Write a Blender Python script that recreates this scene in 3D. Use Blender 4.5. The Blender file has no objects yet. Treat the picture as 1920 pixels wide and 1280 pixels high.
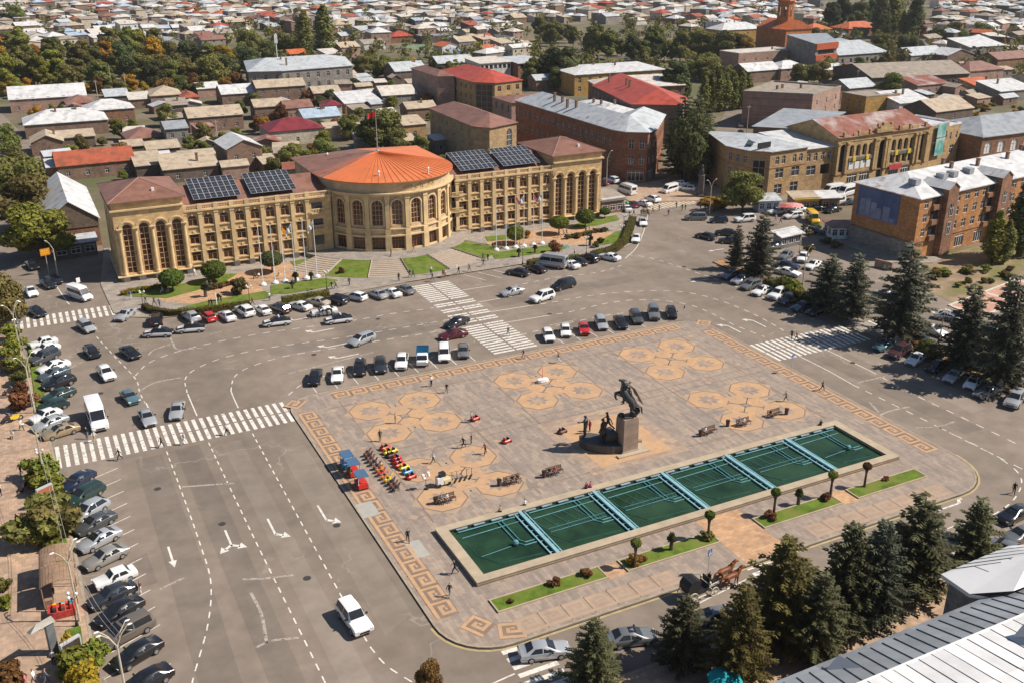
import bpy, bmesh, math, random
from math import sin, cos, pi, radians, sqrt, atan2
from mathutils import Vector, Matrix
random.seed(7)
SC = bpy.context.scene
COL = SC.collection
# ------------------------------------------------------------------ camera
F, PITCH, ROLL, YAW, CAMH = 1858.6, .38876, -.00115, .46548, 60.0
def cam_axes():
    f = Vector((sin(YAW)*cos(PITCH), cos(YAW)*cos(PITCH), -sin(PITCH)))
    r = Vector((cos(YAW), -sin(YAW), 0)); u = r.cross(f)
    return r*cos(ROLL)+u*sin(ROLL), -r*sin(ROLL)+u*cos(ROLL), f
CR, CU, CF = cam_axes()
cd = bpy.data.cameras.new('camera'); cam = bpy.data.objects.new('camera', cd); COL.objects.link(cam)
cd.sensor_width = 36; cd.sensor_fit = 'HORIZONTAL'; cd.lens = F/1920*36; cd.clip_start = .5; cd.clip_end = 9000
cam.matrix_world = Matrix(((CR.x, CU.x, -CF.x, 0), (CR.y, CU.y, -CF.y, 0), (CR.z, CU.z, -CF.z, CAMH), (0, 0, 0, 1)))
SC.camera = cam
# ------------------------------------------------------------------ sky, sun, exposure
SUN_AZ, SUN_EL = radians(-25.5), radians(46)          # direction towards the sun, from +X
W = bpy.data.worlds.new('World'); SC.world = W; W.use_nodes = True
nt = W.node_tree; sky = nt.nodes.new('ShaderNodeTexSky'); sky.sky_type = 'NISHITA'; sky.sun_disc = False
sky.sun_elevation = SUN_EL; sky.sun_rotation = pi/2-SUN_AZ; sky.altitude = 1500; sky.dust_density = 1.5
nt.links.new(sky.outputs[0], nt.nodes['Background'].inputs[0]); nt.nodes['Background'].inputs[1].default_value = .068
sl = bpy.data.lights.new('sun', 'SUN'); sl.energy = 4.6; sl.angle = radians(.53); sl.color = (1, .93, .83)
so = bpy.data.objects.new('sun', sl); COL.objects.link(so); so.location = (150, -70, 200)
so.rotation_euler = Vector((cos(SUN_AZ)*cos(SUN_EL), sin(SUN_AZ)*cos(SUN_EL), sin(SUN_EL))).to_track_quat('Z', 'Y').to_euler()
SC.view_settings.view_transform = 'Standard'; SC.view_settings.look = 'None'
SC.view_settings.exposure = .5; SC.view_settings.gamma = 1
SC.cycles.max_bounces = 6; SC.cycles.diffuse_bounces = 2; SC.cycles.glossy_bounces = 2; SC.cycles.transparent_max_bounces = 4
# ------------------------------------------------------------------ surveying helpers (photo pixel -> point on a level of the site)
def ray(x, y):
    return CR*((x-960)/F)+CU*(-(y-640)/F)+CF
def G(x, y, z=0.):
    d = ray(x, y); s = (z-CAMH)/d.z
    return d.x*s, d.y*s
def XatY(px, Y, z=0.):                                  # X of the point on line (Y, z) seen in pixel column px
    lo, hi = -300., 2500.
    for _ in range(40):
        m = (lo+hi)/2; v = Vector((m, Y, z-CAMH)); p = 960+F*v.dot(CR)/v.dot(CF)
        if p < px: lo = m
        else: hi = m
    return lo
# ------------------------------------------------------------------ materials
MATS = {}
def S(c):                                               # tiny helper: grey or rgb
    return (c, c, c) if isinstance(c, (int, float)) else c
def mat(name, col, rough=.8, var=.2, scale=1., metal=0., bump=0., kind=None, spec=.3, col2=None, coord='Object', **k):
    if name in MATS: return MATS[name]
    m = bpy.data.materials.new(name); m.use_nodes = True; MATS[name] = m
    t = m.node_tree; N = t.nodes; L = t.links; b = N['Principled BSDF']
    col = S(col); b.inputs['Roughness'].default_value = rough; b.inputs['Metallic'].default_value = metal
    b.inputs['Specular IOR Level'].default_value = spec
    if k.get('coat'): b.inputs['Coat Weight'].default_value = k['coat']; b.inputs['Coat Roughness'].default_value = .08
    tc = N.new('ShaderNodeTexCoord'); geo = N.new('ShaderNodeNewGeometry')
    vec = geo.outputs['Position'] if coord == 'World' else tc.outputs['Object']
    def noise(sc, det=4, v=None, rgh=.6):
        n = N.new('ShaderNodeTexNoise'); n.inputs['Scale'].default_value = sc; n.inputs['Detail'].default_value = det
        n.inputs['Roughness'].default_value = rgh; L.new(v or vec, n.inputs['Vector']); return n.outputs['Fac']
    def ramp(fac, stops):
        r = N.new('ShaderNodeValToRGB'); L.new(fac, r.inputs[0]); e = r.color_ramp.elements
        while len(e) < len(stops): e.new(.5)
        for i, (p, c) in enumerate(stops): e[i].position = p; e[i].color = (*S(c), 1)
        return r.outputs[0]
    def mix(f, a, bb, mode='MIX'):
        x = N.new('ShaderNodeMix'); x.data_type = 'RGBA'; x.blend_type = mode
        for inp, val in ((0, f), (6, a), (7, bb)):
            if isinstance(val, (int, float)): x.inputs[inp].default_value = val
            elif isinstance(val, tuple): x.inputs[inp].default_value = (*val, 1)
            else: L.new(val, x.inputs[inp])
        return x.outputs[2]
    def mapping(sx, sy, sz, v=None, rz=0):
        mp = N.new('ShaderNodeMapping'); mp.inputs['Scale'].default_value = (sx, sy, sz); mp.inputs['Rotation'].default_value = (0, 0, rz)
        L.new(v or vec, mp.inputs['Vector']); return mp.outputs[0]
    lo = tuple(c*(1-var) for c in col); hi = tuple(min(1, c*(1+var)) for c in col)
    c = ramp(noise(scale, 5), [(.3, lo), (.7, hi)])
    if col2: c = mix(ramp(noise(scale*.35, 4), [(.45, 0.), (.62, 1.)]), c, S(col2))
    if kind == 'wall':                                  # coursed stone blocks on upright faces of any plan
        sx = N.new('ShaderNodeSeparateXYZ'); L.new(vec, sx.inputs[0]); ad = N.new('ShaderNodeMath'); L.new(sx.outputs[0], ad.inputs[0]); L.new(sx.outputs[1], ad.inputs[1])
        cx = N.new('ShaderNodeCombineXYZ'); L.new(ad.outputs[0], cx.inputs[0]); L.new(sx.outputs[2], cx.inputs[1])
        br = N.new('ShaderNodeTexBrick'); L.new(cx.outputs[0], br.inputs['Vector']); br.inputs['Scale'].default_value = 1
        bw = k.get('bw', .55); br.inputs['Brick Width'].default_value = bw; br.inputs['Row Height'].default_value = bw*.52; br.inputs['Mortar Size'].default_value = .018
        br.inputs['Color1'].default_value = (.72, .7, .68, 1); br.inputs['Color2'].default_value = (1.25, 1.2, 1.15, 1); br.inputs['Mortar'].default_value = (.8, .79, .77, 1); br.inputs['Bias'].default_value = 0
        c = mix(k.get('bstr', .8), c, br.outputs[0], 'MULTIPLY')
        c = mix(.5, c, ramp(noise(.35, 3), [(.35, .72), (.65, 1.15)]), 'MULTIPLY')
        bump = max(bump, .15)
    if kind == 'paving':
        br = N.new('ShaderNodeTexBrick'); L.new(mapping(1, 1, 1, rz=k.get('rz', 0)), br.inputs['Vector']); br.inputs['Scale'].default_value = 1
        br.inputs['Brick Width'].default_value = k.get('bw', 1.1); br.inputs['Row Height'].default_value = k.get('bh', .4); br.inputs['Mortar Size'].default_value = .012
        br.inputs['Color1'].default_value = (.8, .8, .82, 1); br.inputs['Color2'].default_value = (1.18, 1.13, 1.08, 1); br.inputs['Mortar'].default_value = (.66, .64, .62, 1)
        c = mix(.85, c, br.outputs[0], 'MULTIPLY')
        c = mix(.7, c, ramp(noise(.09, 5), [(.35, (.86, .86, .9)), (.65, (1.1, 1.05, 1.)), ]), 'MULTIPLY')
        c = mix(.5, c, ramp(noise(1.6, 3), [(.4, .85), (.6, 1.1)]), 'MULTIPLY')
    if kind == 'asphalt':
        c = mix(.8, c, ramp(noise(1., 5, mapping(.06, .012, 1)), [(.38, .8), (.62, 1.14)]), 'MULTIPLY')
        c = mix(.55, c, ramp(noise(25, 2), [(.3, .8), (.7, 1.15)]), 'MULTIPLY')
        c = mix(.6, c, ramp(noise(.22, 6), [(.34, .78), (.55, 1.04), (.75, 1.12)]), 'MULTIPLY')
        vo = N.new('ShaderNodeTexVoronoi'); vo.feature = 'DISTANCE_TO_EDGE'; vo.inputs['Scale'].default_value = .085
        nv = N.new('ShaderNodeTexNoise'); nv.inputs['Scale'].default_value = .35; L.new(vec, nv.inputs['Vector'])
        am = N.new('ShaderNodeMix'); am.data_type = 'VECTOR'; am.inputs[0].default_value = .12
        sc = N.new('ShaderNodeVectorMath'); sc.operation = 'SCALE'; sc.inputs['Scale'].default_value = 40; L.new(nv.outputs['Color'], sc.inputs[0])
        L.new(vec, am.inputs[4]); L.new(sc.outputs[0], am.inputs[5]); L.new(am.outputs[1], vo.inputs['Vector'])
        ln = ramp(vo.outputs['Distance'], [(.0, 1.), (.012, .0)])
        msk = ramp(noise(.05, 2), [(.52, 0.), (.6, .28)])
        ml = N.new('ShaderNodeMath'); ml.operation = 'MULTIPLY'; L.new(ln, ml.inputs[0]); L.new(msk, ml.inputs[1])
        c = mix(ml.outputs[0], c, (.5, .45, .39))
    if kind == 'roof':                                  # sheet roofing: seams along the fall, streaks of dirt or rust
        wv = N.new('ShaderNodeTexWave'); wv.wave_type = 'BANDS'; wv.bands_direction = k.get('dir', 'X'); wv.inputs['Scale'].default_value = k.get('seam', .9); wv.inputs['Distortion'].default_value = .3; L.new(vec, wv.inputs['Vector'])
        c = mix(.5, c, ramp(wv.outputs['Fac'], [(.03, .62), (.14, 1.), (.9, 1.06)]), 'MULTIPLY')
        c = mix(.8, c, ramp(noise(1., 5, mapping(.5, .5, .2)), [(.32, .62), (.5, .98), (.7, 1.12)]), 'MULTIPLY')
        if k.get('rust'): c = mix(ramp(noise(.35, 6), [(.62-k['rust']*.3, 0.), (.75-k['rust']*.3, .9)]), c, (.2, .075, .035))
    if kind == 'leaf':
        oi = N.new('ShaderNodeObjectInfo'); hs = N.new('ShaderNodeHueSaturation'); mr = N.new('ShaderNodeMapRange')
        L.new(oi.outputs['Random'], mr.inputs[0]); mr.inputs[3].default_value = .75; mr.inputs[4].default_value = 1.3
        L.new(mr.outputs[0], hs.inputs['Value']); mr2 = N.new('ShaderNodeMapRange'); mth = N.new('ShaderNodeMath'); mth.operation = 'FRACT'; m3 = N.new('ShaderNodeMath'); m3.operation = 'MULTIPLY'; m3.inputs[1].default_value = 7.31
        L.new(oi.outputs['Random'], m3.inputs[0]); L.new(m3.outputs[0], mth.inputs[0]); L.new(mth.outputs[0], mr2.inputs[0]); mr2.inputs[3].default_value = .47; mr2.inputs[4].default_value = .515; L.new(mr2.outputs[0], hs.inputs['Hue'])
        c = mix(.8, c, ramp(noise(k.get('fine', 3.), 3), [(.3, .5), (.7, 1.5)]), 'MULTIPLY')
        L.new(c, hs.inputs['Color']); c = hs.outputs[0]
        tr = N.new('ShaderNodeBsdfTranslucent'); L.new(c, tr.inputs['Color']); ms = N.new('ShaderNodeMixShader'); ms.inputs[0].default_value = .3
        L.new(b.outputs[0], ms.inputs[1]); L.new(tr.outputs[0], ms.inputs[2]); L.new(ms.outputs[0], N['Material Output'].inputs[0])
    if kind == 'paint':                                 # worn road paint
        geo2 = ramp(noise(2.2, 6), [(.36, 0.), (.5, 1.)])
        tb = N.new('ShaderNodeBsdfTransparent'); ms = N.new('ShaderNodeMixShader'); mm = N.new('ShaderNodeMath'); mm.operation = 'MULTIPLY_ADD'; mm.inputs[1].default_value = k.get('wear', .5); mm.inputs[2].default_value = 1-k.get('wear', .5)
        L.new(geo2, mm.inputs[0]); L.new(mm.outputs[0], ms.inputs[0]); L.new(tb.outputs[0], ms.inputs[1]); L.new(b.outputs[0], ms.inputs[2]); L.new(ms.outputs[0], N['Material Output'].inputs[0])
    if kind == 'mural':
        pass
    L.new(c, b.inputs['Base Color'])
    if bump:
        bp = N.new('ShaderNodeBump'); bp.inputs['Strength'].default_value = bump; bp.inputs['Distance'].default_value = .05
        L.new(noise(scale*6, 4), bp.inputs['Height']); L.new(bp.outputs[0], b.inputs['Normal'])
    return m
# ------------------------------------------------------------------ mesh builder
class MB:
    def __init__(s): s.v = []; s.f = []; s.m = []
    def add(s, vs, fs, mi=0):
        n = len(s.v); s.v += [tuple(p) for p in vs]; s.f += [tuple(i+n for i in q) for q in fs]; s.m += [mi]*len(fs)
    def quad(s, a, b, c, d, mi=0): s.add((a, b, c, d), ((0, 1, 2, 3),), mi)
    def poly(s, pts, mi=0): s.add(pts, (tuple(range(len(pts))),), mi)
    def bx(s, x0, x1, y0, y1, z0, z1, mi=0):
        s.add([(x0, y0, z0), (x1, y0, z0), (x1, y1, z0), (x0, y1, z0), (x0, y0, z1), (x1, y0, z1), (x1, y1, z1), (x0, y1, z1)],
              [(0, 3, 2, 1), (4, 5, 6, 7), (0, 1, 5, 4), (1, 2, 6, 5), (2, 3, 7, 6), (3, 0, 4, 7)], mi)
    def box(s, c, size, rz=0, mi=0, rx=0, ry=0):
        R = Matrix.Rotation(rz, 3, 'Z') @ Matrix.Rotation(ry, 3, 'Y') @ Matrix.Rotation(rx, 3, 'X'); n = len(s.v)
        s.bx(-size[0]/2, size[0]/2, -size[1]/2, size[1]/2, -size[2]/2, size[2]/2, mi)
        for i in range(n, len(s.v)): s.v[i] = tuple(R @ Vector(s.v[i])+Vector(c))
    def prism(s, poly, z0, z1, mi=0, top=True, bot=False, sides=True, mt=None):
        n = len(poly); vs = [(x, y, z0) for x, y in poly]+[(x, y, z1) for x, y in poly]; fs = []
        if sides: fs += [(i, (i+1) % n, n+(i+1) % n, n+i) for i in range(n)]
        if bot: fs.append(tuple(range(n))[::-1])
        s.add(vs, fs, mi)
        if top: s.poly([(x, y, z1) for x, y in poly], mi if mt is None else mt)
    def tube(s, pts, r, n=8, mi=0, cap=True):
        pts = [Vector(p) for p in pts]; R = r if isinstance(r, (list, tuple)) else [r]*len(pts); rings = []
        for i, p in enumerate(pts):
            d = (pts[min(i+1, len(pts)-1)]-pts[max(i-1, 0)]).normalized(); a = d.orthogonal().normalized() if abs(d.z) > .99 else d.cross(Vector((0, 0, 1))).normalized(); b = d.cross(a)
            rings.append([p+(a*cos(2*pi*k/n)+b*sin(2*pi*k/n))*R[i] for k in range(n)])
        s.loft(rings, mi, cap)
    def loft(s, rings, mi=0, cap=True, close=True):
        n = len(rings[0]); vs = [p for r in rings for p in r]; fs = []
        for i in range(len(rings)-1):
            for k in range(n if close else n-1): fs.append((i*n+k, i*n+(k+1) % n, (i+1)*n+(k+1) % n, (i+1)*n+k))
        if cap: fs += [tuple(range(n))[::-1], tuple((len(rings)-1)*n+k for k in range(n))]
        s.add(vs, fs, mi)
    def lathe(s, prof, c=(0, 0, 0), n=12, mi=0, a0=0, a1=2*pi, cap=True):
        s.loft([[(c[0]+r*cos(2*pi*k/n), c[1]+r*sin(2*pi*k/n), c[2]+z) for k in range(n)] for r, z in prof], mi, cap)
    def ball(s, c, r, n=8, mi=0, sq=(1, 1, 1)):
        s.loft([[(c[0]+r*sq[0]*sin(t)*cos(2*pi*k/n), c[1]+r*sq[1]*sin(t)*sin(2*pi*k/n), c[2]-r*sq[2]*cos(t)) for k in range(n)] for t in [pi*(j+.02)/(n//2)*.99 for j in range(n//2+1)]], mi)
    def mesh(s, name, mats, smooth=False):
        me = bpy.data.meshes.new(name); me.from_pydata(s.v, [], s.f)
        for m in (mats if isinstance(mats, (list, tuple)) else [mats]): me.materials.append(m)
        if any(s.m): me.polygons.foreach_set('material_index', s.m)
        if smooth: me.polygons.foreach_set('use_smooth', [True]*len(s.f))
        me.update(); return me
    def build(s, name, mats, parent=None, loc=None, rz=0, smooth=False, **tg):
        return ob(name, s.mesh(name, mats, smooth), parent, loc, rz, **tg)
def ob(name, me, parent=None, loc=None, rz=0, **tg):
    o = bpy.data.objects.new(name, me); COL.objects.link(o)
    if parent: o.parent = parent
    if loc: o.location = loc
    if rz: o.rotation_euler = (0, 0, rz)
    return tag(o, **tg)
def tag(o, label=None, cat=None, group=None, kind=None):
    if label: o['label'] = label
    if cat: o['category'] = cat
    if group: o['group'] = group
    if kind: o['kind'] = kind
    return o
def thing(name, label, cat, loc=(0, 0, 0), rz=0, group=None):
    return ob(name, None, None, loc, rz, label=label, cat=cat, group=group)
def copy_tree(o, parent=None, **tg):
    c = o.copy(); COL.objects.link(c); c.parent = parent
    for ch in o.children: copy_tree(ch, c)
    return tag(c, **tg)
def sheet(name, poly, z, m, kind='structure', **k):
    b = MB(); b.poly([(x, y, z) for x, y in poly]); return b.build(name, m, kind=kind, **k)
def rrect(x0, x1, y0, y1, r, n=8):
    rr = r if isinstance(r, (list, tuple)) else [r]*4; P = []
    for (cx, cy, a), q in zip(((x0, y0, 180), (x1, y0, 270), (x1, y1, 0), (x0, y1, 90)), rr):
        ox = cx+q if cx == x0 else cx-q; oy = cy+q if cy == y0 else cy-q
        P += [(ox+q*cos(radians(a+90*i/n)), oy+q*sin(radians(a+90*i/n))) for i in range(n+1)]
    return P
# a wall with real openings.  mp(u, v, d) -> point; ops: (u centre, v0, width, height, arched)
def facade(b, mp, L, H, ops, depth=.22, mi=0, du=99., v0=0.):
    us = {0., L}; vs = {v0, H}
    for (u, v, w, h, a) in ops: us |= {u-w/2, u+w/2}; vs |= {v, v+h}
    us = sorted(x for x in us if -1e-6 <= x <= L+1e-6); vs = sorted(vs)
    uu = [us[0]]
    for x in us[1:]:
        k = max(1, math.ceil((x-uu[-1])/du)); p = uu[-1]; uu += [p+(x-p)*i/k for i in range(1, k+1)]
    for i in range(len(uu)-1):
        if uu[i+1]-uu[i] < 1e-5: continue
        uc = (uu[i]+uu[i+1])/2; run = None
        col = [o for o in ops if o[0]-o[2]/2 < uc < o[0]+o[2]/2]
        cuts = [v0]
        segs = []; cur = v0
        for o in sorted(col, key=lambda o: o[1]):
            if o[1] > cur: segs.append((cur, o[1]))
            cur = o[1]+o[3]
        if cur < H: segs.append((cur, H))
        for (a, c) in segs: b.quad(mp(uu[i], a, 0), mp(uu[i+1], a, 0), mp(uu[i+1], c, 0), mp(uu[i], c, 0), mi)
    for (u, v, w, h, a) in ops:
        l, r = u-w/2, u+w/2; t = v+h; sp = t-w/2 if a else t
        b.quad(mp(l, v, 0), mp(r, v, 0), mp(r, v, depth), mp(l, v, depth), mi)
        b.quad(mp(l, v, 0), mp(l, sp, 0), mp(l, sp, depth), mp(l, v, depth), mi)
        b.quad(mp(r, v, 0), mp(r, sp, 0), mp(r, sp, depth), mp(r, v, depth), mi)
        if not a: b.quad(mp(l, t, 0), mp(r, t, 0), mp(r, t, depth), mp(l, t, depth), mi)
        else:
            arc = [(u-cos(pi*k/8)*w/2, sp+sin(pi*k/8)*w/2) for k in range(9)]
            b.poly([mp(l, t, 0)]+[mp(x, y, 0) for x, y in arc[:5]], mi); b.poly([mp(r, t, 0)]+[mp(x, y, 0) for x, y in arc[:3:-1]], mi)
            for k in range(8): b.quad(mp(*arc[k], 0), mp(*arc[k+1], 0), mp(*arc[k+1], depth), mp(*arc[k], depth), mi)
def flat(o, ang):                                       # mapping for a flat wall starting at o=(x,y,z) running along ang; outside is to the right of the run
    ux, uy = cos(ang), sin(ang)
    return lambda u, v, d: (o[0]+ux*u-uy*d, o[1]+uy*u+ux*d, o[2]+v)
WIN = {}
def window(parent, p, ang, w, h, arch=False, style='plain', glass=None, frame=None, depth=.2, name='window'):
    glass = glass or M_GLASS; frame = frame or M_FRAME
    key = (round(w, 2), round(h, 2), arch, style, glass.name, frame.name)
    if key not in WIN:
        b = MB(); y = depth*.9; sp = h-w/2 if arch else h
        P = [(-w/2, 0), (w/2, 0)]
        P += [(cos(pi*k/8)*w/2, sp+sin(pi*k/8)*w/2) for k in range(9)] if arch else [(w/2, h), (-w/2, h)]
        b.poly([(x, y, z) for x, z in P], 0); g = b.mesh('window_pane', glass)
        b = MB(); t = .07 if style != 'big' else .08; yf = y-.05
        bars = [(-w/2, -w/2+t, 0, sp), (w/2-t, w/2, 0, sp), (-w/2, w/2, 0, t)]
        if not arch: bars.append((-w/2, w/2, h-t, h))
        if style == 'tee': bars += [(-.035, .035, 0, h*.66), (-w/2, w/2, h*.62, h*.66)]
        elif style == 'cross': bars += [(-.03, .03, 0, h), (-w/2, w/2, h*.6, h*.6+.06)]
        elif style == 'tall': bars += [(-.05, .05, 0, h-w*.5)]+[(-w/2, w/2, z, z+.1) for z in [h*q for q in (.11, .22, .33, .44, .55, .66, .77, .9)]]
        elif style == 'big': bars += [(-w/6-.04, -w/6+.04, 0, h-.15), (w/6-.04, w/6+.04, 0, h-.15)]+[(-w/2, w/2, h*q, h*q+.08) for q in (.2, .4, .6, .78)]
        elif style == 'door': bars += [(-.06, .06, 0, h), (-w/2, w/2, 2.1, 2.25), (-w/4-.04, -w/4+.04, 0, h), (w/4-.04, w/4+.04, 0, h)]
        for (a, c, z0, z1) in bars: b.bx(a, c, yf-.04, yf+.02, z0, z1)
        WIN[key] = (g, b.mesh('window_frame', frame))
    g, f = WIN[key]
    o = ob(name, g, parent, p, ang); ob('window_frame', f, o); return o
M_GLASS = mat('window_glass_dark', (.035, .035, .04), .12, .3, 2, spec=.6)
M_FRAME = mat('window_frame_white', (.72, .7, .68), .5, .08)
# ================================================================== GROUND, ROADS, PLAZA
M_EARTH = mat('earth', (.17, .135, .09), .95, .3, .08, col2=(.10, .1, .045), coord='World', bump=.2)
M_ASPH = mat('asphalt', (.225, .18, .143), .88, .1, .5, kind='asphalt', coord='World', spec=.25)
M_PLAZA = mat('plaza_paving', (.30, .245, .20), .8, .1, .6, kind='paving', coord='World', spec=.3, rz=pi/2, bw=1.6, bh=.42)
M_WALK = mat('sidewalk_paving', (.40, .285, .20), .85, .12, .4, kind='paving', coord='World', bw=.6, bh=.6)
M_COURT = mat('forecourt_paving', (.30, .265, .225), .85, .1, .4, kind='paving', coord='World', bw=1.2, bh=.6)
M_PINK = mat('pink_tuff_paving', (.46, .29, .17), .85, .14, .5, kind='paving', coord='World', bw=.8, bh=.4)
M_ORANGE = mat('orange_tuff', (.475, .29, .16), .85, .14, .9, coord='World', col2=(.42, .27, .165))
M_ORDARK = mat('brown_tuff', (.22, .155, .115), .85, .15, .8, coord='World')
M_KERB = mat('kerb_stone', (.33, .27, .2), .85, .2, 1., coord='World')
M_KDARK = mat('kerb_basalt', (.06, .05, .045), .8, .2, 1., coord='World')
M_PAINT = mat('road_paint', (.66, .62, .56), .7, .05, 1, kind='paint', coord='World', wear=.35)
M_PAINTW = mat('road_paint_worn', (.70, .66, .6), .7, .05, 1, kind='paint', coord='World', wear=.75)
M_YEL = mat('kerb_yellow_paint', (.4, .3, .15), .7, .2, 1, coord='World')
M_LAWN = mat('lawn', (.095, .145, .013), .95, .4, .9, coord='World', bump=.6, col2=(.15, .165, .03))
M_SOIL = mat('strip_soil', (.36, .2, .09), .95, .3, .5, coord='World', bump=.4)
KZ = .13
sheet('ground', [(-3500, -600), (5000, -600), (5000, 7000), (-3500, 7000)], -.03, M_EARTH)
sheet('road', [(-34, 26), (300, 26), (300, 60), (230, 124), (156, 126), (152, 150), (165, 182), (300, 196), (300, 212), (168, 194), G(1400, 300), G(1393, 250), G(1391, 205), G(1362, 205), G(1340, 250), G(1322, 300), (150, 212),
      (140, 218), (138, 290), (130, 290), (128, 214), (13, 214), (10, 300), (-3, 420), (-14, 420), (-16, 300), (-24, 215), (-34, 200)], 0, M_ASPH)
# --- the plaza
PL = rrect(27.5, 98.2, 65.6, 125.8, [5.5, 7, 4.5, 4.5])
b = MB(); b.prism(PL, -.02, KZ, 0); pz = b.build('plaza', [M_PLAZA], kind='structure')
def ring(poly, off):
    c = (sum(p[0] for p in poly)/len(poly), sum(p[1] for p in poly)/len(poly)); R = []
    n = len(poly)
    for i in range(n):
        a, q = Vector(poly[i-1]), Vector(poly[(i+1) % n]); t = (q-a).normalized(); R.append((poly[i][0]+t.y*off, poly[i][1]-t.x*off))
    return R
def kerb(name, poly, h, w, m, closed=True, parent=None):
    b = MB(); n = len(poly); P = poly; I = ring(poly, -w)
    for i in range(n if closed else n-1):
        j = (i+1) % n
        b.quad((*P[i], h), (*P[j], h), (*I[j], h), (*I[i], h)); b.quad((*P[i], -.01), (*P[j], -.01), (*P[j], h), (*P[i], h)); b.quad((*I[i], h), (*I[j], h), (*I[j], -.01), (*I[i], -.01))
    return b.build(name, m, parent, kind=None if parent else 'structure')
kerb('kerb', ring(PL, .01), KZ+.02, .2, M_KERB, parent=pz)
b = MB()
for i in range(len(PL)):                                # dark joint / gutter at the foot of the kerb
    P, I = ring(PL, .012), ring(PL, .16); j = (i+1) % len(PL)
    if i < 18 or i > 34: b.quad((*P[i], .005), (*P[j], .005), (*I[j], .005), (*I[i], .005), 0)
b.build('gutter', [M_KDARK], pz)
b = MB(); P, I = ring(PL, .17), ring(PL, .42)
for i in range(0, 17): b.quad((*P[i], .006), (*P[i+1], .006), (*I[i+1], .006), (*I[i], .006))
b.build('yellow_edge_line', M_YEL, pz)
# meander (key pattern) inlay, one object for each unit
def key_mesh(m, fade=1.):
    g = 2.2/6; w = g; b = MB()
    segs = [((0, 0), (7, 0)), ((0, 1), (0, 6)), ((1, 5), (6, 5)), ((5, 2), (5, 5)), ((2, 2), (5, 2)), ((2, 3), (2, 4)), ((3, 3.1), (3.9, 3.1))]
    R = [(0, 7, 0, 1), (0, 1, 1, 6), (1, 6, 5, 6), (5, 6, 2, 5), (2, 5, 2, 3), (2, 3, 3, 4), (3.2, 4.2, 3.6, 4.2)]
    for (x0, x1, y0, y1) in R: b.quad((x0*g, y0*g, 0), (x1*g, y0*g, 0), (x1*g, y1*g, 0), (x0*g, y1*g, 0), 0)
    b.quad((-.05, -.12, -.003), (7*g+.05, -.12, -.003), (7*g+.05, 2.32, -.003), (-.05, 2.32, -.003), 1)
    return b.mesh('meander_unit', [m, M_ORDARK])
M_ORF = mat('orange_tuff_faded', (.37, .265, .185), .85, .12, .8, coord='World')
M_ORDF = mat('brown_tuff_faded', (.33, .24, .18), .85, .12, .8, coord='World')
KM = key_mesh(M_ORANGE); KF = key_mesh(M_ORF); KF.materials[1] = M_ORDF
U = 2.2/6*7
def keys(x, y, ang, n, me=KM):
    for i in range(n): ob('meander_unit', me, pz, (x+cos(ang)*U*i, y+sin(ang)*U*i, KZ+.007), ang)
keys(28.15, 120.6, -pi/2, 18)                            # left band
keys(28.15, 74.4, -pi/2, 1); keys(97.55, 74.5, pi/2, 18, KM)   # right band
keys(93., 125.2, pi, 23)                                 # far band
keys(34.5, 66.25, 0, 7, KF); keys(70, 66.25, 0, 8, KF)
for (x, y, a) in ((28.6, 122.2, 45), (29.6, 69.9, -60), (96.2, 123.4, -45), (32.2, 66.7, -20)): ob('meander_unit', KM, pz, (x, y, KZ+.006), radians(a))
# rosettes
def octo(r, a0=22.5): return [(r*cos(radians(a0+45*i)), r*sin(radians(a0+45*i))) for i in range(8)]
def rosette_meshes():
    b = MB(); z = 0
    for i in range(8):
        a = radians(22.5+45*i+22.5); p = (3.75*cos(a), 3.75*sin(a)); q = octo(3.05)
        b.poly([(*q[i], z), (*p, z), (*q[(i+1) % 8], z)], 1)
    b.poly([(*p, z+.003) for p in octo(3.05)], 2); b.poly([(*p, z+.006) for p in octo(2.85)], 0)
    for i in range(8):                                   # grey petals of the middle star
        a = radians(45*i+22.5); b.poly([(.12*cos(a), .12*sin(a), z+.009), (1.0*cos(a-.37), 1.0*sin(a-.37), z+.009), (1.65*cos(a), 1.65*sin(a), z+.009), (1.0*cos(a+.37), 1.0*sin(a+.37), z+.009)], 3)
    m1 = b.mesh('octagon_rosette', [M_ORANGE, M_ORF, M_ORDARK, M_PLAZA])
    b = MB(); s = 1.72
    for k in range(4):
        a = radians(90*k+45); c = (1.85*cos(a-pi/4), 1.85*sin(a-pi/4)); d = 1.75
        b.poly([(c[0]+d*cos(a+t), c[1]+d*sin(a+t), .002) for t in (0, pi/2, pi, 3*pi/2)], 0)
    for k in range(4):                                    # woven bands
        a = radians(90*k+45); n = (-sin(a), cos(a))
        b.add([(cos(a)*t+n[0]*w*.045-0, sin(a)*t+n[1]*w*.045, .005) for t, w in ((-2.4, -1), (2.4, -1), (2.4, 1), (-2.4, 1))], [(0, 1, 2, 3)], 1)
        for sgn in (1.65,):
            b.add([(cos(a)*t+n[0]*(sgn*1+w*.045), sin(a)*t+n[1]*(sgn*1+w*.045), .005) for t, w in ((-5, -1), (5, -1), (5, 1), (-5, 1))], [(0, 1, 2, 3)], 1)
    b.poly([(.5*cos(t), .5*sin(t), .008) for t in [pi/4*k for k in range(8)]], 2)
    return m1, b.mesh('woven_star', [M_ORANGE, mat('brown_tuff_light', (.40, .27, .175), .85, .12, 1, coord='World'), M_PLAZA])
RO, WS = rosette_meshes(); b = MB(); b.poly([(.55*cos(radians(90*k)), .55*sin(radians(90*k)), 0) for k in range(4)]); DM = b.mesh('diamond_inlay', M_ORF)
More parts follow.
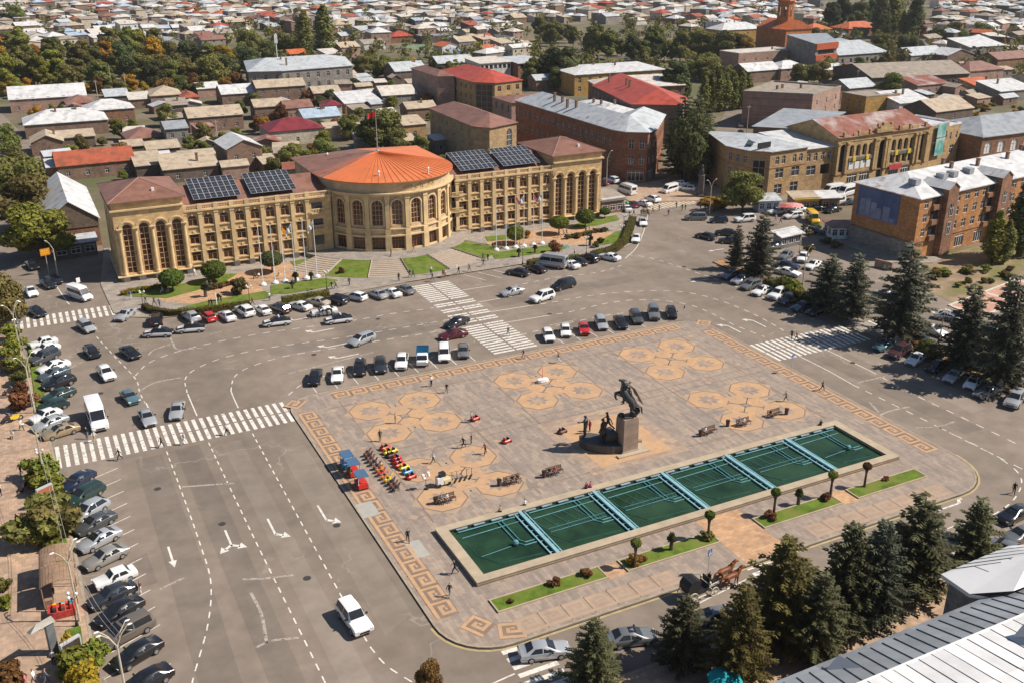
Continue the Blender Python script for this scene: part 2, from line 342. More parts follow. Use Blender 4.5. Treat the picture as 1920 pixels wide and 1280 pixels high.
for (gx, gy) in ((40.85, 113.5), (62.7, 113.4), (84.1, 113.4), (40.75, 95.5), (84, 95.5)):
    for dx in (-3.6, 3.6):
        for dy in (-3.65, 3.65): ob('octagon_rosette', RO, pz, (gx+dx, gy+dy, KZ+.006))
    ob('woven_star', WS, pz, (gx, gy, KZ+.012))
    for dx, dy in ((-8, 6), (8, 6), (-8, -6), (8, -6), (0, 8.4), (0, -8.4)): ob('diamond_inlay', DM, pz, (gx+dx, gy+dy, KZ+.005))
b = MB()                                                 # banding lines in the paving
for x in (34.2, 47.6, 56, 69.2, 77.4, 90.8):
    b.quad((x, 87.5, KZ+.004), (x+.18, 87.5, KZ+.004), (x+.18, 122, KZ+.004), (x, 122, KZ+.004))
for y in (89.2, 103.4, 105.2, 120.2): b.quad((32, y, KZ+.0045), (94, y, KZ+.0045), (94, y+.16, KZ+.0045), (32, y+.16, KZ+.0045))
b.build('banding', M_ORDARK, pz)
b = MB(); b.quad((31.6, 82, KZ+.005), (29.9, 82, KZ+.005), (29.9, 85.2, KZ+.005), (31.6, 85.2, KZ+.005)); b.quad((27.6, 91.8, KZ+.012), (29.6, 91.8, KZ+.012), (29.6, 95, KZ+.012), (27.6, 95, KZ+.012)); b.build('concrete_patch', mat('concrete_patch', (.36, .34, .3), .9, .1, 1, coord='World'), pz)
b = MB(); b.poly([(55.4, 88.4, KZ+.009), (69.4, 88.4, KZ+.009), (69.4, 103.2, KZ+.009), (55.4, 103.2, KZ+.009)]); b.build('monument_court', mat('monument_court_paving', (.36, .27, .2), .85, .1, .5, kind='paving', coord='World', bw=1, bh=.5), pz)
b = MB(); b.poly([(57.2, 89.6, KZ+.015), (67.6, 89.6, KZ+.015), (67.6, 101, KZ+.015), (57.2, 101, KZ+.015)]); b.build('court_inlay', M_ORANGE, pz)
b = MB(); b.poly([(60.1, 66, KZ+.004), (65.9, 66, KZ+.004), (65.9, 74.6, KZ+.004), (60.1, 74.6, KZ+.004)]); b.build('crossing_paving', M_PINK, pz)
b = MB(); b.poly([(46.2, 69.9, KZ+.004), (48.4, 69.9, KZ+.004), (48.4, 72.3, KZ+.004), (46.2, 72.3, KZ+.004)]); b.poly([(77.5, 69.9, KZ+.004), (79.7, 69.9, KZ+.004), (79.7, 72.6, KZ+.004), (77.5, 72.6, KZ+.004)]); b.build('bed_gap_paving', M_PINK, pz)
# --- left sidewalk
LS = [(-60, 30), (-1.2, 30), (-1.2, 77), (-1.35, 97), (-2, 122), (-3.2, 150), (-4.6, 166), (-7, 170), (-12, 171.5), (-60, 171.5)]
b = MB(); b.prism(LS, -.02, KZ); lsw = b.build('sidewalk', M_WALK, kind='structure')
kerb('kerb', LS[1:8], KZ+.02, .3, M_KERB, closed=False, parent=lsw)
b = MB()
for y0, y1 in ((30, 86), (95, 119), (128, 165)): b.bx(-3.4, -2.1, y0, y1, KZ, KZ+.1)
b.build('verge', M_LAWN, lsw)
b = MB()
for k in range(12): b.quad((-40, 42+k*10.5, KZ+.004), (-3.6, 42+k*10.5, KZ+.004), (-3.6, 42.25+k*10.5, KZ+.004), (-40, 42.25+k*10.5, KZ+.004))
b.quad((-9.6, 40, KZ+.005), (-9.3, 40, KZ+.005), (-9.3, 165, KZ+.005), (-9.6, 165, KZ+.005)); b.build('paving_band', mat('paving_band', (.27, .19, .13), .85, .15, 1, coord='World'), lsw)
sheet('street_corner_pavement', [(-60, 178.5), (-9, 178.5), (-5.5, 182), (-7, 200), (-12, 230), (-60, 230)], KZ, M_WALK)
# --- forecourt of the hall
FC = [(10.4, 173.2), (12.5, 169.8), (17.1, 166.9), (24, 165.6), (32, 165), (47.8, 164.6), (61, 165.6), (100, 165.6), (109.5, 166), (114, 168.2), (119, 174), (123.3, 180), (127.5, 186), (131, 192), (131, 210), (13, 214), (10, 190)]
b = MB(); b.prism(FC, -.02, KZ); fc = b.build('forecourt', M_COURT, kind='structure'); kerb('kerb', FC[:14], KZ+.02, .2, M_KERB, closed=False, parent=fc)
def patch(name, poly, z, m, par=fc):
    b = MB(); b.poly([(*p, z) for p in poly]); return b.build(name, m, par)
patch('terracotta_paving', [(18, 176), (23, 171.5), (36, 171.8), (36.5, 176.5), (48, 177), (50, 180), (44, 187), (33, 185), (20, 180)], KZ+.006, M_PINK)
patch('terracotta_paving', [(83, 177), (98, 176.6), (100, 172), (109, 171), (113, 175), (112, 182), (104, 186), (86, 183)], KZ+.006, M_PINK)
# terrace with stairs
TC = (67, 196.5); TZ = .95
def arc(r, a0, a1, n=10): return [(TC[0]+r*cos(radians(a0+(a1-a0)*i/n)), TC[1]+r*sin(radians(a0+(a1-a0)*i/n))) for i in range(n+1)]
b = MB(); b.prism(arc(19.5, -160, -20, 40)+[(86, 198), (48, 198)], 0, TZ); ter = b.build('terrace', M_COURT, kind='structure')
def stairs(a0, a1, n=9):
    for i in range(n):
        r0 = 19.5+i*.93; r1 = r0+.93; z = TZ-(i+1)*(TZ-KZ)/(n+.0)+.0
        b = MB(); b.prism(arc(r0, a0, a1)+arc(r1, a0, a1)[::-1], 0, max(z, KZ+.01)+.002*i); b.build('step', M_STEP, ter)
M_STEP = mat('step_stone', (.36, .29, .225), .85, .12, 1., coord='World')
stairs(-114.3, -97.6); stairs(-81, -62); stairs(-150, -132)
def slope_lawn(a0, a1, nm='lawn'):
    b = MB(); A = arc(19.6, a0+.5, a1-.5); C = arc(27.8, a0+.5, a1-.5)
    for i in range(10): b.quad((*A[i], TZ), (*A[i+1], TZ), (*C[i+1], KZ+.03), (*C[i], KZ+.03))
    b.poly([(*A[0], TZ), (*C[0], KZ+.03), (*C[0], 0), (*A[0], 0)]); b.poly([(*A[-1], TZ), (*C[-1], KZ+.03), (*C[-1], 0), (*A[-1], 0)])
    o = b.build('lawn', M_LAWN, ter)
    b = MB()
    for a in (a0, a1):
        p = [(*arc(19.5, a, a+.1)[0], TZ+.12), (*arc(28, a, a+.1)[0], KZ+.12)]; b.tube(p, .12, 4)
    b.build('coping', M_STEP, ter)
for a in ((-132, -114.3), (-97.6, -81), (-62, -45)): slope_lawn(*a)
def lawn(poly, z=KZ+.08, par=fc, kerbm=True):
    b = MB(); b.prism(poly, 0, z); o = b.build('lawn', M_LAWN, par)
    return o
lawn([(20.5, 170.2), (26, 168.6), (36, 168.2), (37.2, 169.4), (36.2, 172.3), (26, 171.6)])
lawn([(36.8, 170.4), (38, 174.9), (48.2, 174.6), (50, 172.2), (47.5, 169.4), (40, 168.9)])
lawn([(82, 170.6), (83, 174.6), (96, 174.3), (99.5, 171.2), (96, 169.6)])
lawn([(103.5, 169.6), (108, 172.5), (114, 176.6), (116.5, 176.6), (115, 172), (110, 169.2)])
lawn([(13, 181), (20, 176.5), (30, 180), (34, 184.5), (31, 186), (20, 182), (14, 184.6)]); lawn([(45, 184), (49.5, 184.5), (50, 188), (45, 187.6)])
lawn([(86, 182.5), (91, 182), (93, 184.6), (87, 186)]); lawn([(106, 183.2), (113, 182.6), (120, 184.5), (121.5, 188.2), (112, 187.6)])
# --- right-hand strips, car park islands, side streets
for (x0, x1, y0, y1) in ((119.6, 122.3, 113.8, 150), (119.6, 122.3, 76, 105.4)):
    b = MB(); b.prism(rrect(x0, x1, y0, y1, .6, 3), -.02, KZ+.02); o = b.build('planted_strip', M_SOIL, kind='structure'); kerb('kerb', ring(rrect(x0, x1, y0, y1, .6, 3), .01), KZ+.03, .18, M_KDARK, parent=o)
sheet('crossing_island', [(118.9, 105.6), (122.6, 105.6), (122.6, 113.6), (118.9, 113.6)], .05, M_COURT)
M_PROM = mat('promenade_paving', (.52, .3, .22), .85, .12, .5, kind='paving', coord='World', bw=.5, bh=.5)
M_PALE = mat('pale_stone', (.55, .47, .4), .85, .1, 1, coord='World'); M_DIRT = mat('bare_soil', (.27, .19, .12), .95, .35, .3, col2=(.16, .15, .05), coord='World', bump=.5)
b = MB(); b.prism([(142, 104.5), (141, 110.5), (230, 127), (235, 121)], -.02, KZ); pr = b.build('promenade', M_PROM, kind='structure')
for k in range(9):
    t = k/8; x = 141.6+t*90; y = 104.4+t*16.6; patch('paving_band', [(x-.3, y), (x+.5, y), (x+.1, y+6), (x-.7, y+6)], KZ+.005, M_PALE, pr)
for (p, q) in (((142, 104.4), (235, 121)), ((141, 110.6), (230, 127))):
    d = (Vector(q)-Vector(p)).normalized(); n = Vector((-d.y, d.x))*.5
    b = MB(); b.prism([p, q, (q[0]+n.x, q[1]+n.y), (p[0]+n.x, p[1]+n.y)], 0, KZ+.1); b.build('kerb', M_PALE, pr)
sheet('waste_ground', [(143, 111), (230, 127.6), (232, 140), (157, 131.6), (150, 124), (144, 118)], .03, M_DIRT)
sheet('waste_ground', [(152, 92), (240, 108), (236, 120.6), (149, 104.6)], .03, M_DIRT)
b = MB(); b.prism([(150, 134), (158, 129.5), (162, 131), (158, 147), (152.5, 152)], -.02, KZ); b.build('pavement', M_COURT, kind='structure')
b = MB(); b.prism([(131.5, 196), (150, 190), (160, 187), (161, 197), (155, 214), (140, 212), (132, 205)], -.02, KZ); b.build('street_corner_pavement', M_WALK, kind='structure')
b = MB(); b.prism([(36, 26), (36, 57.6), (95, 57.6), (120, 60), (140, 26)], -.02, KZ-.02); b.build('sidewalk', M_WALK, kind='structure')
# --- repaved strips, patches and manhole covers in the asphalt
M_AP = mat('asphalt_repaved', (.19, .152, .124), .88, .1, .5, kind='asphalt', coord='World', spec=.25); M_AL = mat('asphalt_bleached', (.25, .205, .165), .88, .1, .5, kind='asphalt', coord='World', spec=.25)
for (P, m_) in (([(6.2, 58), (9.4, 58), (10.2, 88), (10, 117.5), (6.8, 117.5)], M_AP), ([(12, 40), (14.8, 40), (14.6, 118), (11.6, 118)], M_AP), ([(17.4, 62), (20, 60), (19.6, 117), (17.2, 117)], M_AL), ([(23, 72), (26.4, 74), (26.6, 112), (23.4, 112)], M_AL), ([(30, 142), (58, 141), (58, 145), (30, 146)], M_AP), ([(70, 146), (100, 147), (100, 150.5), (70, 150)], M_AP), ([(104, 76), (107.4, 76), (107, 104), (104, 104)], M_AP), ([(110, 80), (113, 80), (113, 118), (110, 118)], M_AL), ([(3, 90), (5.4, 90), (5.2, 96), (3, 95)], M_AP), ([(40, 152), (47, 151), (47, 154), (40, 155)], M_AL), ([(125, 120), (140, 122), (138, 140), (126, 138)], M_AP), ([(100, 158), (118, 156), (120, 160), (102, 162)], M_AL)): sheet('asphalt_patch', P, .0025, m_)
for (x, y) in ((13.4, 98), (8.2, 109), (19, 84), (36, 140), (77, 139), (108, 100), (50, 150), (24.6, 92), (5, 140), (113, 150)):
    b = MB(); b.lathe([(.42, .0), (.42, .006), (.36, .009), (.02, .009)], (x, y, 0), 14); b.build('manhole_cover', mat('cast_iron', (.05, .047, .045), .6, .2, 3), kind='structure')
# --- markings
ZM = .005
def stripes(name, rects, m=M_PAINT, z=ZM):
    root = ob(name, None, kind='structure')
    root.location = (*rects[0][0], 0) if False else (0, 0, 0)
    for r in rects:
        b = MB(); b.poly([(*p, z) for p in r]); b.build('stripe', m if not isinstance(m, list) else random.choice(m), root)
    return root
def rect(x, y, w, h, sk=0): return [(x, y), (x+w, y), (x+w+sk, y+h), (x+sk, y+h)]
stripes('zebra_crossing', [r for i in range(30) for r in (rect(-1.9+i*.99, 119.0+(.4 if i < 15 else 0), .48, 3.1), rect(-1.9+i*.99, 122.4, .48, 3.2))], [M_PAINT, M_PAINT, M_PAINTW])
stripes('zebra_crossing', [r for i in range(16) for r in (rect(-5.2+i*1.02, 172.2-.0*i, .5, 2.6), rect(-5.2+i*1.02, 175.1, .5, 2.5))], [M_PAINT, M_PAINT, M_PAINTW])
zc = [r for i in range(36) for r in (rect(61.0, 127.5+i*1., 3.6, .5), rect(64.95, 127.5+i*1., 3.6, .5)) if i < 11 or i > 26 or i % 3 != 1]
stripes('zebra_crossing', [r for r in zc if not 138 < r[0][1] < 154]); stripes('zebra_crossing', [r for r in zc if 138 <= r[0][1] <= 154], M_PAINTW)
stripes('zebra_crossing', [r for i in range(19) for r in (rect(98.6+i*1.02, 105.6, .5, 3.4), rect(98.6+i*1.02, 109.2, .5, 3.4))], [M_PAINT, M_PAINT, M_PAINTW])
stripes('zebra_crossing', [rect(123+i*1.05, 106, .5, 6) for i in range(4)]+[rect(136+i*1.05, 104.8, .5, 5.4) for i in range(4)])
stripes('zebra_crossing', [rect(31.6, 64.7-i*1.12, 3.9, .55) for i in range(7)]); stripes('zebra_crossing', [rect(59.6, 65-i*1.12, 5, .55) for i in range(7)], M_PAINTW)
stripes('zebra_crossing', [rect(131.8+i*1.1, 188.6+i*.05, .55, 4.4) for i in range(13)], mat('paint_cream', (.62, .52, .36), .7, .1, 1, kind='paint', coord='World', wear=.4))
def dashes(pts, on=1.1, off=1.1, w=.16, px=True, m=M_PAINT, name='lane_line'):
    P = [Vector(G(*p)) if px else Vector(p) for p in pts]
    Q = [P[0]]
    for i in range(len(P)-1):                            # Catmull-Rom smoothing
        p0, p1, p2, p3 = P[max(i-1, 0)], P[i], P[i+1], P[min(i+2, len(P)-1)]
        for k in range(1, 13):
            t = k/12; Q.append(.5*((2*p1)+(p2-p0)*t+(2*p0-5*p1+4*p2-p3)*t*t+(3*p1-p0-3*p2+p3)*t**3))
    b = MB(); acc = 0; seg = []
    for i in range(len(Q)-1):
        d = Q[i+1]-Q[i]; L = d.length
        if L < 1e-6: continue
        d /= L; n = Vector((-d.y, d.x))*w/2; s = 0
        while s < L-1e-6:
            ph = acc % (on+off); step = min(L-s, (on-ph) if ph < on else (on+off-ph))+1e-6
            if ph < on: a, c = Q[i]+d*s, Q[i]+d*min(s+step, L); b.quad((a.x+n.x, a.y+n.y, ZM), (c.x+n.x, c.y+n.y, ZM), (c.x-n.x, c.y-n.y, ZM), (a.x-n.x, a.y-n.y, ZM))
            s += step; acc += step
    return b.build(name, m, kind='structure')
dashes([(10.62, 118), (10.6, 105), (10.5, 95), (10.2, 87.8), (8.6, 81), (5.85, 73.6), (3.5, 66), (2.8, 55)], 1, .85, .14, False)
dashes([(15.8, 118), (15.9, 95), (16.2, 68), (16.2, 50)], .95, .85, .14, False); dashes([(21.4, 118), (21.3, 100), (21.2, 76), (21.4, 69.8), (22.4, 66.4), (24.6, 62.8), (29, 60), (34, 59.5)], .95, .85, .14, False)
for l in ([(253.6, 704), (279, 680), (329, 660), (403, 641.6), (504, 623), (640, 604.6), (730, 589), (814, 577)], [(351, 735.7), (347.7, 709), (369.5, 690), (420, 670), (504, 651.7), (640, 633), (780, 610), (850, 598)],
          [(433, 732), (440, 705.5), (470, 687), (537, 667), (640, 650), (760, 631), (862, 614)], [(181, 631.5), (215, 668), (253.6, 709), (262, 735), (272, 755)],
          [(541, 740), (566, 720), (600, 706), (700, 690), (800, 672), (890, 640)], [(989, 574), (1030, 567.7), (1110, 554), (1200, 546), (1280, 547.6), (1347, 562.7), (1414, 589.6), (1470, 620)],
          [(1019.6, 593), (1070, 584.5), (1144, 567.7), (1210, 562), (1280, 569), (1324, 583), (1374, 608), (1434, 631.5)], [(930, 640), (1000, 622), (1060, 607), (1160, 588), (1260, 582)],
          [(960, 537), (1040, 521), (1120, 511), (1165, 498)], [(1175, 478), (1220, 484), (1290, 506), (1400, 545), (1500, 590), (1540, 603)], [(1599, 720.6), (1700, 770), (1800, 820), (1920, 880)], [(1632, 695), (1720, 742), (1800, 780), (1920, 838)],
          [(1760, 800), (1860, 850), (1912, 890), (1905, 930), (1860, 965), (1790, 985)], [(1790, 985), (1700, 1020), (1600, 1060)]):
    dashes(l, 1.2, 1.2, .15)
for l in ([(369.5, 779), (360, 757), (352, 738)], [(446.8, 764), (438, 745), (433, 732)], [(279, 766), (274, 755)], [(868, 544), (927, 535)], [(895, 567), (960, 556)], [(921, 584.6), (989, 574)], [(949, 604.7), (1019.6, 593)], [(1498, 667), (1550, 693), (1599, 720.6)], [(1552, 656.7), (1632, 695)],
          [(100, 528), (125, 565), (131, 571)], [(1172, 485), (1195, 462), (1210, 425), (1215, 400)], [(1260, 1155), (1400, 1085)], [(920, 1282), (965, 1262)]):
    dashes(l, 50, .1, .16)
M_DUST = mat('scuff_dust', (.36, .31, .26), .9, .2, 1, kind='paint', coord='World', wear=.9)
for l in ([(320, 633), (325, 645), (335, 655), (380, 652)], [(320, 645), (290, 655), (278, 665)], [(262, 733), (290, 717), (340, 707)], [(1640, 783), (1668, 770), (1705, 762)], [(1630, 753), (1648, 773)], [(1716, 801), (1750, 800), (1790, 790)], [(1607, 717), (1660, 705)], [(395, 627), (415, 622)], [(480, 1213), (510, 1200), (560, 1195)],
          [(455, 1085), (500, 1083), (550, 1077)], [(340, 912), (395, 908), (440, 905)], [(300, 1104), (345, 1082)], [(1030, 610), (1080, 600)], [(500, 1205), (490, 1150), (470, 1110)], [(130, 690), (155, 678)], [(540, 700), (640, 675), (700, 660)]):
    dashes(l, 60, .1, .3, m=M_DUST, name='dust_streak')
def arrow(px, ang, kind):                               # lane arrows; ang is the driving direction
    b = MB(); z = ZM
    def q(*P): b.poly([(x, y, z) for x, y in P])
    if kind == 'ahead': q((-1.7, -.11), (.8, -.11), (.8, .11), (-1.7, .11)); q((.8, -.4), (1.9, 0), (.8, .4))
    if kind in ('left', 'right'):
        s = 1 if kind == 'left' else -1
        q((-1.9, -.11), (1.2, -.11), (1.2, .11), (-1.9, .11)); q((1.2, -.11*s), (1.75, .65*s), (1.45, .75*s), (.9, .11*s)); q((1.9, .35*s), (2.1, 1.3*s), (1.05, 1.0*s))
    if kind == 'fork':
        q((-1.9, -.11), (1., -.11), (1., .11), (-1.9, .11))
        for s in (1, -1): q((1., -.11*s), (1.55, .7*s), (1.25, .8*s), (.75, .11*s)); q((1.7, .4*s), (1.85, 1.35*s), (.85, 1.0*s))
    b.build('lane_arrow', M_PAINT, None, (*G(*px), 0), ang, kind='structure').scale = (1.15, 1.05, 1)
for px, k in (((321, 1042), 'ahead'), ((430, 1012), 'fork'), ((511, 990), 'left'), ((606, 964), 'left')): arrow(px, -pi/2, k)
for px in ((603, 620), (627, 648), (648, 668), (565, 598)): arrow(px, pi+.06, 'right')
for px in ((1373, 615), (1420, 605)): arrow(px, pi/2, 'left')
arrow((1343, 469), pi, 'ahead'); arrow((1312, 526), pi, 'ahead'); arrow((1785, 947), 0, 'left')
b = MB()
for i in range(19):
    x = 32.4+i*3.1
    if not 58 < x < 70: b.quad((x, 126.4, ZM), (x+.12, 126.4, ZM), (x+.12, 131, ZM), (x, 131, ZM))
for i in range(20):
    y = 60+i*3.02
    if not 117 < y: b.add([(-.9, y-.6, ZM), (-.9, y-.48, ZM), (4.6, y+2.02, ZM), (4.6, y+1.9, ZM)], [(0, 1, 2, 3)])
for i in range(5): x = 72.5+i*3.1; b.quad((x, 165, ZM), (x+.14, 165, ZM), (x+2.6, 160, ZM), (x+2.46, 160, ZM))
b.build('parking_bay_lines', M_PAINT, kind='structure')
# ================================================================== CITY HALL
def recenter(root, base):
    root.location = base
    for c in root.children: c.location = Vector(c.location)-Vector(base)
M_TUFF = mat('yellow_tuff', (.57, .39, .195), .85, .14, .4, kind='wall', bw=.9, bstr=.6)
M_TUFFP = mat('pale_tuff_trim', (.62, .445, .24), .85, .2, .5)
M_TUFFC = mat('central_tuff', (.55, .40, .245), .85, .14, .4, kind='wall', bw=.9, bstr=.5)
M_BASE = mat('basalt_plinth', (.16, .145, .13), .85, .2, .8)
M_BGLASS = mat('bronze_glass', (.075, .028, .015), .12, .5, 1.5, spec=.6)
M_BFRAME = mat('bronze_frame', (.55, .36, .2), .5, .1)
M_RBROWN = mat('brown_metal_roof', (.235, .115, .08), .5, .12, .4, kind='roof', seam=1.2, spec=.35)
M_RORANGE = mat('orange_metal_roof', (.58, .16, .05), .45, .12, .25, spec=.4, col2=(.62, .2, .07))
M_SEAM = mat('roof_seam', (.44, .09, .025), .5, .1)
hall = thing('city_hall', 'long yellow tuff city hall with orange round roof, two wings and corner pavilions', 'building')
HY = 190.
def wing(x0, x1, bays, balc):
    b = MB(); L = x1-x0; ops = []
    for x in bays:
        for (v, h, a) in ((2.05, 1.85, False), (5.5, 1.85, False), (9.0, 2.05, True)): ops.append((x-x0, v, 1.7, h, a))
        ops.append((x-x0, .25, 1.7, .75, False))
    for v in (2.0, 5.4, 8.8): ops.append((balc-x0, v, 2.3, 2.1, False))
    mp = flat((x0, HY, 0), 0); facade(b, mp, L, 12, ops, .3)
    w = b.build('wing_wall', M_TUFF, hall)
    q = MB(); q.bx(x0, x1, HY+14, HY+14.3, 0, 12); q.build('rear_wall', M_TUFF, hall)
    for x in bays:
        for (v, h, a) in ((2.05, 1.85, False), (5.5, 1.85, False), (9.0, 2.05, True)): window(hall, (x, HY, v), 0, 1.7, h, a, 'tee', M_BGLASS, M_BFRAME)
        window(hall, (x, HY, .25), 0, 1.7, .75, False, 'plain', M_GLASS, M_BFRAME, name='basement_window')
    for v in (2.0, 5.4, 8.8):
        window(hall, (balc, HY, v), 0, 2.3, 2.1, False, 'plain', M_GLASS, M_BFRAME, name='balcony_opening')
        if v > 3:
            q = MB(); q.bx(balc-1.3, balc+1.3, HY-.75, HY, v-.15, v); q.bx(balc-1.3, balc+1.3, HY-.75, HY-.6, v+.75, v+.9)
            for k in range(9): q.bx(balc-1.22+k*.3, balc-1.1+k*.3, HY-.72, HY-.62, v, v+.75)
            q.build('balcony', M_TUFFP, hall)
    mids = [(bays[i]+bays[i+1])/2 for i in range(len(bays)-1)]+[bays[-1]+1.47, bays[0]-1.4]
    for x in mids:
        q = MB(); q.bx(x-.36, x+.36, HY-.32, HY, 1.2, 11.3); q.bx(x-.46, x+.46, HY-.42, HY, 11.3, 11.8); q.bx(x-.42, x+.42, HY-.38, HY, 1.2, 1.7); q.build('pilaster', M_TUFFP, hall)
    for x in bays:
        for v in (3.98, 7.42): q = MB(); q.bx(x-1.0, x+1.0, HY-.28, HY-.001, v, v+.16); q.bx(x-.16, x+.16, HY-.3, HY, v+.16, v+.55); q.build('window_hood', M_TUFFP, hall)
        for v in (1.75, 5.2, 8.7): q = MB(); q.bx(x-1.05, x+1.05, HY-.2, HY-.001, v, v+.22); q.build('window_sill', M_TUFFP, hall)
        q = MB(); q.bx(x-.16, x+.16, HY-.3, HY, 11., 11.5); q.build('keystone', M_TUFFP, hall)
    q = MB(); q.bx(x0, x1, HY-.1, HY+.001, 0, 1.2); 
    q = MB()
    for x in mids: q.bx(x-.5, x+.5, HY-.4, HY-.002, 0, 1.2)
    q.build('plinth', M_BASE, hall)
    q = MB(); q.bx(x0, x1, HY-.3, HY-.003, 1.02, 1.2); q.build('plinth_band', M_TUFFP, hall)
    q = MB(); q.bx(x0, x1, HY-.55, HY+.3, 11.85, 12.15); q.build('cornice', M_TUFFP, hall)
    q = MB(); q.bx(x0, x1, HY-.42, HY-.12, 12.9, 13.08); q.bx(x0, x1, HY-.42, HY-.12, 12.15, 12.27)
    for x in mids: q.bx(x-.42, x+.42, HY-.48, HY-.06, 12.15, 13.15)
    x = x0+.2
    while x < x1:
        q.bx(x-.06, x+.06, HY-.34, HY-.2, 12.27, 12.9); x += .3
    q.build('balustrade', M_TUFFP, hall)
    q = MB(); ry, rz = HY+8.6, 15.0
    q.quad((x0, HY+.3, 12.3), (x1, HY+.3, 12.3), (x1, ry, rz), (x0, ry, rz)); q.quad((x0, ry, rz), (x1, ry, rz), (x1, HY+14.6, 12.6), (x0, HY+14.6, 12.6))
    q.build('roof', M_RBROWN, hall)
BL = [27.8+2.95*i for i in range(8)]; BR = [83.75+2.9*i for i in range(8)]
wing(26.3, 54.8, BL, 51.9); wing(81.8, 105.4, BR, 82.95-.1-.0 if False else 82.2)
def pavilion(x0, x1, xs, mirror=False):
    b = MB(); H = 15.2
    facade(b, flat((x0, HY-.5, 0), 0), x1-x0, H, [(x-x0, 1.55, 1.65, 9.35, True) for x in xs]+[(x-x0, .25, 1.5, .8, False) for x in xs], .45)
    facade(b, flat((x0, HY+16, 0), -pi/2), 16.5, H, [(3+5*i, v, 1.3, 1.8, False) for i in range(3) for v in (2, 5.5, 9)], .25)
    facade(b, flat((x1, HY-.5, 0), pi/2), 16.5, H, [(3+5*i, v, 1.3, 1.8, False) for i in range(3) for v in (2, 5.5, 9)] if x1 > 100 else [], .25)
    b.bx(x0, x1, HY+15.9, HY+16, 0, H); b.build('pavilion_wall', M_TUFF, hall)
    for x in xs:
        window(hall, (x, HY-.5, 1.55), 0, 1.65, 9.35, True, 'tall', M_BGLASS, M_BFRAME, .4, 'arched_window'); window(hall, (x, HY-.5, .25), 0, 1.5, .8, False, 'plain', M_GLASS, M_BFRAME, name='basement_window')
        q = MB()
        for (r0, r1, d) in ((.95, 1.2, .22), (1.25, 1.5, .34)):
            for k in range(10):
                t0, t1 = pi*k/10, pi*(k+1)/10; zc = 1.55+9.35-.825
                P = [(x-cos(t)*r, zc+sin(t)*r) for t, r in ((t0, r0), (t1, r0), (t1, r1), (t0, r1))]
                y0, y1 = HY-.5-d, HY-.5
                q.add([(px, y0, pz_) for px, pz_ in P]+[(px, y1, pz_) for px, pz_ in P], [(0, 1, 2, 3), (0, 1, 5, 4), (1, 2, 6, 5), (2, 3, 7, 6), (3, 0, 4, 7)])
        q.build('archivolt', M_TUFFP, hall)
    d = xs[1]-xs[0]
    for x in [xs[0]-d/2+.15]+[xs[i]+d/2 for i in range(3)]+[xs[3]+d/2-.15]:
        q = MB(); q.lathe([(.42, 1.2), (.42, 1.7), (.34, 1.8), (.3, 9.5), (.4, 9.7), (.5, 10.05)], (x, HY-.55, 0), 12); q.bx(x-.55, x+.55, HY-1.1, HY-.5, 10.05, 10.25); q.build('column', M_TUFFP, hall)
        q = MB(); q.bx(x-.55, x+.55, HY-1.1, HY-.502, 0, 1.2); q.build('plinth', M_BASE, hall)
    for (z, o, t) in ((13.45, .4, .3), (14.9, .5, .3), (1.05, .62, .16)):
        q = MB(); q.bx(x0-o if not mirror else x0-.05, x1+o if mirror else x1+.05, HY-.5-o, HY-.501, z, z+t); q.bx((x0-o) if not mirror else x1+.001, (x0-.001) if not mirror else x1+o, HY-.5, HY+15.9, z, z+t); q.build('cornice', M_TUFFP, hall)
    q = MB(); e = .6; z = 15.2; ap = ((x0+x1)/2, HY+7.8, 17.55)
    c = [(x0-e, HY-.5-e, z), (x1+e, HY-.5-e, z), (x1+e, HY+16+e, z), (x0-e, HY+16+e, z)]
    for i in range(4): q.poly([c[i], c[(i+1) % 4], ap])
    q.poly(c[::-1]); q.prism([p[:2] for p in c], z-.18, z, top=False); r = q.build('roof', M_RBROWN, hall)
    q = MB()
    for i in range(4): q.tube([c[i], ap], .09, 5)
    q.build('ridge_cap', mat('ridge_metal', (.3, .16, .12), .45, .1), r)
    q = MB(); q.bx(ap[0]+1.4, ap[0]+1.9, HY+2, HY+2.5, 15.7, 16.6); q.build('roof_vent', M_FRAME, r)
pavilion(13.8, 26.3, [15.95, 18.9, 21.85, 24.8]); pavilion(105.4, 117.9, [106.9, 109.77, 112.7, 115.55], True)
# --- round centre
CX, CY, CRAD = 68.3, 196.5, 14.0
A0, A1 = -186., 6.
def cyl(u, v, d):
    a = radians(A0)+u/CRAD; r = CRAD-d; return (CX+r*cos(a), CY+r*sin(a), v)
LC = radians(A1-A0)*CRAD; wa = [-98.8+16.4*k for k in range(-4, 6)]; wa = [-164.4, -148, -131.6, -115.2, -98.8, -82.4, -66, -49.6, -33.2, -16.8]
ua = [radians(a-A0)*CRAD for a in wa]
b = MB(); facade(b, cyl, LC, 15.0, [(u, 6.2, 2.15, 5.1, True) for u in ua]+[(u, TZ, 2.6, 2.75, False) for u in ua], .5, du=.7)
for (x, s) in ((CX-CRAD+.04, -1), (CX+CRAD-.04, 1)): b.bx(min(x, x-.3*s), max(x, x-.3*s), CY, 214, 0, 15)
b.bx(CX-CRAD, CX+CRAD, 213.7, 214, 0, 15); b.build('rotunda_wall', M_TUFFC, hall)
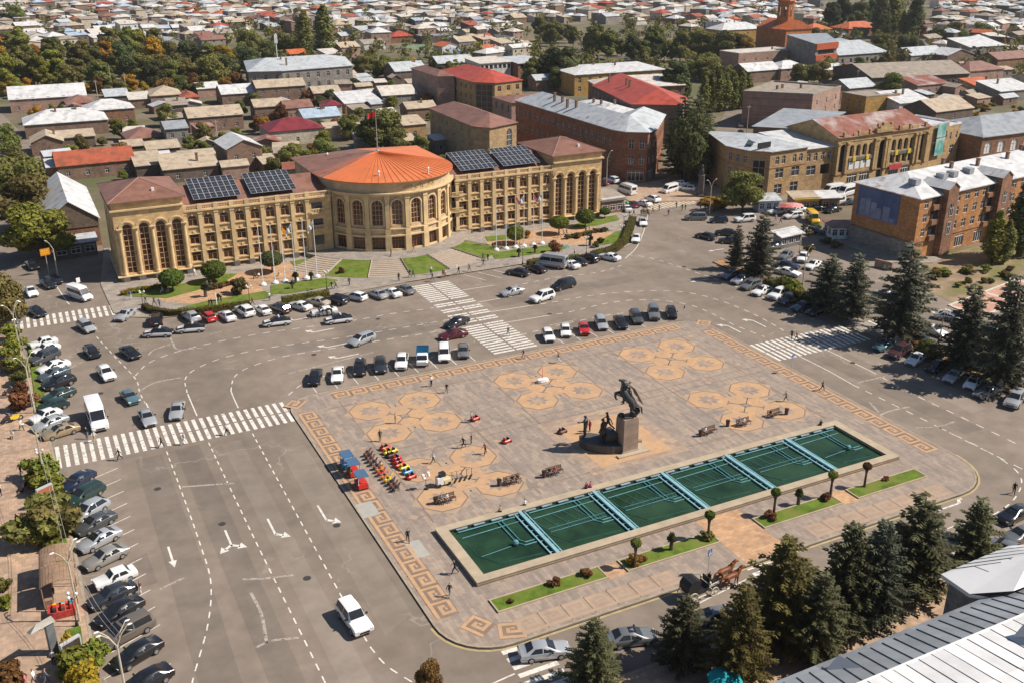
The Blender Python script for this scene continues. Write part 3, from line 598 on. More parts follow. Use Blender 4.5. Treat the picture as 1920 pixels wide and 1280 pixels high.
for a in wa:
    t = radians(a); p = (CX+CRAD*cos(t), CY+CRAD*sin(t))
    window(hall, (*p, 6.2), t+pi/2, 2.15, 5.1, True, 'big', M_BGLASS, M_BFRAME, .45, 'arched_window'); window(hall, (*p, TZ), t+pi/2, 2.6, 2.75, False, 'door', M_BGLASS, mat('door_wood', (.3, .13, .05), .5, .2), .45, 'entrance_door')
    q = MB(); zc = 6.2+5.1-1.075
    for k in range(10):
        t0, t1 = pi*k/10, pi*(k+1)/10; P = []
        for d in (-.18, .0):
            for tt, r in ((t0, 1.12), (t1, 1.12), (t1, 1.45), (t0, 1.45)): P.append(cyl(radians(a-A0)*CRAD-cos(tt)*r, zc+sin(tt)*r, d))
        q.add(P, [(0, 1, 2, 3), (0, 1, 5, 4), (2, 3, 7, 6), (1, 2, 6, 5), (3, 0, 4, 7)])
    for d in (-1.28, 1.28): pt = [cyl(radians(a-A0)*CRAD+d+e, z, o) for e in (-.16, .16) for z in (6.1, zc) for o in (-.15, 0)]; q.add(pt, [(0, 2, 6, 4), (0, 1, 3, 2), (4, 6, 7, 5), (0, 4, 5, 1)])
    q.build('window_surround', M_TUFFP, hall)
def arcband(r0, r1, z0, z1, a0=A0, a1=A1, n=64, nm='cornice', m=None):
    q = MB(); R = []
    for i in range(n+1):
        t = radians(a0+(a1-a0)*i/n); c, s_ = cos(t), sin(t); R.append([(CX+r0*c, CY+r0*s_, z0), (CX+r1*c, CY+r1*s_, z0), (CX+r1*c, CY+r1*s_, z1), (CX+r0*c, CY+r0*s_, z1)])
    q.loft(R); return q.build(nm, m or M_TUFFP, hall)
arcband(13.99, 14.45, 3.95, 4.2); arcband(13.995, 14.35, 5.3, 5.55); arcband(13.985, 14.6, 12.3, 12.6); arcband(13.98, 14.85, 12.6, 12.85); arcband(13.97, 14.5, 14.7, 15.02); arcband(13.9, 14.2, .0, TZ+.35, nm='plinth', m=M_TUFFP)
for k in range(11):
    a = -172.6+16.4*k
    if a > -8: continue
    for o, (z0, z1, w, dd) in enumerate(((TZ, 3.95, .62, .5), (5.55, 12.3, .42, .4), (4.2, 5.3, .55, .4), (11.6, 12.3, .55, .5))):
        q = MB(); t = radians(a); c = (CX+(CRAD+dd/2-.02)*cos(t), CY+(CRAD+dd/2-.02)*sin(t), (z0+z1)/2); q.box(c, (dd, w*2, z1-z0), t); q.build('pilaster', M_TUFFP, hall)
q = MB()                                                  # carved inscription band: raised glyph-like strokes
rr = random.Random(3)
for k in range(15):
    a = -92+k*2.1
    if k in (4, 9, 10): continue
    for s in range(3): q.box((*[(CX, CY)[i]+14.03*(cos, sin)[i](radians(a+rr.uniform(-.5, .5))) for i in (0, 1)], 13.75+rr.uniform(-.25, .25)), (.1, .1 if s else .42, .6 if s else .12), radians(a))
q.build('inscription', mat('inscription_relief', (.5, .33, .1), .7, .1), hall)
# fan roof
q = MB(); ap = (CX+.4, 200.2, 17.7); E_ = []
for i in range(33): t = radians(-180+180*i/32); E_.append((CX+14.75*cos(t), CY+14.75*sin(t), 15.05))
E_ += [(CX+14.75, 214.5, 15.05), (CX, 214.5, 15.6), (CX-14.75, 214.5, 15.05)]
n = len(E_)
for i in range(n): q.poly([E_[i], E_[(i+1) % n], ap], 1 if i in (n-1, n-2) or i < 3 else 0)
q.poly([(x, y, 15.04) for x, y, z in E_][::-1]); q.prism([p[:2] for p in E_], 14.85, 15.05, top=False, mi=0)
rf = q.build('roof', [M_RORANGE, M_RBROWN], hall)
q = MB()
for i in range(0, 33): q.tube([(E_[i][0], E_[i][1], 15.09), (ap[0], ap[1], ap[2]+.03)], .045, 4)
q.build('roof_seam', M_SEAM, rf)
q = MB(); q.lathe([(.5, -.1), (.42, .15), (.12, .3), (.06, 8.2)], ap, 8); q.build('roof_mast', mat('steel', (.5, .5, .5), .35, .1, metal=.6), hall)
q = MB()
for (x, y) in ((60, 208), (64, 186.5), (74, 185)): q.lathe([(.16, 15.2), (.16, 16.4), (.3, 16.45), (.02, 16.75)], (x, y, 0), 8)
q.build('roof_vent', M_FRAME, hall)
recenter(hall, (65.9, 190, 0))
def flag(label, p, mats, w=1.6, h=1., ang=0, n=3):
    b = MB()
    for i in range(10):
        for j in range(n):
            P = []
            for (a, c) in ((i, j), (i+1, j), (i+1, j+1), (i, j+1)): u = a/10; P.append((u*w*cos(.5), .18*sin(u*7)*u-u*w*.2, -h*c/n-u*u*.5))
            b.poly(P, j % len(mats))
    return b.build('flag', mats, None, p, ang, label=label, cat='flag')
flag('red flag flying on the mast above the orange round roof', (ap[0]-.0, ap[1], 25.9), [mat('flag_red', (.42, .03, .03), .7, .1)], 1.9, 1.1, pi)
# solar arrays
M_PV = mat('solar_cell', (.028, .03, .036), .25, .25, .8, spec=.5); M_PVF = mat('panel_frame', (.55, .55, .56), .4, .05, metal=.2)
b = MB(); b.bx(-.53, .53, -1.0, 1.0, 0, .04); PVM = b.mesh('solar_panel', M_PV); b = MB()
for (x0, x1, y0, y1) in ((-.55, -.51, -1.02, 1.02), (.51, .55, -1.02, 1.02), (-.55, .55, -1.02, -.98), (-.55, .55, .98, 1.02), (-.55, .55, -.01, .01)): b.bx(x0, x1, y0, y1, -.01, .055)
PVFM = b.mesh('panel_frame', M_PVF)
for i, (x, lab) in enumerate(((28.7, 'tilted solar panel array on left wing roof beside the corner pavilion'), (39.6, 'tilted solar panel array on left wing roof next to the orange dome roof'), (84.0, 'tilted solar panel array on right wing roof next to the orange dome roof'), (94.2, 'tilted solar panel array on right wing roof beside the corner pavilion'))):
    t = thing('solar_array', lab, 'solar panels', (x, HY+1.4, 13.35), group='solar arrays on the hall roof'); tl = atan2(2.35, 7.7)
    for r in range(4):
        for c in range(8):
            o = ob('solar_panel', PVM, t, (c*1.12+.56, (r+.5)*2.03*cos(tl), (r+.5)*2.03*sin(tl)+.25)); o.rotation_euler = (tl, 0, 0); ob('panel_frame', PVFM, o)
    b = MB()
    for c in (0, 4.5, 8.9): b.tube([(c, .1, .2), (c, 8, 2.55)], .05, 4); b.tube([(c, 8, 2.5), (c, 8, .6)], .05, 4)
    b.build('mounting_rail', M_PVF, t)
# ================================================================== OTHER BUILDINGS
WALLS = {}
def wallm(n, c, bw=.6): return mat('masonry_'+n, c, .9, .14, .5, kind='wall', bw=bw)
WM = {k: wallm(k, c) for k, c in dict(brown=(.23, .15, .11), dark=(.15, .115, .095), pink=(.36, .235, .185), grey=(.26, .235, .21), red=(.25, .115, .068), orange=(.43, .21, .085), yellow=(.45, .31, .155), ochre=(.40, .265, .135), cream=(.52, .45, .36), white=(.6, .58, .55), mustard=(.42, .255, .08), umber=(.26, .14, .085), tuffbrown=(.38, .265, .15)).items()}
def rm(n, c, seam=.9, rust=0, **k): return mat('roofing_'+n, c, k.pop('rough', .5), .14, .35, kind='roof', seam=seam, rust=rust, spec=.4, **k)
RM = dict(white=rm('white', (.59, .58, .57), .9, .06), silver=rm('silver', (.46, .48, .49), 1.1, .07), grey=rm('grey', (.3, .315, .33), 1.1), tan=rm('tan', (.43, .345, .25), 1.6, .1, rough=.9), slate=rm('slate', (.30, .25, .20), 1.6, rough=.9), rust=rm('rust', (.40, .10, .05), 1., .45), red=rm('red', (.42, .075, .045), 1.1), brown=rm('brown', (.25, .125, .09), 1.2),
          maroon=rm('maroon', (.2, .028, .035), 1.1), blue=rm('blue', (.36, .44, .52), 1.), orange=rm('orange', (.5, .13, .045), 1.1), pale=rm('pale', (.55, .5, .44), 1.3, .16, rough=.8), rusty=rm('rusty', (.25, .085, .05), .5, .2, col2=(.42, .36, .33)))
M_BRICK = mat('chimney_brick', (.2, .12, .085), .9, .2, 2)
RCOL = dict(white='white', silver='silver', grey='grey', tan='tan', slate='worn brown', rust='rusty', red='red', brown='brown', maroon='maroon', blue='pale blue', orange='orange', pale='pale', rusty='rusty brown')
def offs(V, e):
    n = len(V); R = []
    for i in range(n):
        a, p, q = Vector(V[i-1]), Vector(V[i]), Vector(V[(i+1) % n]); d1 = (p-a).normalized(); d2 = (q-p).normalized()
        n1 = Vector((d1.y, -d1.x)); n2 = Vector((d2.y, -d2.x)); k = e/max(.35, (1+n1.dot(n2))); R.append((p.x+(n1.x+n2.x)*k, p.y+(n1.y+n2.y)*k))
    return R
def pbuild(name, label, V, H, wall, roof=None, wins={}, over=.45, group=None, base=None, chim=0, cat='building', band=None, frame=None, glass=None, depth=.22):
    """footprint V runs counter-clockwise; roof = (kind, ridge points, rise, material)"""
    t = thing(name, label, cat, group=group); n = len(V); w = MB(); pl = []
    for i in range(n):
        a, c = Vector(V[i]), Vector(V[(i+1) % n]); d = c-a; L = d.length; ang = atan2(d.y, d.x); ops = []
        for spec in wins.get(i, []):
            cnt, ww, rows, style, arch = spec[:5]; m0, m1 = (spec[5] if len(spec) > 5 else (0, 0))
            for k in range(cnt):
                u = m0+(L-m0-m1)*(k+.5)/cnt
                for (v, h) in rows:
                    if ww < L-.2: ops.append((u, v, ww, h, arch)); pl.append((a+d*(u/L), v, ang, ww, h, arch, style))
        facade(w, flat((a.x, a.y, 0), ang), L, H, ops, depth)
    kind, ridge, rise, rmat = roof
    if kind == 'gable': (e0, e1) = ridge; w.poly([(*V[e0], H), (*V[(e0+1) % n], H), (*((Vector(V[e0])+Vector(V[(e0+1) % n]))/2), H+rise)]); w.poly([(*V[e1], H), (*V[(e1+1) % n], H), (*((Vector(V[e1])+Vector(V[(e1+1) % n]))/2), H+rise)])
    w.build('wall', wall, t)
    for (p, v, ang, ww, h, arch, style) in pl: window(t, (p.x, p.y, v), ang, ww, h, arch, style, glass, frame, depth)
    r = MB(); O = offs(V, over)
    if kind == 'hip':
        near = [min(range(len(ridge)), key=lambda k: (Vector(ridge[k])-Vector(p)).length) for p in O]; z0 = H-.05
        for i in range(n):
            j = (i+1) % n; P = [(*O[i], z0), (*O[j], z0), (*ridge[near[j]], H+rise)]
            if near[i] != near[j]:
                st = 1 if near[i] > near[j] else -1; k = near[j]
                while k != near[i]: k += st; P.append((*ridge[k], H+rise))
            r.poly(P)
        r.prism(O, z0-.18, z0, top=False); r.poly([(*p, z0-.18) for p in O][::-1])
    elif kind == 'gable':
        e0, e1 = ridge; A, B_, C, D = V[e0], V[(e0+1) % 4], V[e1], V[(e1+1) % 4]   # gable edges A-B and C-D
        m1, m2 = (Vector(A)+Vector(B_))/2, (Vector(C)+Vector(D))/2; ax = (m1-m2).normalized()*over; m1 += ax; m2 -= ax
        for (P, Q) in ((A, D), (B_, C)):
            P, Q = Vector(P), Vector(Q); o = (P-(Vector(A)+Vector(B_))/2).normalized(); k = over*rise/max(.5, (P-(Vector(A)+Vector(B_))/2).length); P = P+ax+o*over; Q = Q-ax+o*over
            top = [(*m1, H+rise+.02), (*P, H-k+.02), (*Q, H-k+.02), (*m2, H+rise+.02)]; r.add(top+[(x, y, z-.14) for x, y, z in top], [(0, 1, 2, 3), (7, 6, 5, 4), (0, 4, 5, 1), (1, 5, 6, 2), (2, 6, 7, 3)])
    elif kind == 'shed':
        z = [H+(rise if i in ridge else 0)+.05 for i in range(n)]; top = [(*O[i], z[i]) for i in range(n)]; r.poly(top); r.poly([(x, y, q-.15) for x, y, q in top][::-1]); r.add(top+[(x, y, q-.15) for x, y, q in top], [(i, (i+1) % n, n+(i+1) % n, n+i) for i in range(n)])
        for i in range(n): w
    elif kind == 'flat':
        r.prism(offs(V, .06), H-.02, H+rise, top=False); I = offs(V, -.3); r.prism(I, H, H+rise, top=False); Oo = offs(V, .06)
        for i in range(n): j = (i+1) % n; r.quad((*Oo[i], H+rise), (*Oo[j], H+rise), (*I[j], H+rise), (*I[i], H+rise))
        r.poly([(*p, H+.1) for p in offs(V, -.29)], 0)
    ro = r.build('roof', rmat, t)
    if kind == 'shed':
        q = MB()
        for i in range(n):
            j = (i+1) % n; q.poly([(*V[i], H-.01), (*V[j], H-.01), (*V[j], z[j]-.05), (*V[i], z[i]-.05)])
        q.build('upper_wall', wall, t)
    c = (sum(p[0] for p in V)/n, sum(p[1] for p in V)/n)
    rr = random.Random(int(abs(c[0]*7+c[1]*3)))
    for k in range(chim):
        f = rr.uniform(.2, .8); g = rr.uniform(.35, .65); p = Vector(V[0])*(1-f)*(1-g)+Vector(V[1])*f*(1-g)+Vector(V[2 % n])*f*g+Vector(V[-1])*(1-f)*g
        q = MB(); q.bx(p.x-.3, p.x+.3, p.y-.3, p.y+.3, H, H+rise+.7); q.bx(p.x-.38, p.x+.38, p.y-.38, p.y+.38, H+rise+.7, H+rise+.85); q.build('chimney', M_BRICK, ro)
    if band:
        for (z0, z1, m) in band:
            q = MB(); q.prism(offs(V, .12), z0, z1, top=True, bot=True); q.build('cornice', m, t)
    recenter(t, (*V[0], 0)); return t
def rectV(x, y, w, d, yaw=0):
    c, s = cos(yaw), sin(yaw); return [(x+c*a-s*b_, y+s*a+c*b_) for a, b_ in ((0, 0), (w, 0), (w, d), (0, d))]
def hipridge(V):
    a, b_, c, d = [Vector(p) for p in V]; w, dd = (b_-a).length, (d-a).length
    if w >= dd: u = (b_-a).normalized()*dd/2; return [tuple((a+d)/2+u), tuple((b_+c)/2-u)]
    u = (d-a).normalized()*w/2; return [tuple((a+b_)/2+u), tuple((d+c)/2-u)]
S3 = [(1.2, 1.7), (4.7, 1.7), (8.2, 1.7)]
# red tuff apartment block with the rounded corner
A = [(140, 276), (140.2, 220), (141.6, 216), (146.2, 213), (151, 216.3), (165.3, 233.2), (156.5, 240), (152.4, 234), (152.4, 276)]
pb = pbuild('apartment_block', 'dark red tuff block with rounded street corner and long grey metal roof', A, 13.2, WM['red'], ('hip', [(146, 270), (146.2, 222), (157.5, 232.3)], 2.9, RM['silver']),
       {0: [(18, 1.3, [(4.6, 2.0), (8.8, 2.2)], 'cross', False)], 2: [(2, 1.3, [(4.6, 2.4), (8.6, 2.6)], 'cross', True), (1, 4.2, [(.3, 2.7)], 'door', False)], 3: [(2, 1.5, [(4.6, 2.4), (8.6, 2.6)], 'cross', True), (1, 3.6, [(.3, 2.7)], 'door', False)], 4: [(6, 1.3, [(1, 2), (4.6, 2.2), (8.8, 2.2)], 'cross', False)]}, chim=5, frame=M_FRAME, band=[(3.6, 3.9, WM['red']), (12.6, 12.9, WM['red'])])
for (x, y) in ((146, 262), (147, 245), (145, 232)):
    pass
# commercial row on the right
M_SIGNY = mat('sign_yellow', (.7, .5, .03), .5, .1); M_SIGNR = mat('sign_red', (.5, .05, .08), .5, .2); M_SIGNT = mat('banner_teal', (.14, .36, .33), .6, .5, .8, col2=(.38, .5, .46)); M_BLKS = mat('sign_black', (.02, .02, .02), .6, .2); M_WHITE = mat('white_panel', (.72, .71, .69), .6, .12, 1.5)
def front_rows(n, w, rows, style='plain', arch=False, m=(0, 0)): return (n, w, rows, style, arch, m)
c1 = pbuild('shop_building', 'ochre two-storey shop on the street corner with white roof and dark shaded bay', [(158.4, 196), (159.6, 189), (163.2, 185.4), (175.4, 186.2), (175.2, 205), (166, 214)], 11.6, WM['ochre'], ('hip', [(168, 195), (170, 200)], 1.2, RM['silver']),
       {2: [front_rows(2, 1.2, [(8.1, 2.0)], 'cross', True, (1.4, 6.6)), front_rows(2, 1.2, [(8.1, 2.0)], 'cross', True, (7.2, .8)), front_rows(2, 2.6, [(4.6, 2.4), (.6, 2.5)], 'cross', False, (.8, .6))], 0: [front_rows(3, 1.1, [(4.6, 2), (8.1, 2)], 'cross')], 1: [front_rows(1, 3, [(.5, 2.8), (4.6, 4.6)], 'cross')]}, band=[(11, 11.3, WM['orange']), (7.3, 7.5, WM['orange'])])
for k in range(3):
    q = MB(); q.box((5.2+k*2.6, -2.4+k*2.2, 12.35), (1.5, 7, .08), -.75, 0, 0, .06); q.build('roof_panel', mat('dark_roof_panel', (.035, .037, .04), .4, .2, 1), c1)
q = MB(); q.box((4.6, -8.2, 12.7), (4.4, .15, 1.3), .1); q.build('roof_sign', M_BLKS, c1)
c2 = pbuild('shop_building', 'narrow ochre shop with four arched windows between the corner shop and the arcade', [(175.5, 186.6), (184.6, 186.6), (184.6, 204), (175.5, 204)], 10.8, WM['ochre'], ('shed', (2, 3), 1.2, RM['white']), {0: [front_rows(4, 1.1, [(7.6, 2.0)], 'cross', True), front_rows(2, 3., [(4.0, 2.4)], 'cross')]}, band=[(10.2, 10.5, WM['yellow'])])
q = MB(); q.box((180, 185, 3.6), (9, 3.2, .15), rx=.25); q.build('awning', RM['slate'], c2); c2.children[-1].location = Vector(c2.children[-1].location)-Vector((175.5, 186.6, 0))
arc_ = [(184.8, 185.6), (218.6, 187.4), (217.6, 206), (184.4, 204)]
c3 = pbuild('shopping_arcade', 'grand ochre arcade with tall arched loggias, carved crest and rusty red metal roof', arc_, 13., WM['yellow'], ('gable', (3, 1), 3.2, RM['rusty']),
       {0: [front_rows(1, 2.4, [(3.9, 7.2)], 'plain', True, (.6, 30)), front_rows(4, 1.55, [(7.6, 3.0)], 'plain', True, (4.2, 20.5)), front_rows(4, 1.7, [(4.3, 2.1)], 'plain', False, (4.2, 20.5)), front_rows(1, 2.4, [(.3, 10.6)], 'plain', True, (14.6, 15.4)), front_rows(4, 1.55, [(7.6, 3.0)], 'plain', True, (19.6, 5)), front_rows(4, 1.7, [(4.3, 2.1)], 'plain', False, (19.6, 5)), front_rows(1, 2.2, [(3.9, 7.2)], 'plain', True, (30.4, .6)), front_rows(2, 3.6, [(.3, 2.7)], 'door', False, (4.2, 20.5)), front_rows(2, 3.6, [(.3, 2.7)], 'door', False, (19.6, 5))]},
       band=[(11.6, 11.9, WM['yellow']), (12.6, 13.02, WM['yellow']), (3.2, 3.5, WM['umber'])], depth=.7)
dv = Vector((33.8, 1.8)).normalized(); aa = atan2(dv.y, dv.x)
def onarc(u, o=.3): return (dv.x*u+dv.y*o, dv.y*u-dv.x*o)
for u in (.3, 3.5, 13.6, 14.4, 17.6, 18.6, 28.8, 30.2, 33.4):
    q = MB(); q.box((*onarc(u, .18), 7.5), (.7, .5, 8), aa); q.box((*onarc(u, .25), 11.3), (.95, .7, .5), aa); q.build('pilaster', WM['yellow'], c3)
q = MB(); q.box((*onarc(16.2, .1), 13.5), (6.2, 1, 1), aa); q.box((*onarc(16.2, .1), 14.3), (4, .9, .8), aa); q.box((*onarc(16.2, .1), 15.), (1.6, .8, .9), aa)
for s in (-1, 1): q.box((*onarc(16.2+s*2.4, .1), 14.9), (.5, .6, .9), aa)
q.build('crest', WM['yellow'], c3)
for u in (1.8, 7, 11, 22, 26, 32.): q = MB(); q.box((*onarc(u, .1), 13.6), (.6, .6, 1.2), aa); q.build('parapet_post', WM['yellow'], c3)
for u in (6.4, 9, 24, 28): q = MB(); q.box((*onarc(u, .1), 13.35), (2.6, .3, .7), aa); q.build('parapet_panel', WM['yellow'], c3)
for (u, w) in ((8.8, 8.6), (24.4, 8.6)):
    q = MB(); q.box((*onarc(u, .12), 6.95), (w, .2, .7), aa); q.build('sign_board', mat('sign_grey', (.14, .14, .13), .6, .2), c3)
    for k in (-2.6, 2.2): q = MB(); q.box((*onarc(u+k, .3), 7), (1, .25, 1.1), aa); q.build('sign_panel', M_SIGNY, c3)
q = MB(); q.box((*onarc(22, .4), 3.4), (4.6, .2, 1.3), aa); q.build('sign_panel', M_SIGNR, c3)
for k in range(4): q = MB(); q.box((*onarc(5.6+k*2.1, .02), 5.3), (1.5, .06, 1.9), aa); q.build('window_blind', M_WHITE, c3)
c4 = pbuild('shop_building', 'slim ochre building wrapped in a torn teal banner beside the arcade', [(218.9, 187.6), (228.6, 189.6), (227, 205), (217.9, 205)], 12.6, WM['ochre'], ('flat', (), .5, RM['white']), {0: [front_rows(2, 1.1, [(8.6, 2)], 'cross', True, (6.6, .2)), front_rows(1, 1.8, [(4.8, 2)], 'cross', False, (6.6, .4))]})
q = MB(); q.box((5.1, .3, 6.8), (4.2, .12, 4.6), .2); q.box((5.1, .3, 11.2), (4.2, .12, 3.6), .2); bo = q.build('banner', M_SIGNT, c4)
c5 = pbuild('shop_building', 'ochre shop at the end of the arcade row next to the arched hall', [(228.8, 189.8), (235.4, 191.4), (234, 206), (227.2, 205)], 11.6, WM['ochre'], ('flat', (), .4, RM['white']), {0: [front_rows(2, 1.1, [(7.8, 2)], 'cross', True), front_rows(1, 2.2, [(4., 2.2)], 'cross')]})
pbuild('market_hall', 'brown brick hall with white arched windows and grey hipped roof at right edge', [(236.4, 184.5), (300, 184.5), (300, 206), (236.4, 206)], 9, WM['umber'], ('hip', [(247, 195), (290, 195)], 3.4, RM['grey']), {0: [(12, 2.6, [(4.2, 3.2)], 'cross', True)]}, glass=M_WHITE)
# orange tuff apartment house with the billboard
yo = radians(7.2); V = rectV(155.3, 132.6, 62, 15.8, yo); V = [V[0], V[1], V[2], (154.4, 148.8)]
oa = pbuild('apartment_house', 'orange tuff apartment house with blue billboard on its end wall and white hipped roof', V, 12.7, WM['orange'], ('hip', [(161.6, 142.4), (210, 148)], 2.7, RM['white']),
       {0: [(2, 1.2, [(4.9, 1.7), (8.4, 1.7), (10.9, 1.5)] if False else [(4.6, 1.7), (7.5, 1.7), (10.3, 1.6)], 'cross', False, (1, 55.5)), (3, 1.4, [(4.6, 1.7), (7.5, 1.7), (10.3, 1.6)], 'cross', False, (11.2, 41.5)), (2, 1.4, [(4.6, 1.7), (7.5, 1.7), (10.3, 1.6)], 'cross', False, (20.6, 36.5)), (6, 1.4, [(4.6, 1.7), (7.5, 1.7), (10.3, 1.6)], 'cross', False, (31, 12)), (3, 3, [(.5, 2.6)], 'door', False, (12, 30))]}, chim=6, band=[(3.6, 3.8, WM['umber'])], depth=.16)
def onoa(u, o): return (u*cos(yo)+o*sin(yo), u*sin(yo)-o*cos(yo))
for (u, w) in ((8.6, 3.4), (27, 3.6), (46, 3.6)):
    q = MB(); c = onoa(u, .7); q.box((*c, 6.9), (w, 1.4, 13.8), yo); q.add([(*onoa(u-w/2, 1.4), 13.8), (*onoa(u+w/2, 1.4), 13.8), (*onoa(u, 1.4), 14.9)], [(0, 1, 2)]); q.build('stair_bay', WM['umber'], oa)
    q = MB(); q.quad((*onoa(u-w/2-.25, 1.6), 13.7), (*onoa(u, 1.6), 15), (*onoa(u, -5), 15.), (*onoa(u-w/2-.25, -5), 13.7)); q.quad((*onoa(u+w/2+.25, 1.6), 13.7), (*onoa(u, 1.6), 15), (*onoa(u, -5), 15.), (*onoa(u+w/2+.25, -5), 13.7)); q.build('bay_roof', RM['white'], oa)
    for z in (4.4, 8.2): window(oa, (*onoa(u, 1.42), z), yo, 1.2, 2.6, z > 8, 'cross', depth=.02)
for (u) in (5.2, 23.6, 30.6):
    for z in (3.6, 6.8, 9.8): q = MB(); q.box((*onoa(u, .3), z+.5), (2.4, .6, 1), yo); q.box((*onoa(u, .05), z+1.9), (2.4, .12, 1.6), yo, 1); q.build('balcony', [WM['umber'], M_GLASS], oa)
for u in (4, 13, 16.5, 22): q = MB(); q.box((*onoa(u, -4.6), 14.6), (1.6, 1.8, 1.1), yo); q.build('dormer', RM['grey'], oa)
q = MB(); wv0 = Vector(V[0])-Vector(V[3]); wu0 = wv0.normalized(); pm = (Vector(V[0])+Vector(V[3]))/2-Vector(V[0]); q.box((pm.x+wu0.y*.08, pm.y-wu0.x*.08, 1.75), (wv0.length+.1, .3, 3.5), atan2(wu0.y, wu0.x)); q.build('grey_plinth', WM['grey'], oa)
bb = MB(); M_BB = mat('billboard_print', (.055, .085, .20), .5, .15, .4, col2=(.10, .14, .27)); M_BB2 = mat('billboard_towers', (.2, .225, .32), .5, .25, .8)
wv = Vector(V[0])-Vector(V[3]); wl = wv.length; wu = wv/wl
def onw(u, z, o=.12): p = Vector(V[3])+wu*u; return (p.x+wu.y*o, p.y-wu.x*o, z)
bb.add([onw(u, z, o) for o in (0, .14) for u, z in ((1.2, 6.2), (11.6, 6.2), (11.6, 12.2), (1.2, 12.2))], [(4, 5, 6, 7), (0, 1, 5, 4), (1, 2, 6, 5), (2, 3, 7, 6), (3, 0, 4, 7)], 0)
for (u0, u1, z1) in ((2, 3.3, 9.8), (3.4, 4.6, 10.1), (4.8, 6.2, 9.5), (7.9, 9.5, 9.3), (6.3, 7.5, 8.6), (9.7, 10.8, 7.2)): bb.add([onw(u, z, .146) for u, z in ((u0, 6.3), (u1, 6.3), (u1, z1), (u0, z1))], [(0, 1, 2, 3)], 1)
bb.build('billboard', [M_BB, M_BB2], None, label='large blue billboard with pale tower blocks on the orange end wall', cat='billboard')
# other big blocks
pbuild('office_block', 'brown-roofed tuff block behind the hall with one tall arched window', [(116, 287), (114.9, 252.4), (117.8, 248.2), (128.4, 252.6), (128.4, 287)], 11, WM['tuffbrown'], ('hip', [(121.5, 281), (122, 257)], 2.4, RM['brown']), {0: [(6, 1.2, [(1.5, 1.8), (4.8, 1.8), (8, 1.8)], 'cross', False)], 2: [(1, 2.2, [(1.6, 8)], 'big', True, (6, .8))]}, frame=M_FRAME)
pbuild('hotel', 'four-storey tuff hotel with bright red hipped roof and dark glazed corner', [(150.4, 330), (156, 324), (168.4, 327), (169, 366), (150.2, 364)], 11.6, WM['ochre'], ('hip', [(159, 354), (160, 336)], 3.2, RM['red']), {4: [(8, 1.1, [(2, 1.6), (5.2, 1.6), (8.6, 1.6)], 'cross', False)], 0: [(1, 6.4, [(.5, 10.4)], 'big', False)], 1: [(3, 1.6, [(8.4, 1.8), (5., 1.8)], 'cross', False)]}, frame=M_BFRAME)
pbuild('hotel_annex', 'pinkish tuff annex with worn brown roof left of the red-roofed hotel', [(143.8, 347), (149.6, 345), (149.8, 372), (144, 374)], 12, WM['pink'], ('hip', [(147, 352), (147, 368)], 1.6, RM['brown']), {3: [(5, 1.1, [(2, 1.6), (5.2, 1.6), (8.6, 1.6)], 'cross', False)]})
pbuild('arcade_house', 'low tuff house with three arched windows between hotel and grey-roofed block', rectV(150.6, 300, 18, 14), 8.4, WM['pink'], ('hip', [(156, 307), (164, 307)], 1.3, RM['brown']), {3: [(3, 1.6, [(4.6, 2.6)], 'plain', True)], 0: [(4, 1.6, [(4.6, 2.6)], 'plain', True), (3, 2, [(.6, 2.4)], 'door', False)]})
pbuild('school', 'grey stone school with silver hipped roofs and dormers behind the houses', [(90, 417), (103, 413.5), (134, 417.5), (141, 450), (97, 455)], 9, WM['grey'], ('hip', [(101, 433), (128, 434)], 3.2, RM['silver']), {0: [(3, 1.3, [(1.6, 2), (5.4, 2.1)], 'cross', False)], 1: [(7, 1.4, [(1.6, 2), (5.4, 2.1)], 'cross', True)], 4: [(6, 1.3, [(1.6, 2), (5.4, 2.1)], 'cross', False)]}, chim=2)
pbuild('apartment_block', 'long dark tuff block with twin bright red hipped roofs', [(182.4, 300.6), (171.9, 260), (184.6, 251.2), (194.4, 263), (204, 304), (196, 312)], 12, WM['dark'], ('hip', [(193, 300), (183, 262)], 3.6, RM['red']), {0: [(10, 1.2, [(1.5, 1.8), (5, 1.8), (8.4, 1.8)], 'cross', False)]}, chim=3)
pbuild('apartment_block', 'cream block with white metal hipped roof tucked behind the grey-roofed corner block', rectV(154, 250, 20, 30), 10, WM['ochre'], ('hip', hipridge(rectV(154, 250, 20, 30)), 2.6, RM['white']), {0: [(6, 1.2, [(1.5, 1.8), (5, 1.8)], 'cross', False)]}, chim=3)
pbuild('apartment_house', 'pink tuff house with flat roof and blank tower wall behind the shops', [(221, 267.4), (236.9, 251.6), (259, 262), (247, 283)], 11.2, WM['pink'], ('flat', (), .6, RM['slate']), {1: [(3, 1.1, [(4.4, 1.7), (7.6, 1.7)], 'cross', False)]}, chim=3)
pbuild('workshop', 'low building with grey sheet roof in front of the pink tuff house', [(200, 236), (212, 224), (236, 236), (224, 250)], 6.6, WM['brown'], ('shed', (2, 3), 1.6, RM['grey']), {1: [(4, 1.2, [(3.4, 1.6)], 'cross', False)]})
pbuild('panel_house', 'tall grey house with orange-red panelled balcony front and blue-grey roof', [(350, 394), (341.6, 364.4), (357.4, 367.2), (372, 391)], 13, WM['grey'], ('shed', (0, 3), 1.5, RM['grey']), {0: [(4, .9, [(10.4, .9)], 'plain', True)], 1: [(1, 12, [(3, 2.2), (7.8, 2.4)], 'plain', False)]})
q = MB(); u = Vector((15.8, 2.8)).normalized()
for (z0, z1) in ((.2, 3), (5.2, 7.8), (10.2, 13.1)): q.box((u.x*8+u.y*.4-8.4, u.y*8-u.x*.4-29.6, (z0+z1)/2), (16.2, .6, z1-z0), atan2(u.y, u.x))
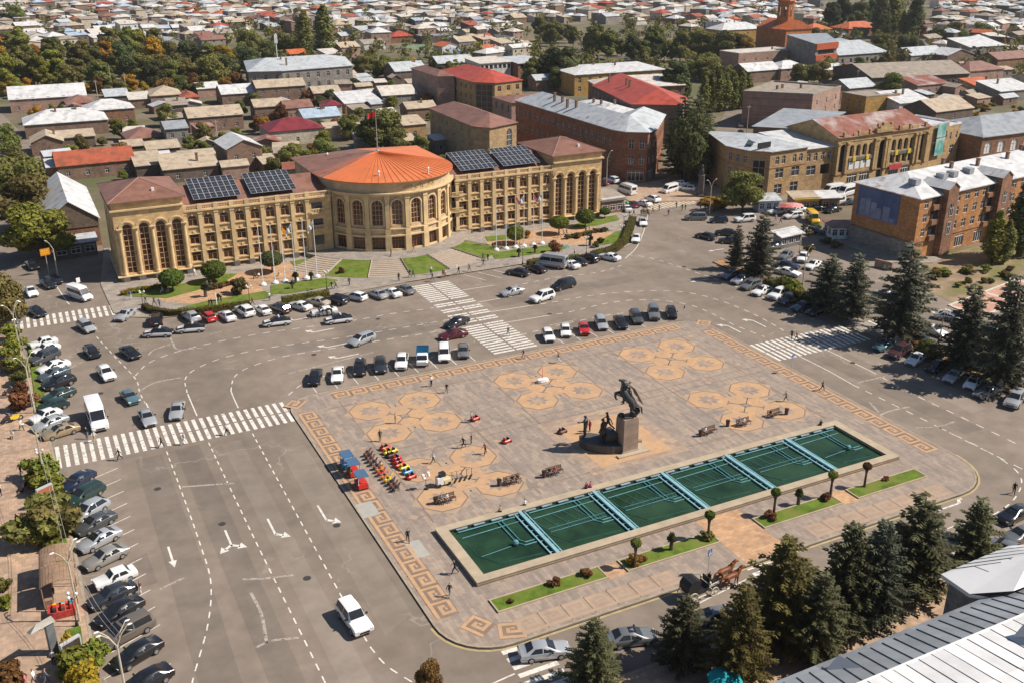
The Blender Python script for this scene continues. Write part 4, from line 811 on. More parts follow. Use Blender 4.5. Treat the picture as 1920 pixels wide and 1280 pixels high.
q.build('balcony_panel', mat('panel_orange_red', (.42, .09, .035), .6, .2, 1), [o for o in bpy.data.objects if o.name.startswith('panel_house')][0])
pbuild('workshop', 'low stone building with dark panelled silver roof beside the red-panelled house', rectV(365, 373, 33, 40, .02), 6, WM['grey'], ('gable', (3, 1), 4, RM['silver']), {0: [(6, 1.6, [(2, 2)], 'plain', False)]})
pbuild('covered_market', 'long low market with worn tan roof on the right', [(318, 305), (365, 297), (378, 330), (330, 340)], 6, WM['dark'], ('gable', (3, 1), 3.4, RM['slate']), {0: [(16, 1.3, [(1.5, 2.4)], 'plain', False)]})
pbuild('civic_building', 'long building with white roof and orange-yellow end wall among the trees', [(205, 352), (247.4, 350.4), (252, 379), (208, 380)], 8.4, WM['mustard'], ('hip', [(218, 366), (240, 365)], 1.6, RM['white']), {0: [(9, 1.3, [(1.6, 2), (5, 2)], 'cross', False)]}, chim=3)
pbuild('tan_roof_block', 'brown stone block under a pale tan hipped roof behind the red roofs', [(196, 316), (229, 311), (238, 334), (203, 338)], 8, WM['umber'], ('hip', [(210, 327), (228, 324)], 2.6, RM['pale']), {0: [(8, 1.2, [(1.6, 1.8), (5, 1.8)], 'cross', False)]}, chim=1)
pbuild('apartment_block', 'white glazed-balcony house behind the hotel', rectV(181, 390, 15, 14, .05), 10, WM['white'], ('shed', (2, 3), 1, RM['pale']), {0: [(7, 1.5, [(2.2, 1.8), (7.4, 1.8)], 'plain', False)], 3: [(6, 1.5, [(2.2, 1.8), (7.4, 1.8)], 'plain', False)]})
pbuild('apartment_block', 'brown house with open top-floor balcony right of the white glazed house', rectV(197, 386, 13, 16, .05), 9.6, WM['umber'], ('shed', (2, 3), 1.2, RM['silver']), {0: [(1, 11, [(7, 2.1)], 'plain', False), (3, 1.5, [(1, 1.7), (4, 1.7)], 'cross', False)]})
pbuild('barn', 'old barn with white sheet-metal roof and weathered plank gable left of the hall', [(2.6, 217), (13.0, 217), (13.0, 247), (2.6, 247)], 6.2, WM['umber'], ('gable', (0, 2), 3.8, RM['white']), {})
bo = [o for o in bpy.data.objects if o.name == 'barn'][0]
for k in range(26):
    x = .1+k*.4; h = 6.1+3.7*(1-abs(x+.2-5.2)/5.2); q = MB(); q.bx(x, x+.36, -.16-.02*(k % 2), -.02, 4.3, h-.1); q.build('plank', mat('old_planks', (.16, .115, .085), .9, .35, 1.2), bo)
# church tower
ch = thing('church', 'orange brick church tower with pointed octagonal drum among the far trees', 'church', (388, 440, 0)); M_CH = wallm('church', (.45, .17, .06))
def oct_(r, n=8): return [(r*cos(2*pi*(k+.5)/n), r*sin(2*pi*(k+.5)/n)) for k in range(n)]
q = MB(); q.bx(-9, 9, -12, 12, 0, 13); q.prism(oct_(6), 13, 16); q.build('nave', M_CH, ch)
q = MB(); [facade(q, flat((*oct_(4.6)[k], 0), atan2(oct_(4.6)[(k+1) % 8][1]-oct_(4.6)[k][1], oct_(4.6)[(k+1) % 8][0]-oct_(4.6)[k][0])), (Vector(oct_(4.6)[0])-Vector(oct_(4.6)[1])).length, 27, [(1.76, 19, 1.2, 5, True)], .3, v0=15) for k in range(8)]; q.build('drum', M_CH, ch)
q = MB(); q.loft([[(x, y, 26.8) for x, y in oct_(5.4)], [(x, y, 27.3) for x, y in oct_(5.4)], [(x, y, 36) for x, y in oct_(.15)]]); q.build('spire', RM['orange'], ch)
q = MB(); q.bx(-.08, .08, -.08, .08, 36, 38); q.bx(-.5, .5, -.08, .08, 37, 37.2); q.build('cross', M_FRAME, ch)
q = MB(); q.add([(-9.6, -12.5, 13), (9.6, -12.5, 13), (9.6, 12.5, 13), (-9.6, 12.5, 13), (0, -12.5, 17.5), (0, 12.5, 17.5)], [(0, 3, 5, 4), (1, 2, 5, 4), (0, 1, 4), (2, 3, 5)]); q.build('roof', RM['orange'], ch)
# near building, bottom right: seamed metal roof seen from above
nb = thing('theatre_building', 'building with large grey and white standing-seam metal roof in the near right corner', 'building'); EZ = 10.
e0, e1 = Vector((36, 42.3)), Vector((64.2, 43.6))
q = MB(); q.bx(36.5, 120, 20, 42.2, 0, EZ-.1); q.bx(64.6, 80, 42.2, 46, 0, EZ-.1); q.build('wall', WM['grey'], nb)
M_SM = mat('seam_metal_grey', (.40, .415, .43), .42, .06, .3, spec=.45, metal=.25); M_SW = mat('seam_metal_white', (.7, .69, .68), .45, .06, .3, spec=.4); M_SD = mat('seam_dark_joint', (.09, .09, .10), .6, .1)  # pan metals, and a near-black colour for the standing seams
def plane_z(y, y0=42.3, z0=EZ): return z0+(y0-y)*.62
q = MB(); yr = 36.9; q.add([(34, 42.7, EZ-.25), (104, 42.7, EZ-.25), (104, 42.7, EZ-.6), (34, 42.7, EZ-.6)], [(0, 1, 2, 3)])
r1 = q.build('eave_gutter', M_SM, nb)
q = MB(); zt = plane_z(yr); q.bx(34, 104, yr-.02, yr+.16, zt-.06, zt+.03); r2 = q.build('roof_ridge', M_SW, nb); SMV = [mat('seam_metal_grey_%d' % k, tuple(c*(.86+.1*k) for c in (.40, .415, .43)), .42, .14, .5, spec=.45, metal=.25) for k in range(4)]; SWV = [mat('seam_metal_white_%d' % k, tuple(c*(.86+.07*k) for c in (.7, .69, .68)), .45, .12, .5, spec=.4) for k in range(4)]; rk = random.Random(2)
for k in range(58):
    x = 34.6+k*1.2
    if x < 103:
        q = MB(); q.quad((x+1.26, 42.72, EZ-.26+rk.uniform(-.01, .01)), (x+2.46, 42.72, EZ-.26), (x-.06, yr, plane_z(yr)), (x-1.26, yr, plane_z(yr)+rk.uniform(-.01, .01))); q.build('roof_pan', rk.choice(SMV), r1); zz = rk.uniform(-.012, .012); q = MB()
        for j in range(4): y0, y1 = yr+.1-j*4.25, yr+.1-(j+1)*4.25; q = MB(); q.quad((x, y0, zt+(yr-y0)*.13+zz), (x+1.2, y0, zt+(yr-y0)*.13+zz), (x+1.2, y1, zt+(yr-y1)*.13+zz-.012), (x, y1, zt+(yr-y1)*.13+zz-.012)); q.build('roof_pan', rk.choice(SWV), r2)
        q = MB(); q.tube([(x+1.1, 41.9, plane_z(41.9)+.03), (x-1.3, yr+.3, plane_z(yr+.3)+.03)], .045, 4); q.build('standing_seam', M_SD, r1); q = MB(); q.tube([(x, yr, zt+.0), (x, 21, zt+2.12)], .035, 4); q.build('standing_seam', M_SD, r2)
# corner turret roof (hip) at the right
q = MB(); tc = [(63.9, 46.4, EZ), (72.6, 46.7, EZ), (80, 44, EZ), (80, 41, EZ+1), (66, 41.2, EZ+1), (63.8, 43.4, EZ)]; tp = (70.2, 42.9, EZ+2.3)
for i in range(6): q.poly([tc[i], tc[(i+1) % 6], tp])
q.prism([p[:2] for p in tc], EZ-.35, EZ, top=False); r3 = q.build('corner_roof', M_SW, nb)
for k in range(5): f = (k+1)/6; a = Vector(tc[0]).lerp(Vector(tc[1]), f); c = Vector(tp); q = MB(); q.tube([a+Vector((0, 0, .03)), a.lerp(Vector((a.x+2.4, tp[1], tp[2])), .8)+Vector((0, 0, .02))], .035, 4); q.build('standing_seam', M_SD, r3)
for (x, y) in ((47.2, 41.2), (58.6, 35.2)): q = MB(); z = plane_z(y) if y > yr else zt+.5; q.add([(x-1.1, y, z), (x+1.1, y, z), (x, y, z+.95), (x+.4, y-2.6, z+1.3)], [(0, 1, 2), (0, 2, 3), (1, 2, 3)]); q.build('dormer_vent', M_SM, r1)
recenter(nb, (64, 42, 0))
# ================================================================== HOUSES OF THE TOWN
OCC = []                                                 # occupied circles
for o in list(COL.objects):
    if o.get('category') in ('building', 'church') and o.name != 'city_hall':
        OCC.append((o.location.x+10, o.location.y+12, 24))
def house(lab, x0, x1, yb, H, D, kind, rc, wc, nw=3, rise=None, yaw=0., chim=0, rows=None, nwW=2, group=None, name='house'):
    X0, Y0 = G(x0, yb); X1 = XatY(x1, Y0); w = max(2.5, X1-X0); V = rectV(X0, Y0, w, D, yaw); rise = rise or min(w, D)*.22
    rows = rows or ([(1., 1.3)] if H < 5 else [(1., 1.3), (3.9, 1.3)])
    rf = dict(hip=('hip', hipridge(V), rise, RM[rc]), gx=('gable', (3, 1), rise, RM[rc]), gy=('gable', (0, 2), rise, RM[rc]), shed=('shed', (2, 3), rise, RM[rc]), shf=('shed', (0, 1), rise, RM[rc]), flat=('flat', (), .35, RM[rc]))[kind]
    wn = {}
    if nw: wn[0] = [(nw, 1.0, rows, 'cross', False)]
    if nwW and X0 > 60: wn[3] = [(nwW, 1.0, rows, 'cross', False)]
    OCC.append((X0+w/2, Y0+D/2, max(w, D)*.55)); return pbuild(name, lab, V, H, WM[wc], rf, wn, .35, group, chim=chim, cat='house' if name == 'house' else 'shed')
HS = [
 ('long house under a white hipped roof on a brown stone wall with air conditioners', 50, 205, 262, 4.6, 15, 'hip', 'white', 'brown', 0),
 ('dark brick house with white hipped roof behind the long white-roofed house', 165, 255, 236, 5, 12, 'hip', 'white', 'umber', 3),
 ('house with plain brown hipped roof left of the dark brick house', 128, 180, 216, 4, 12, 'hip', 'brown', 'brown', 2),
 ('long low white-roofed workshop with painted yellow wall at the far left', 22, 165, 213, 5, 16, 'gx', 'white', 'pink', 5),
 ('house with tan hipped roof and dormer beyond the leafy yard', 285, 345, 203, 4.5, 14, 'hip', 'tan', 'pink', 3),
 ('rust-red roofed house joined to the tan-roofed house with dormer', 346, 376, 205, 4.2, 14, 'hip', 'rust', 'pink', 1),
 ('two-storey grey stone house with slate-blue gabled metal roof', 316, 357, 284, 6.6, 12, 'gx', 'grey', 'grey', 2),
 ('dark brown hipped roof beside the grey stone two-storey house', 243, 311, 284, 3.6, 12, 'hip', 'brown', 'umber', 2),
 ('house with broad tan roof and small gabled wing in the middle of the old yards', 357, 458, 250, 5, 11, 'gx', 'tan', 'brown', 4),
 ('weathered wooden house between two tan roofs', 320, 355, 228, 5.4, 8, 'shed', 'slate', 'dark', 2),
 ('house with white gabled roof in front of the autumn trees', 418, 492, 198, 4.2, 12, 'gx', 'white', 'brown', 3),
 ('tall brown house with tan ribbed roof below the grey school', 484, 574, 196, 6.2, 10, 'gx', 'tan', 'brown', 4),
 ('small house with tan roof left of the brown-red roofed cottage', 480, 536, 226, 4.6, 9, 'gx', 'tan', 'brown', 2),
 ('cottage with brown-red roof and white-framed windows', 537, 588, 226, 4.2, 9, 'gx', 'brown', 'pink', 3),
 ('house with large maroon hipped roof just left of the round hall roof', 508, 610, 276, 4.6, 13, 'hip', 'maroon', 'cream', 3),
 ('house with pale blue metal roof behind the maroon roof', 572, 640, 243, 3.8, 10, 'gx', 'blue', 'cream', 3),
 ('brick house with white gable roof facing the back of the left wing', 430, 496, 328, 7, 13, 'gy', 'white', 'brown', 2),
 ('long house with rusty red roof and two dormers behind the left pavilion', 112, 256, 340, 4., 12, 'gx', 'rust', 'brown', 4),
 ('low tan roof of corrugated sheets behind the left wing', 310, 412, 345, 3.6, 10, 'shed', 'tan', 'dark', 2),
 ('tan sagging shed roof next to the rusty roof', 258, 308, 336, 3.4, 12, 'shed', 'tan', 'dark', 0),
 ('small gabled tan house near the street trees', 62, 122, 294, 4, 11, 'gy', 'tan', 'brown', 1),
 ('house with maroon roof at the wall behind the maroon-roofed house', 612, 642, 222, 4.4, 9, 'hip', 'maroon', 'cream', 2),
 ('yard house with white sheet roof left of the tall bushy tree', 648, 716, 214, 3.6, 12, 'shed', 'white', 'brown', 2),
 ('stone house with white and tan roof above the yellow bush', 718, 780, 206, 5.2, 12, 'gx', 'pale', 'grey', 4),
 ('dark timber house with grey roof left of the hotel annex', 742, 802, 158, 5.4, 14, 'gx', 'silver', 'dark', 3),
 ('two-storey brick house with white roof beside a red-roofed cottage', 697, 734, 85, 7, 12, 'hip', 'white', 'pink', 3),
 ('cottage with red roof beside the two-storey brick house', 735, 775, 82, 4, 12, 'hip', 'red', 'umber', 3),
 ('low dark flat building by the sports ground', 790, 850, 82, 4, 10, 'flat', 'grey', 'dark', 4),
 ('long row of white and grey sheet roofs behind the hotel', 822, 890, 140, 5, 12, 'gx', 'silver', 'grey', 4),
 ('ochre house wall with small tan roof right of the bushy tree', 758, 800, 262, 4.4, 8, 'shed', 'tan', 'ochre', 1),
 ('tan-roofed yard house right of the yellow bush', 765, 818, 226, 4, 8, 'gx', 'tan', 'brown', 2),
 ('small grey gabled shed roof in front of the poplars', 1005, 1040, 172, 4.6, 8, 'gx', 'silver', 'brown', 1),
 ('small tan roof house between the poplars and the red roofs', 1077, 1115, 168, 5, 9, 'hip', 'tan', 'brown', 2),
 ('pink flat-roofed house with white rooftop room at the avenue trees', 1383, 1494, 132, 7.6, 14, 'flat', 'pale', 'pink', 5),
 ('house cluster with white roofs behind the pink tuff house', 1400, 1462, 157, 5.2, 12, 'gx', 'white', 'brown', 3),
 ('white hipped roof house next to the brick stair tower', 1463, 1515, 153, 5.4, 12, 'hip', 'white', 'pink', 2),
 ('yellow-walled house with white roof left of the church', 1352, 1430, 80, 7, 16, 'hip', 'white', 'mustard', 4),
 ('red-roofed wing beside the church', 1522, 1560, 72, 5, 14, 'hip', 'orange', 'umber', 2),
 ('long bright orange roof right of the church', 1590, 1655, 70, 5, 16, 'hip', 'orange', 'umber', 4),
 ('low house with long grey and white roof on the right', 1706, 1772, 124, 5, 14, 'gx', 'silver', 'grey', 4),
 ('gable house with white roof beside the low grey-roofed house', 1774, 1822, 124, 5, 12, 'gy', 'white', 'brown', 2),
 ('grey block with white roof behind the yellow poplar', 1815, 1880, 116, 7, 15, 'shed', 'white', 'grey', 3),
 ('brown hipped roof house near the market sheds', 1815, 1878, 156, 5, 14, 'hip', 'brown', 'pink', 3),
 ('small grey house with bright tin roof left of the big round tree', 1590, 1640, 188, 4.6, 12, 'gx', 'silver', 'grey', 1),
 ('mustard-yellow walled building above the rusty arcade roof', 1620, 1683, 217, 6.4, 12, 'flat', 'slate', 'mustard', 0),
 ('white and blue sheet roofs behind the arcade', 1684, 1742, 218, 4.4, 12, 'shed', 'white', 'white', 2),
 ('tan gabled timber shed right of the blue-edged roof', 1752, 1826, 232, 4, 14, 'gx', 'tan', 'dark', 1),
 ('low building with rusty flat roof in front of the market', 1718, 1776, 180, 4, 10, 'shed', 'rusty', 'pink', 4),
 ('pair of white roofs by the right edge above the waste ground', 1872, 1935, 192, 4, 12, 'shed', 'white', 'grey', 2),
 ('white tin roof by the lane left of the big round tree', 1545, 1588, 147, 3.6, 9, 'hip', 'white', 'umber', 1),
 ('small stall building with tan and red roof sheets', 1828, 1868, 178, 3.4, 9, 'shed', 'orange', 'ochre', 1),
 ('dark red roofed house at the right edge of town', 1868, 1930, 132, 5, 12, 'gx', 'brown', 'umber', 3),
]
for k, h in enumerate(HS):
    house(*h[:10], chim=(k % 3 == 0)+(k % 5 == 0), yaw=random.uniform(-.05, .05))
for (lab, x0, x1, yb, H, D, kind, rc, wc) in (
 ('tiny tan shed among the yard bushes', 232, 272, 293, 2.6, 5, 'shed', 'tan', 'dark'), ('small shed with tan sheet roof beside a dark doorway', 279, 340, 301, 3., 6, 'shed', 'tan', 'dark'), ('low tan lean-to near the rubble wall', 340, 405, 309, 2.2, 4, 'shed', 'tan', 'dark'), ('small white-roofed shed in the yard', 296, 322, 311, 2.4, 4, 'shed', 'white', 'brown'),
 ('long tan outbuilding roof below the white-roofed house', 84, 180, 281, 3, 6, 'shed', 'tan', 'dark'), ('white tin lean-to left of the rusty roof', 92, 115, 338, 3.4, 12, 'gx', 'white', 'brown'), ('timber lean-to right of the white gabled house', 497, 525, 332, 3.4, 9, 'shed', 'tan', 'dark'), ('small tan shed beside the maroon roof', 612, 640, 262, 3.6, 8, 'gx', 'tan', 'cream'),
 ('pale lean-to roof above the weathered wooden house', 245, 284, 205, 3.4, 8, 'shed', 'pale', 'brown'), ('silver canopy roof by the wooden poles', 200, 244, 198, 3.2, 8, 'shed', 'silver', 'dark'), ('tan pavilion roof beside the school', 590, 632, 168, 3.6, 8, 'hip', 'tan', 'cream'), ('low white garage roof above the maroon roof', 372, 412, 184, 3.6, 9, 'gx', 'white', 'pink'), ('tan garage roof left of the cottage', 590, 640, 195, 4, 9, 'gx', 'tan', 'brown'), ('tan canopy in the yard right of the dark house', 800, 830, 180, 3, 7, 'shed', 'tan', 'brown')):
    house(lab, x0, x1, yb, H, D, kind, rc, wc, 0, name='shed')
# --- odds and ends filling the old yards
ry = random.Random(21); nsh = 0
for _ in range(900):
    px, py = ry.choice(((ry.uniform(60, 640), ry.uniform(186, 342)), (ry.uniform(640, 830), ry.uniform(150, 285)), (ry.uniform(1500, 1900), ry.uniform(120, 200)), (ry.uniform(980, 1120), ry.uniform(140, 180)))); x, y = G(px, py); w, d = ry.uniform(4, 8.5), ry.uniform(4, 7.5)
    if nsh > 75 or any((x-ox)**2+(y-oy)**2 < (r*.85+max(w, d)*.55)**2 for ox, oy, r in OCC) or x < 15 and py > 330: continue
    nsh += 1; kd = ry.choice(('shed', 'gx', 'shed', 'gy')); rc = ry.choice(('tan', 'tan', 'slate', 'pale', 'white', 'silver', 'rusty')); h = ry.uniform(2.4, 3.8); V = rectV(x-w/2, y-d/2, w, d, ry.uniform(-.25, .25)); OCC.append((x, y, max(w, d)*.6)); wc = ry.choice(('dark', 'brown', 'pink', 'grey'))
    pbuild('shed', 'small yard shed with %s %s roof' % (RCOL[rc], dict(shed='sloping', gx='gabled', gy='end-gabled')[kd]), V, h, WM[wc], dict(shed=('shed', (2, 3), .9, RM[rc]), gx=('gable', (3, 1), 1.1, RM[rc]), gy=('gable', (0, 2), 1.1, RM[rc]))[kd], {0: [(1, .9, [(.6, 1.5)], 'plain', False)]} if nsh % 2 else {}, .3, 'small yard sheds', cat='shed')
# --- the far town: the nearer houses one by one, the rest as one mass
TREEZ = [(0, 92, 300, 172), (300, 95, 460, 172), (455, 60, 640, 118), (670, 95, 850, 132), (985, 45, 1290, 135), (1290, 60, 1400, 200), (1460, 40, 1530, 80), (1540, 0, 1760, 55), (1600, 62, 1700, 110)]
def ylim(x):
    for a, v in ((250, 92), (460, 108), (700, 122), (850, 82), (1290, 118), (1350, 62), (1530, 62), (1720, 100), (1800, 150), (3000, 168)):
        if x < a: return v
rr = random.Random(11); CAND = []
gx = 15.5; rot = radians(14)
for i in range(-100, 160):
    for j in range(12, 135):
        lx, ly = i*gx*1.08+rr.uniform(-3.5, 3.5), j*gx+rr.uniform(-3.5, 3.5); x, y = lx*cos(rot)-ly*sin(rot), lx*sin(rot)+ly*cos(rot)
        v = Vector((x, y, -CAMH)); dpt = v.dot(CF)
        if dpt < 250: continue
        px, py = 960+F*v.dot(CR)/dpt, 640-F*v.dot(CU)/dpt
        if not (-30 < px < 1950 and -22 < py < ylim(px)): continue
        if any(a < px < c and b_ < py < d for a, b_, c, d in TREEZ): continue
        if any((x-ox)**2+(y-oy)**2 < (r+8)**2 for ox, oy, r in OCC): continue
        if rr.random() < .16: continue
        CAND.append((v.length, x, y, px, py))
CAND.sort(); FARM = MB(); fm = {}
RK = ['white']*5+['silver']*3+['pale']*4+['tan']*5+['slate']*4+['pale']*3+['white']*2+['blue', 'grey', 'rust', 'brown', 'red', 'orange']; WK = ['brown', 'pink', 'grey', 'dark', 'cream', 'white', 'grey']
fmats = [RM[k] for k in sorted(set(RK))]+[WM[k] for k in WK]; fidx = {m.name: i for i, m in enumerate(fmats)}
NEARN = 235
for n, (dist, x, y, px, py) in enumerate(CAND):
    w, d, h = rr.uniform(7, 14), rr.uniform(7, 11.5), rr.choice((3.2, 3.6, 4, 4.4, 5.5, 6.4)); yaw = rot+rr.uniform(-.12, .12)+(pi/2 if rr.random() < .3 else 0); rc, wc = rr.choice(RK), rr.choice(WK); kd = rr.choice(('hip', 'gx', 'gx', 'hip', 'shed')); V = rectV(x-w/2, y-d/2, w, d, yaw); rise = min(w, d)*.2
    if n < NEARN:
        sh = dict(hip='hipped', gx='gabled', shed='single-pitch')[kd]
        rf = dict(hip=('hip', hipridge(V), rise, RM[rc]), gx=('gable', (3, 1), rise, RM[rc]), shed=('shed', (2, 3), rise, RM[rc]))[kd]
        rows = [(1., 1.3)] if h < 5 else [(1., 1.3), (3.8, 1.3)]
        pbuild('house', '%s house with %s %s roof, far town' % (dict(brown='brown stone', pink='pinkish', grey='grey', umber='red-brown', dark='dark', cream='cream', white='whitewashed', ochre='ochre')[wc], RCOL[rc], sh), V, h, WM[wc], rf, {0: [(rr.choice((2, 3)), 1.1, rows, 'plain', False)], 3: [(2, 1.1, rows, 'plain', False)]} if n < 170 else {}, .35, 'houses of the far town', chim=int(n % 4 == 0), cat='house')
    else:
        mi = fidx[WM[wc].name]; FARM.prism(V, 0, h, mi, top=False); ri = fidx[RM[rc].name]; O = offs(V, .4); rd = hipridge(V); z0, z1 = h, h+rise
        if kd == 'shed': FARM.poly([(*O[0], z0), (*O[1], z0), (*O[2], z0+1.2), (*O[3], z0+1.2)], ri)
        else:
            a, c = ((*rd[0], z1), (*rd[1], z1)); long0 = (Vector(V[1])-Vector(V[0])).length >= (Vector(V[3])-Vector(V[0])).length; o = [(*p, z0) for p in O]
            if not long0: o = o[1:]+o[:1]; 
            if not long0: FARM.poly([o[0], o[1], c, a], ri); FARM.poly([o[2], o[3], a, c], ri); FARM.poly([o[1], o[2], c], ri); FARM.poly([o[3], o[0], a], ri)
            else: FARM.poly([o[0], o[1], c, a], ri); FARM.poly([o[2], o[3], a, c], ri); FARM.poly([o[1], o[2], c], ri); FARM.poly([o[3], o[0], a], ri)
print('far houses', len(CAND))
FARM.build('far_town_houses', fmats, None, label='mass of tiny distant houses near the top edge', cat='houses', kind='stuff')
# ================================================================== TREES AND PLANTS
LEAF = dict(green=mat('leaf_green', (.165, .175, .042), .8, .3, .5, kind='leaf'), olive=mat('leaf_olive', (.175, .16, .042), .8, .3, .5, kind='leaf'), dark=mat('leaf_dark', (.09, .104, .035), .8, .3, .5, kind='leaf'), yellow=mat('leaf_yellow', (.36, .235, .022), .8, .3, .5, kind='leaf'), lime=mat('leaf_lime', (.2, .21, .03), .8, .3, .5, kind='leaf'), rust=mat('leaf_rust', (.2, .1, .03), .8, .35, .5, kind='leaf'),
            spruce=mat('needle_dark', (.115, .117, .052), .75, .35, .8, kind='leaf', fine=1.5), blue=mat('needle_blue', (.1, .106, .068), .75, .35, .8, kind='leaf', fine=1.5), sprucey=mat('needle_yellow', (.14, .125, .032), .75, .35, .8, kind='leaf', fine=1.5), topi=mat('leaf_clipped', (.105, .145, .018), .8, .25, .8, kind='leaf'), hedge=mat('leaf_hedge', (.115, .105, .018), .85, .3, .8, kind='leaf'))
M_BARK = mat('bark', (.11, .08, .055), .9, .3, 2.); M_LIME = mat('limewash_bark', (.55, .52, .47), .9, .15, 2)
def rnd_unit(r):
    while 1:
        v = Vector((r.uniform(-1, 1), r.uniform(-1, 1), r.uniform(-1, 1)))
        if .05 < v.length < 1: return v.normalized()
def leaves(mb, r, c, rad, n, sz, shell=.55, sq=1.):
    for _ in range(n):
        d = rnd_unit(r); q = rad*(shell+(1-shell)*r.random()**.5); p = Vector(c)+Vector((d.x*q, d.y*q, d.z*q*sq)); nrm = (d+rnd_unit(r)*.7).normalized(); a = nrm.orthogonal().normalized(); a.rotate(Matrix.Rotation(r.uniform(0, 6.28), 3, nrm)); b_ = nrm.cross(a); s = sz*r.uniform(.6, 1.3)
        mb.add([p-a*s, p+b_*s*.55, p+a*s, p-b_*s*.55], [(0, 1, 2, 3)])
def broad(seed, lobes=20, R=4.1, Hc=7.9, base=1.3, n=300, sz=.34, narrow=1.):
    r = random.Random(seed); m = MB(); t = MB()
    t.tube([(0, 0, -.1), (.1, 0, base*.6), (.05, .1, base+Hc*.35)], [.28, .22, .1], 7)
    for k in range(lobes):
        a = r.uniform(0, 6.28); f = r.random(); zz = base+Hc*(.12+.8*(k+.5)/lobes); env = sin(pi*min(.97, max(.08, (zz-base)/Hc*.85+.12)))**.7; rad = R*narrow*env*r.uniform(.35, .8)
        c = (cos(a)*rad, sin(a)*rad, zz); lr = R*r.uniform(.3, .5)*(.6+.4*narrow); leaves(m, r, c, lr, int(n*lr/R*2.4), sz, .5, .8); t.tube([(0, 0, base*.9), (c[0]*.5, c[1]*.5, (base+zz)/2), c], [.12, .07, .03], 5)
    leaves(m, r, (0, 0, base+Hc*.5), R*.55*narrow, n, sz, .3, 1.5)
    return m.mesh('crown', LEAF['green']), t.mesh('trunk', M_BARK)
def poplar(seed, R=1.5, H=14, n=2600, sz=.33):
    r = random.Random(seed); m = MB(); t = MB(); t.tube([(0, 0, -.1), (0, 0, H*.8)], [.3, .05], 6)
    for k in range(26):
        z = H*(.1+.88*(k+.5)/26); env = R*min(1, (H-z)/H*2.2)**.8*min(1, .45+z/H*2); a = r.uniform(0, 6.28); leaves(m, r, (cos(a)*env*.45, sin(a)*env*.45, z), env*r.uniform(.5, .8)+.25, n//26, sz, .5, 1.7)
    return m.mesh('crown', LEAF['dark']), t.mesh('trunk', M_BARK)
def spruce(seed, H=16., R=4.2, lev=30, sz=1., skip=.1, mtl='spruce'):
    r = random.Random(seed); m = MB(); t = MB(); t.tube([(0, 0, -.1), (0, 0, 1.6), (0, 0, H*.97)], [.3, .27, .03], 8)
    for L in range(lev):
        f = (L+.3)/lev; z = 1.5+(H-1.5)*f; rad = R*((1-f)**.62)*(.45+.55*min(1, f*5+.25))*(.78+.22*sin(L*2.1+seed))+.2; nb = max(4, int(11*(1-f)+4)); a0 = r.uniform(0, 6.28)
        for k in range(nb):
            if r.random() < skip: continue
            a = a0+2*pi*k/nb+r.uniform(-.22, .22); ln = rad*r.uniform(.62, 1.18); dr = r.uniform(.12, .34)*(1.15-f); st = Vector((cos(a), sin(a), 0)); sd = Vector((-sin(a), cos(a), 0)); ns = max(3, int(ln/.27/sz))
            if ln > 1: t.tube([(0, 0, z), tuple(st*ln*.9+Vector((0, 0, z-dr*ln*.8)))], [.045, .012], 3, cap=False)
            for s in range(ns):
                u = (s+.6)/ns; p = st*(ln*u)+Vector((0, 0, z-dr*ln*u+.22*ln*max(0, u-.72))); ww = (.62-.42*u+.12)*sz*(.55+.45*min(1, ln/2.5))
                for q in (-1, 1):
                    tip = p+sd*q*ww*r.uniform(.8, 1.3)+st*.3*sz+Vector((0, 0, -r.uniform(.05, .32)*sz)); mid = (p+tip)/2; o = st*.15*sz+Vector((0, 0, .05)); m.add([p, mid+o, tip, mid-o-Vector((0, 0, .08))], [(0, 1, 2, 3)])
                if r.random() < .75: tip = p+st*.3*sz+Vector((r.uniform(-.1, .1), r.uniform(-.1, .1), -.42*sz)); o = sd*.13*sz; m.add([p, (p+tip)/2+o, tip, (p+tip)/2-o], [(0, 1, 2, 3)])
                if u > .75: tip = p+st*.42*sz+Vector((0, 0, .1)); o = sd*.13*sz; m.add([p, (p+tip)/2+o, tip, (p+tip)/2-o], [(0, 1, 2, 3)])
    return m.mesh('crown', LEAF[mtl]), t.mesh('trunk', M_BARK)
def clipped(seed, R=2.2, z=2.6, sq=.62, n=1700, sz=.2):
    r = random.Random(seed); m = MB(); t = MB(); t.tube([(0, 0, -.1), (0, 0, z)], [.16, .1], 6); leaves(m, r, (0, 0, z), R, n, sz, .86, sq); leaves(m, r, (0, 0, z), R*.85, n//4, sz*2, .8, sq)
    for k in range(5): a = k*1.257; t.tube([(0, 0, z*.5), (cos(a)*R*.5, sin(a)*R*.5, z)], [.06, .03], 4)
    return m.mesh('crown', LEAF['topi']), t.mesh('trunk', M_BARK)
BROAD = [broad(s) for s in (1, 2, 3, 4)]; TALLB = [broad(s, 24, 3.9, 12.4, 1.2, 300, .42, .85) for s in (11, 12)]; POP = [poplar(s) for s in (5, 6)]; SPR = [spruce(s, 16, 4.3, 32, 1., .08) for s in (1, 2, 3)]; SPB = [spruce(s, 15, 4.0, 24, 1.15, .2, 'blue') for s in (4, 5, 6)]; CLIP = [clipped(1), clipped(2, 2.2, 2.4, .72)]
BUSH = [broad(s, 8, 1.2, 1.7, .1, 130, .2) for s in (21, 22)]; CONE = [spruce(31, 2.4, .55, 14, .38, 0, 'spruce')]
SAPL = [clipped(3, .5, 2.7, .8, 380, .12)]
TREEN = [0]
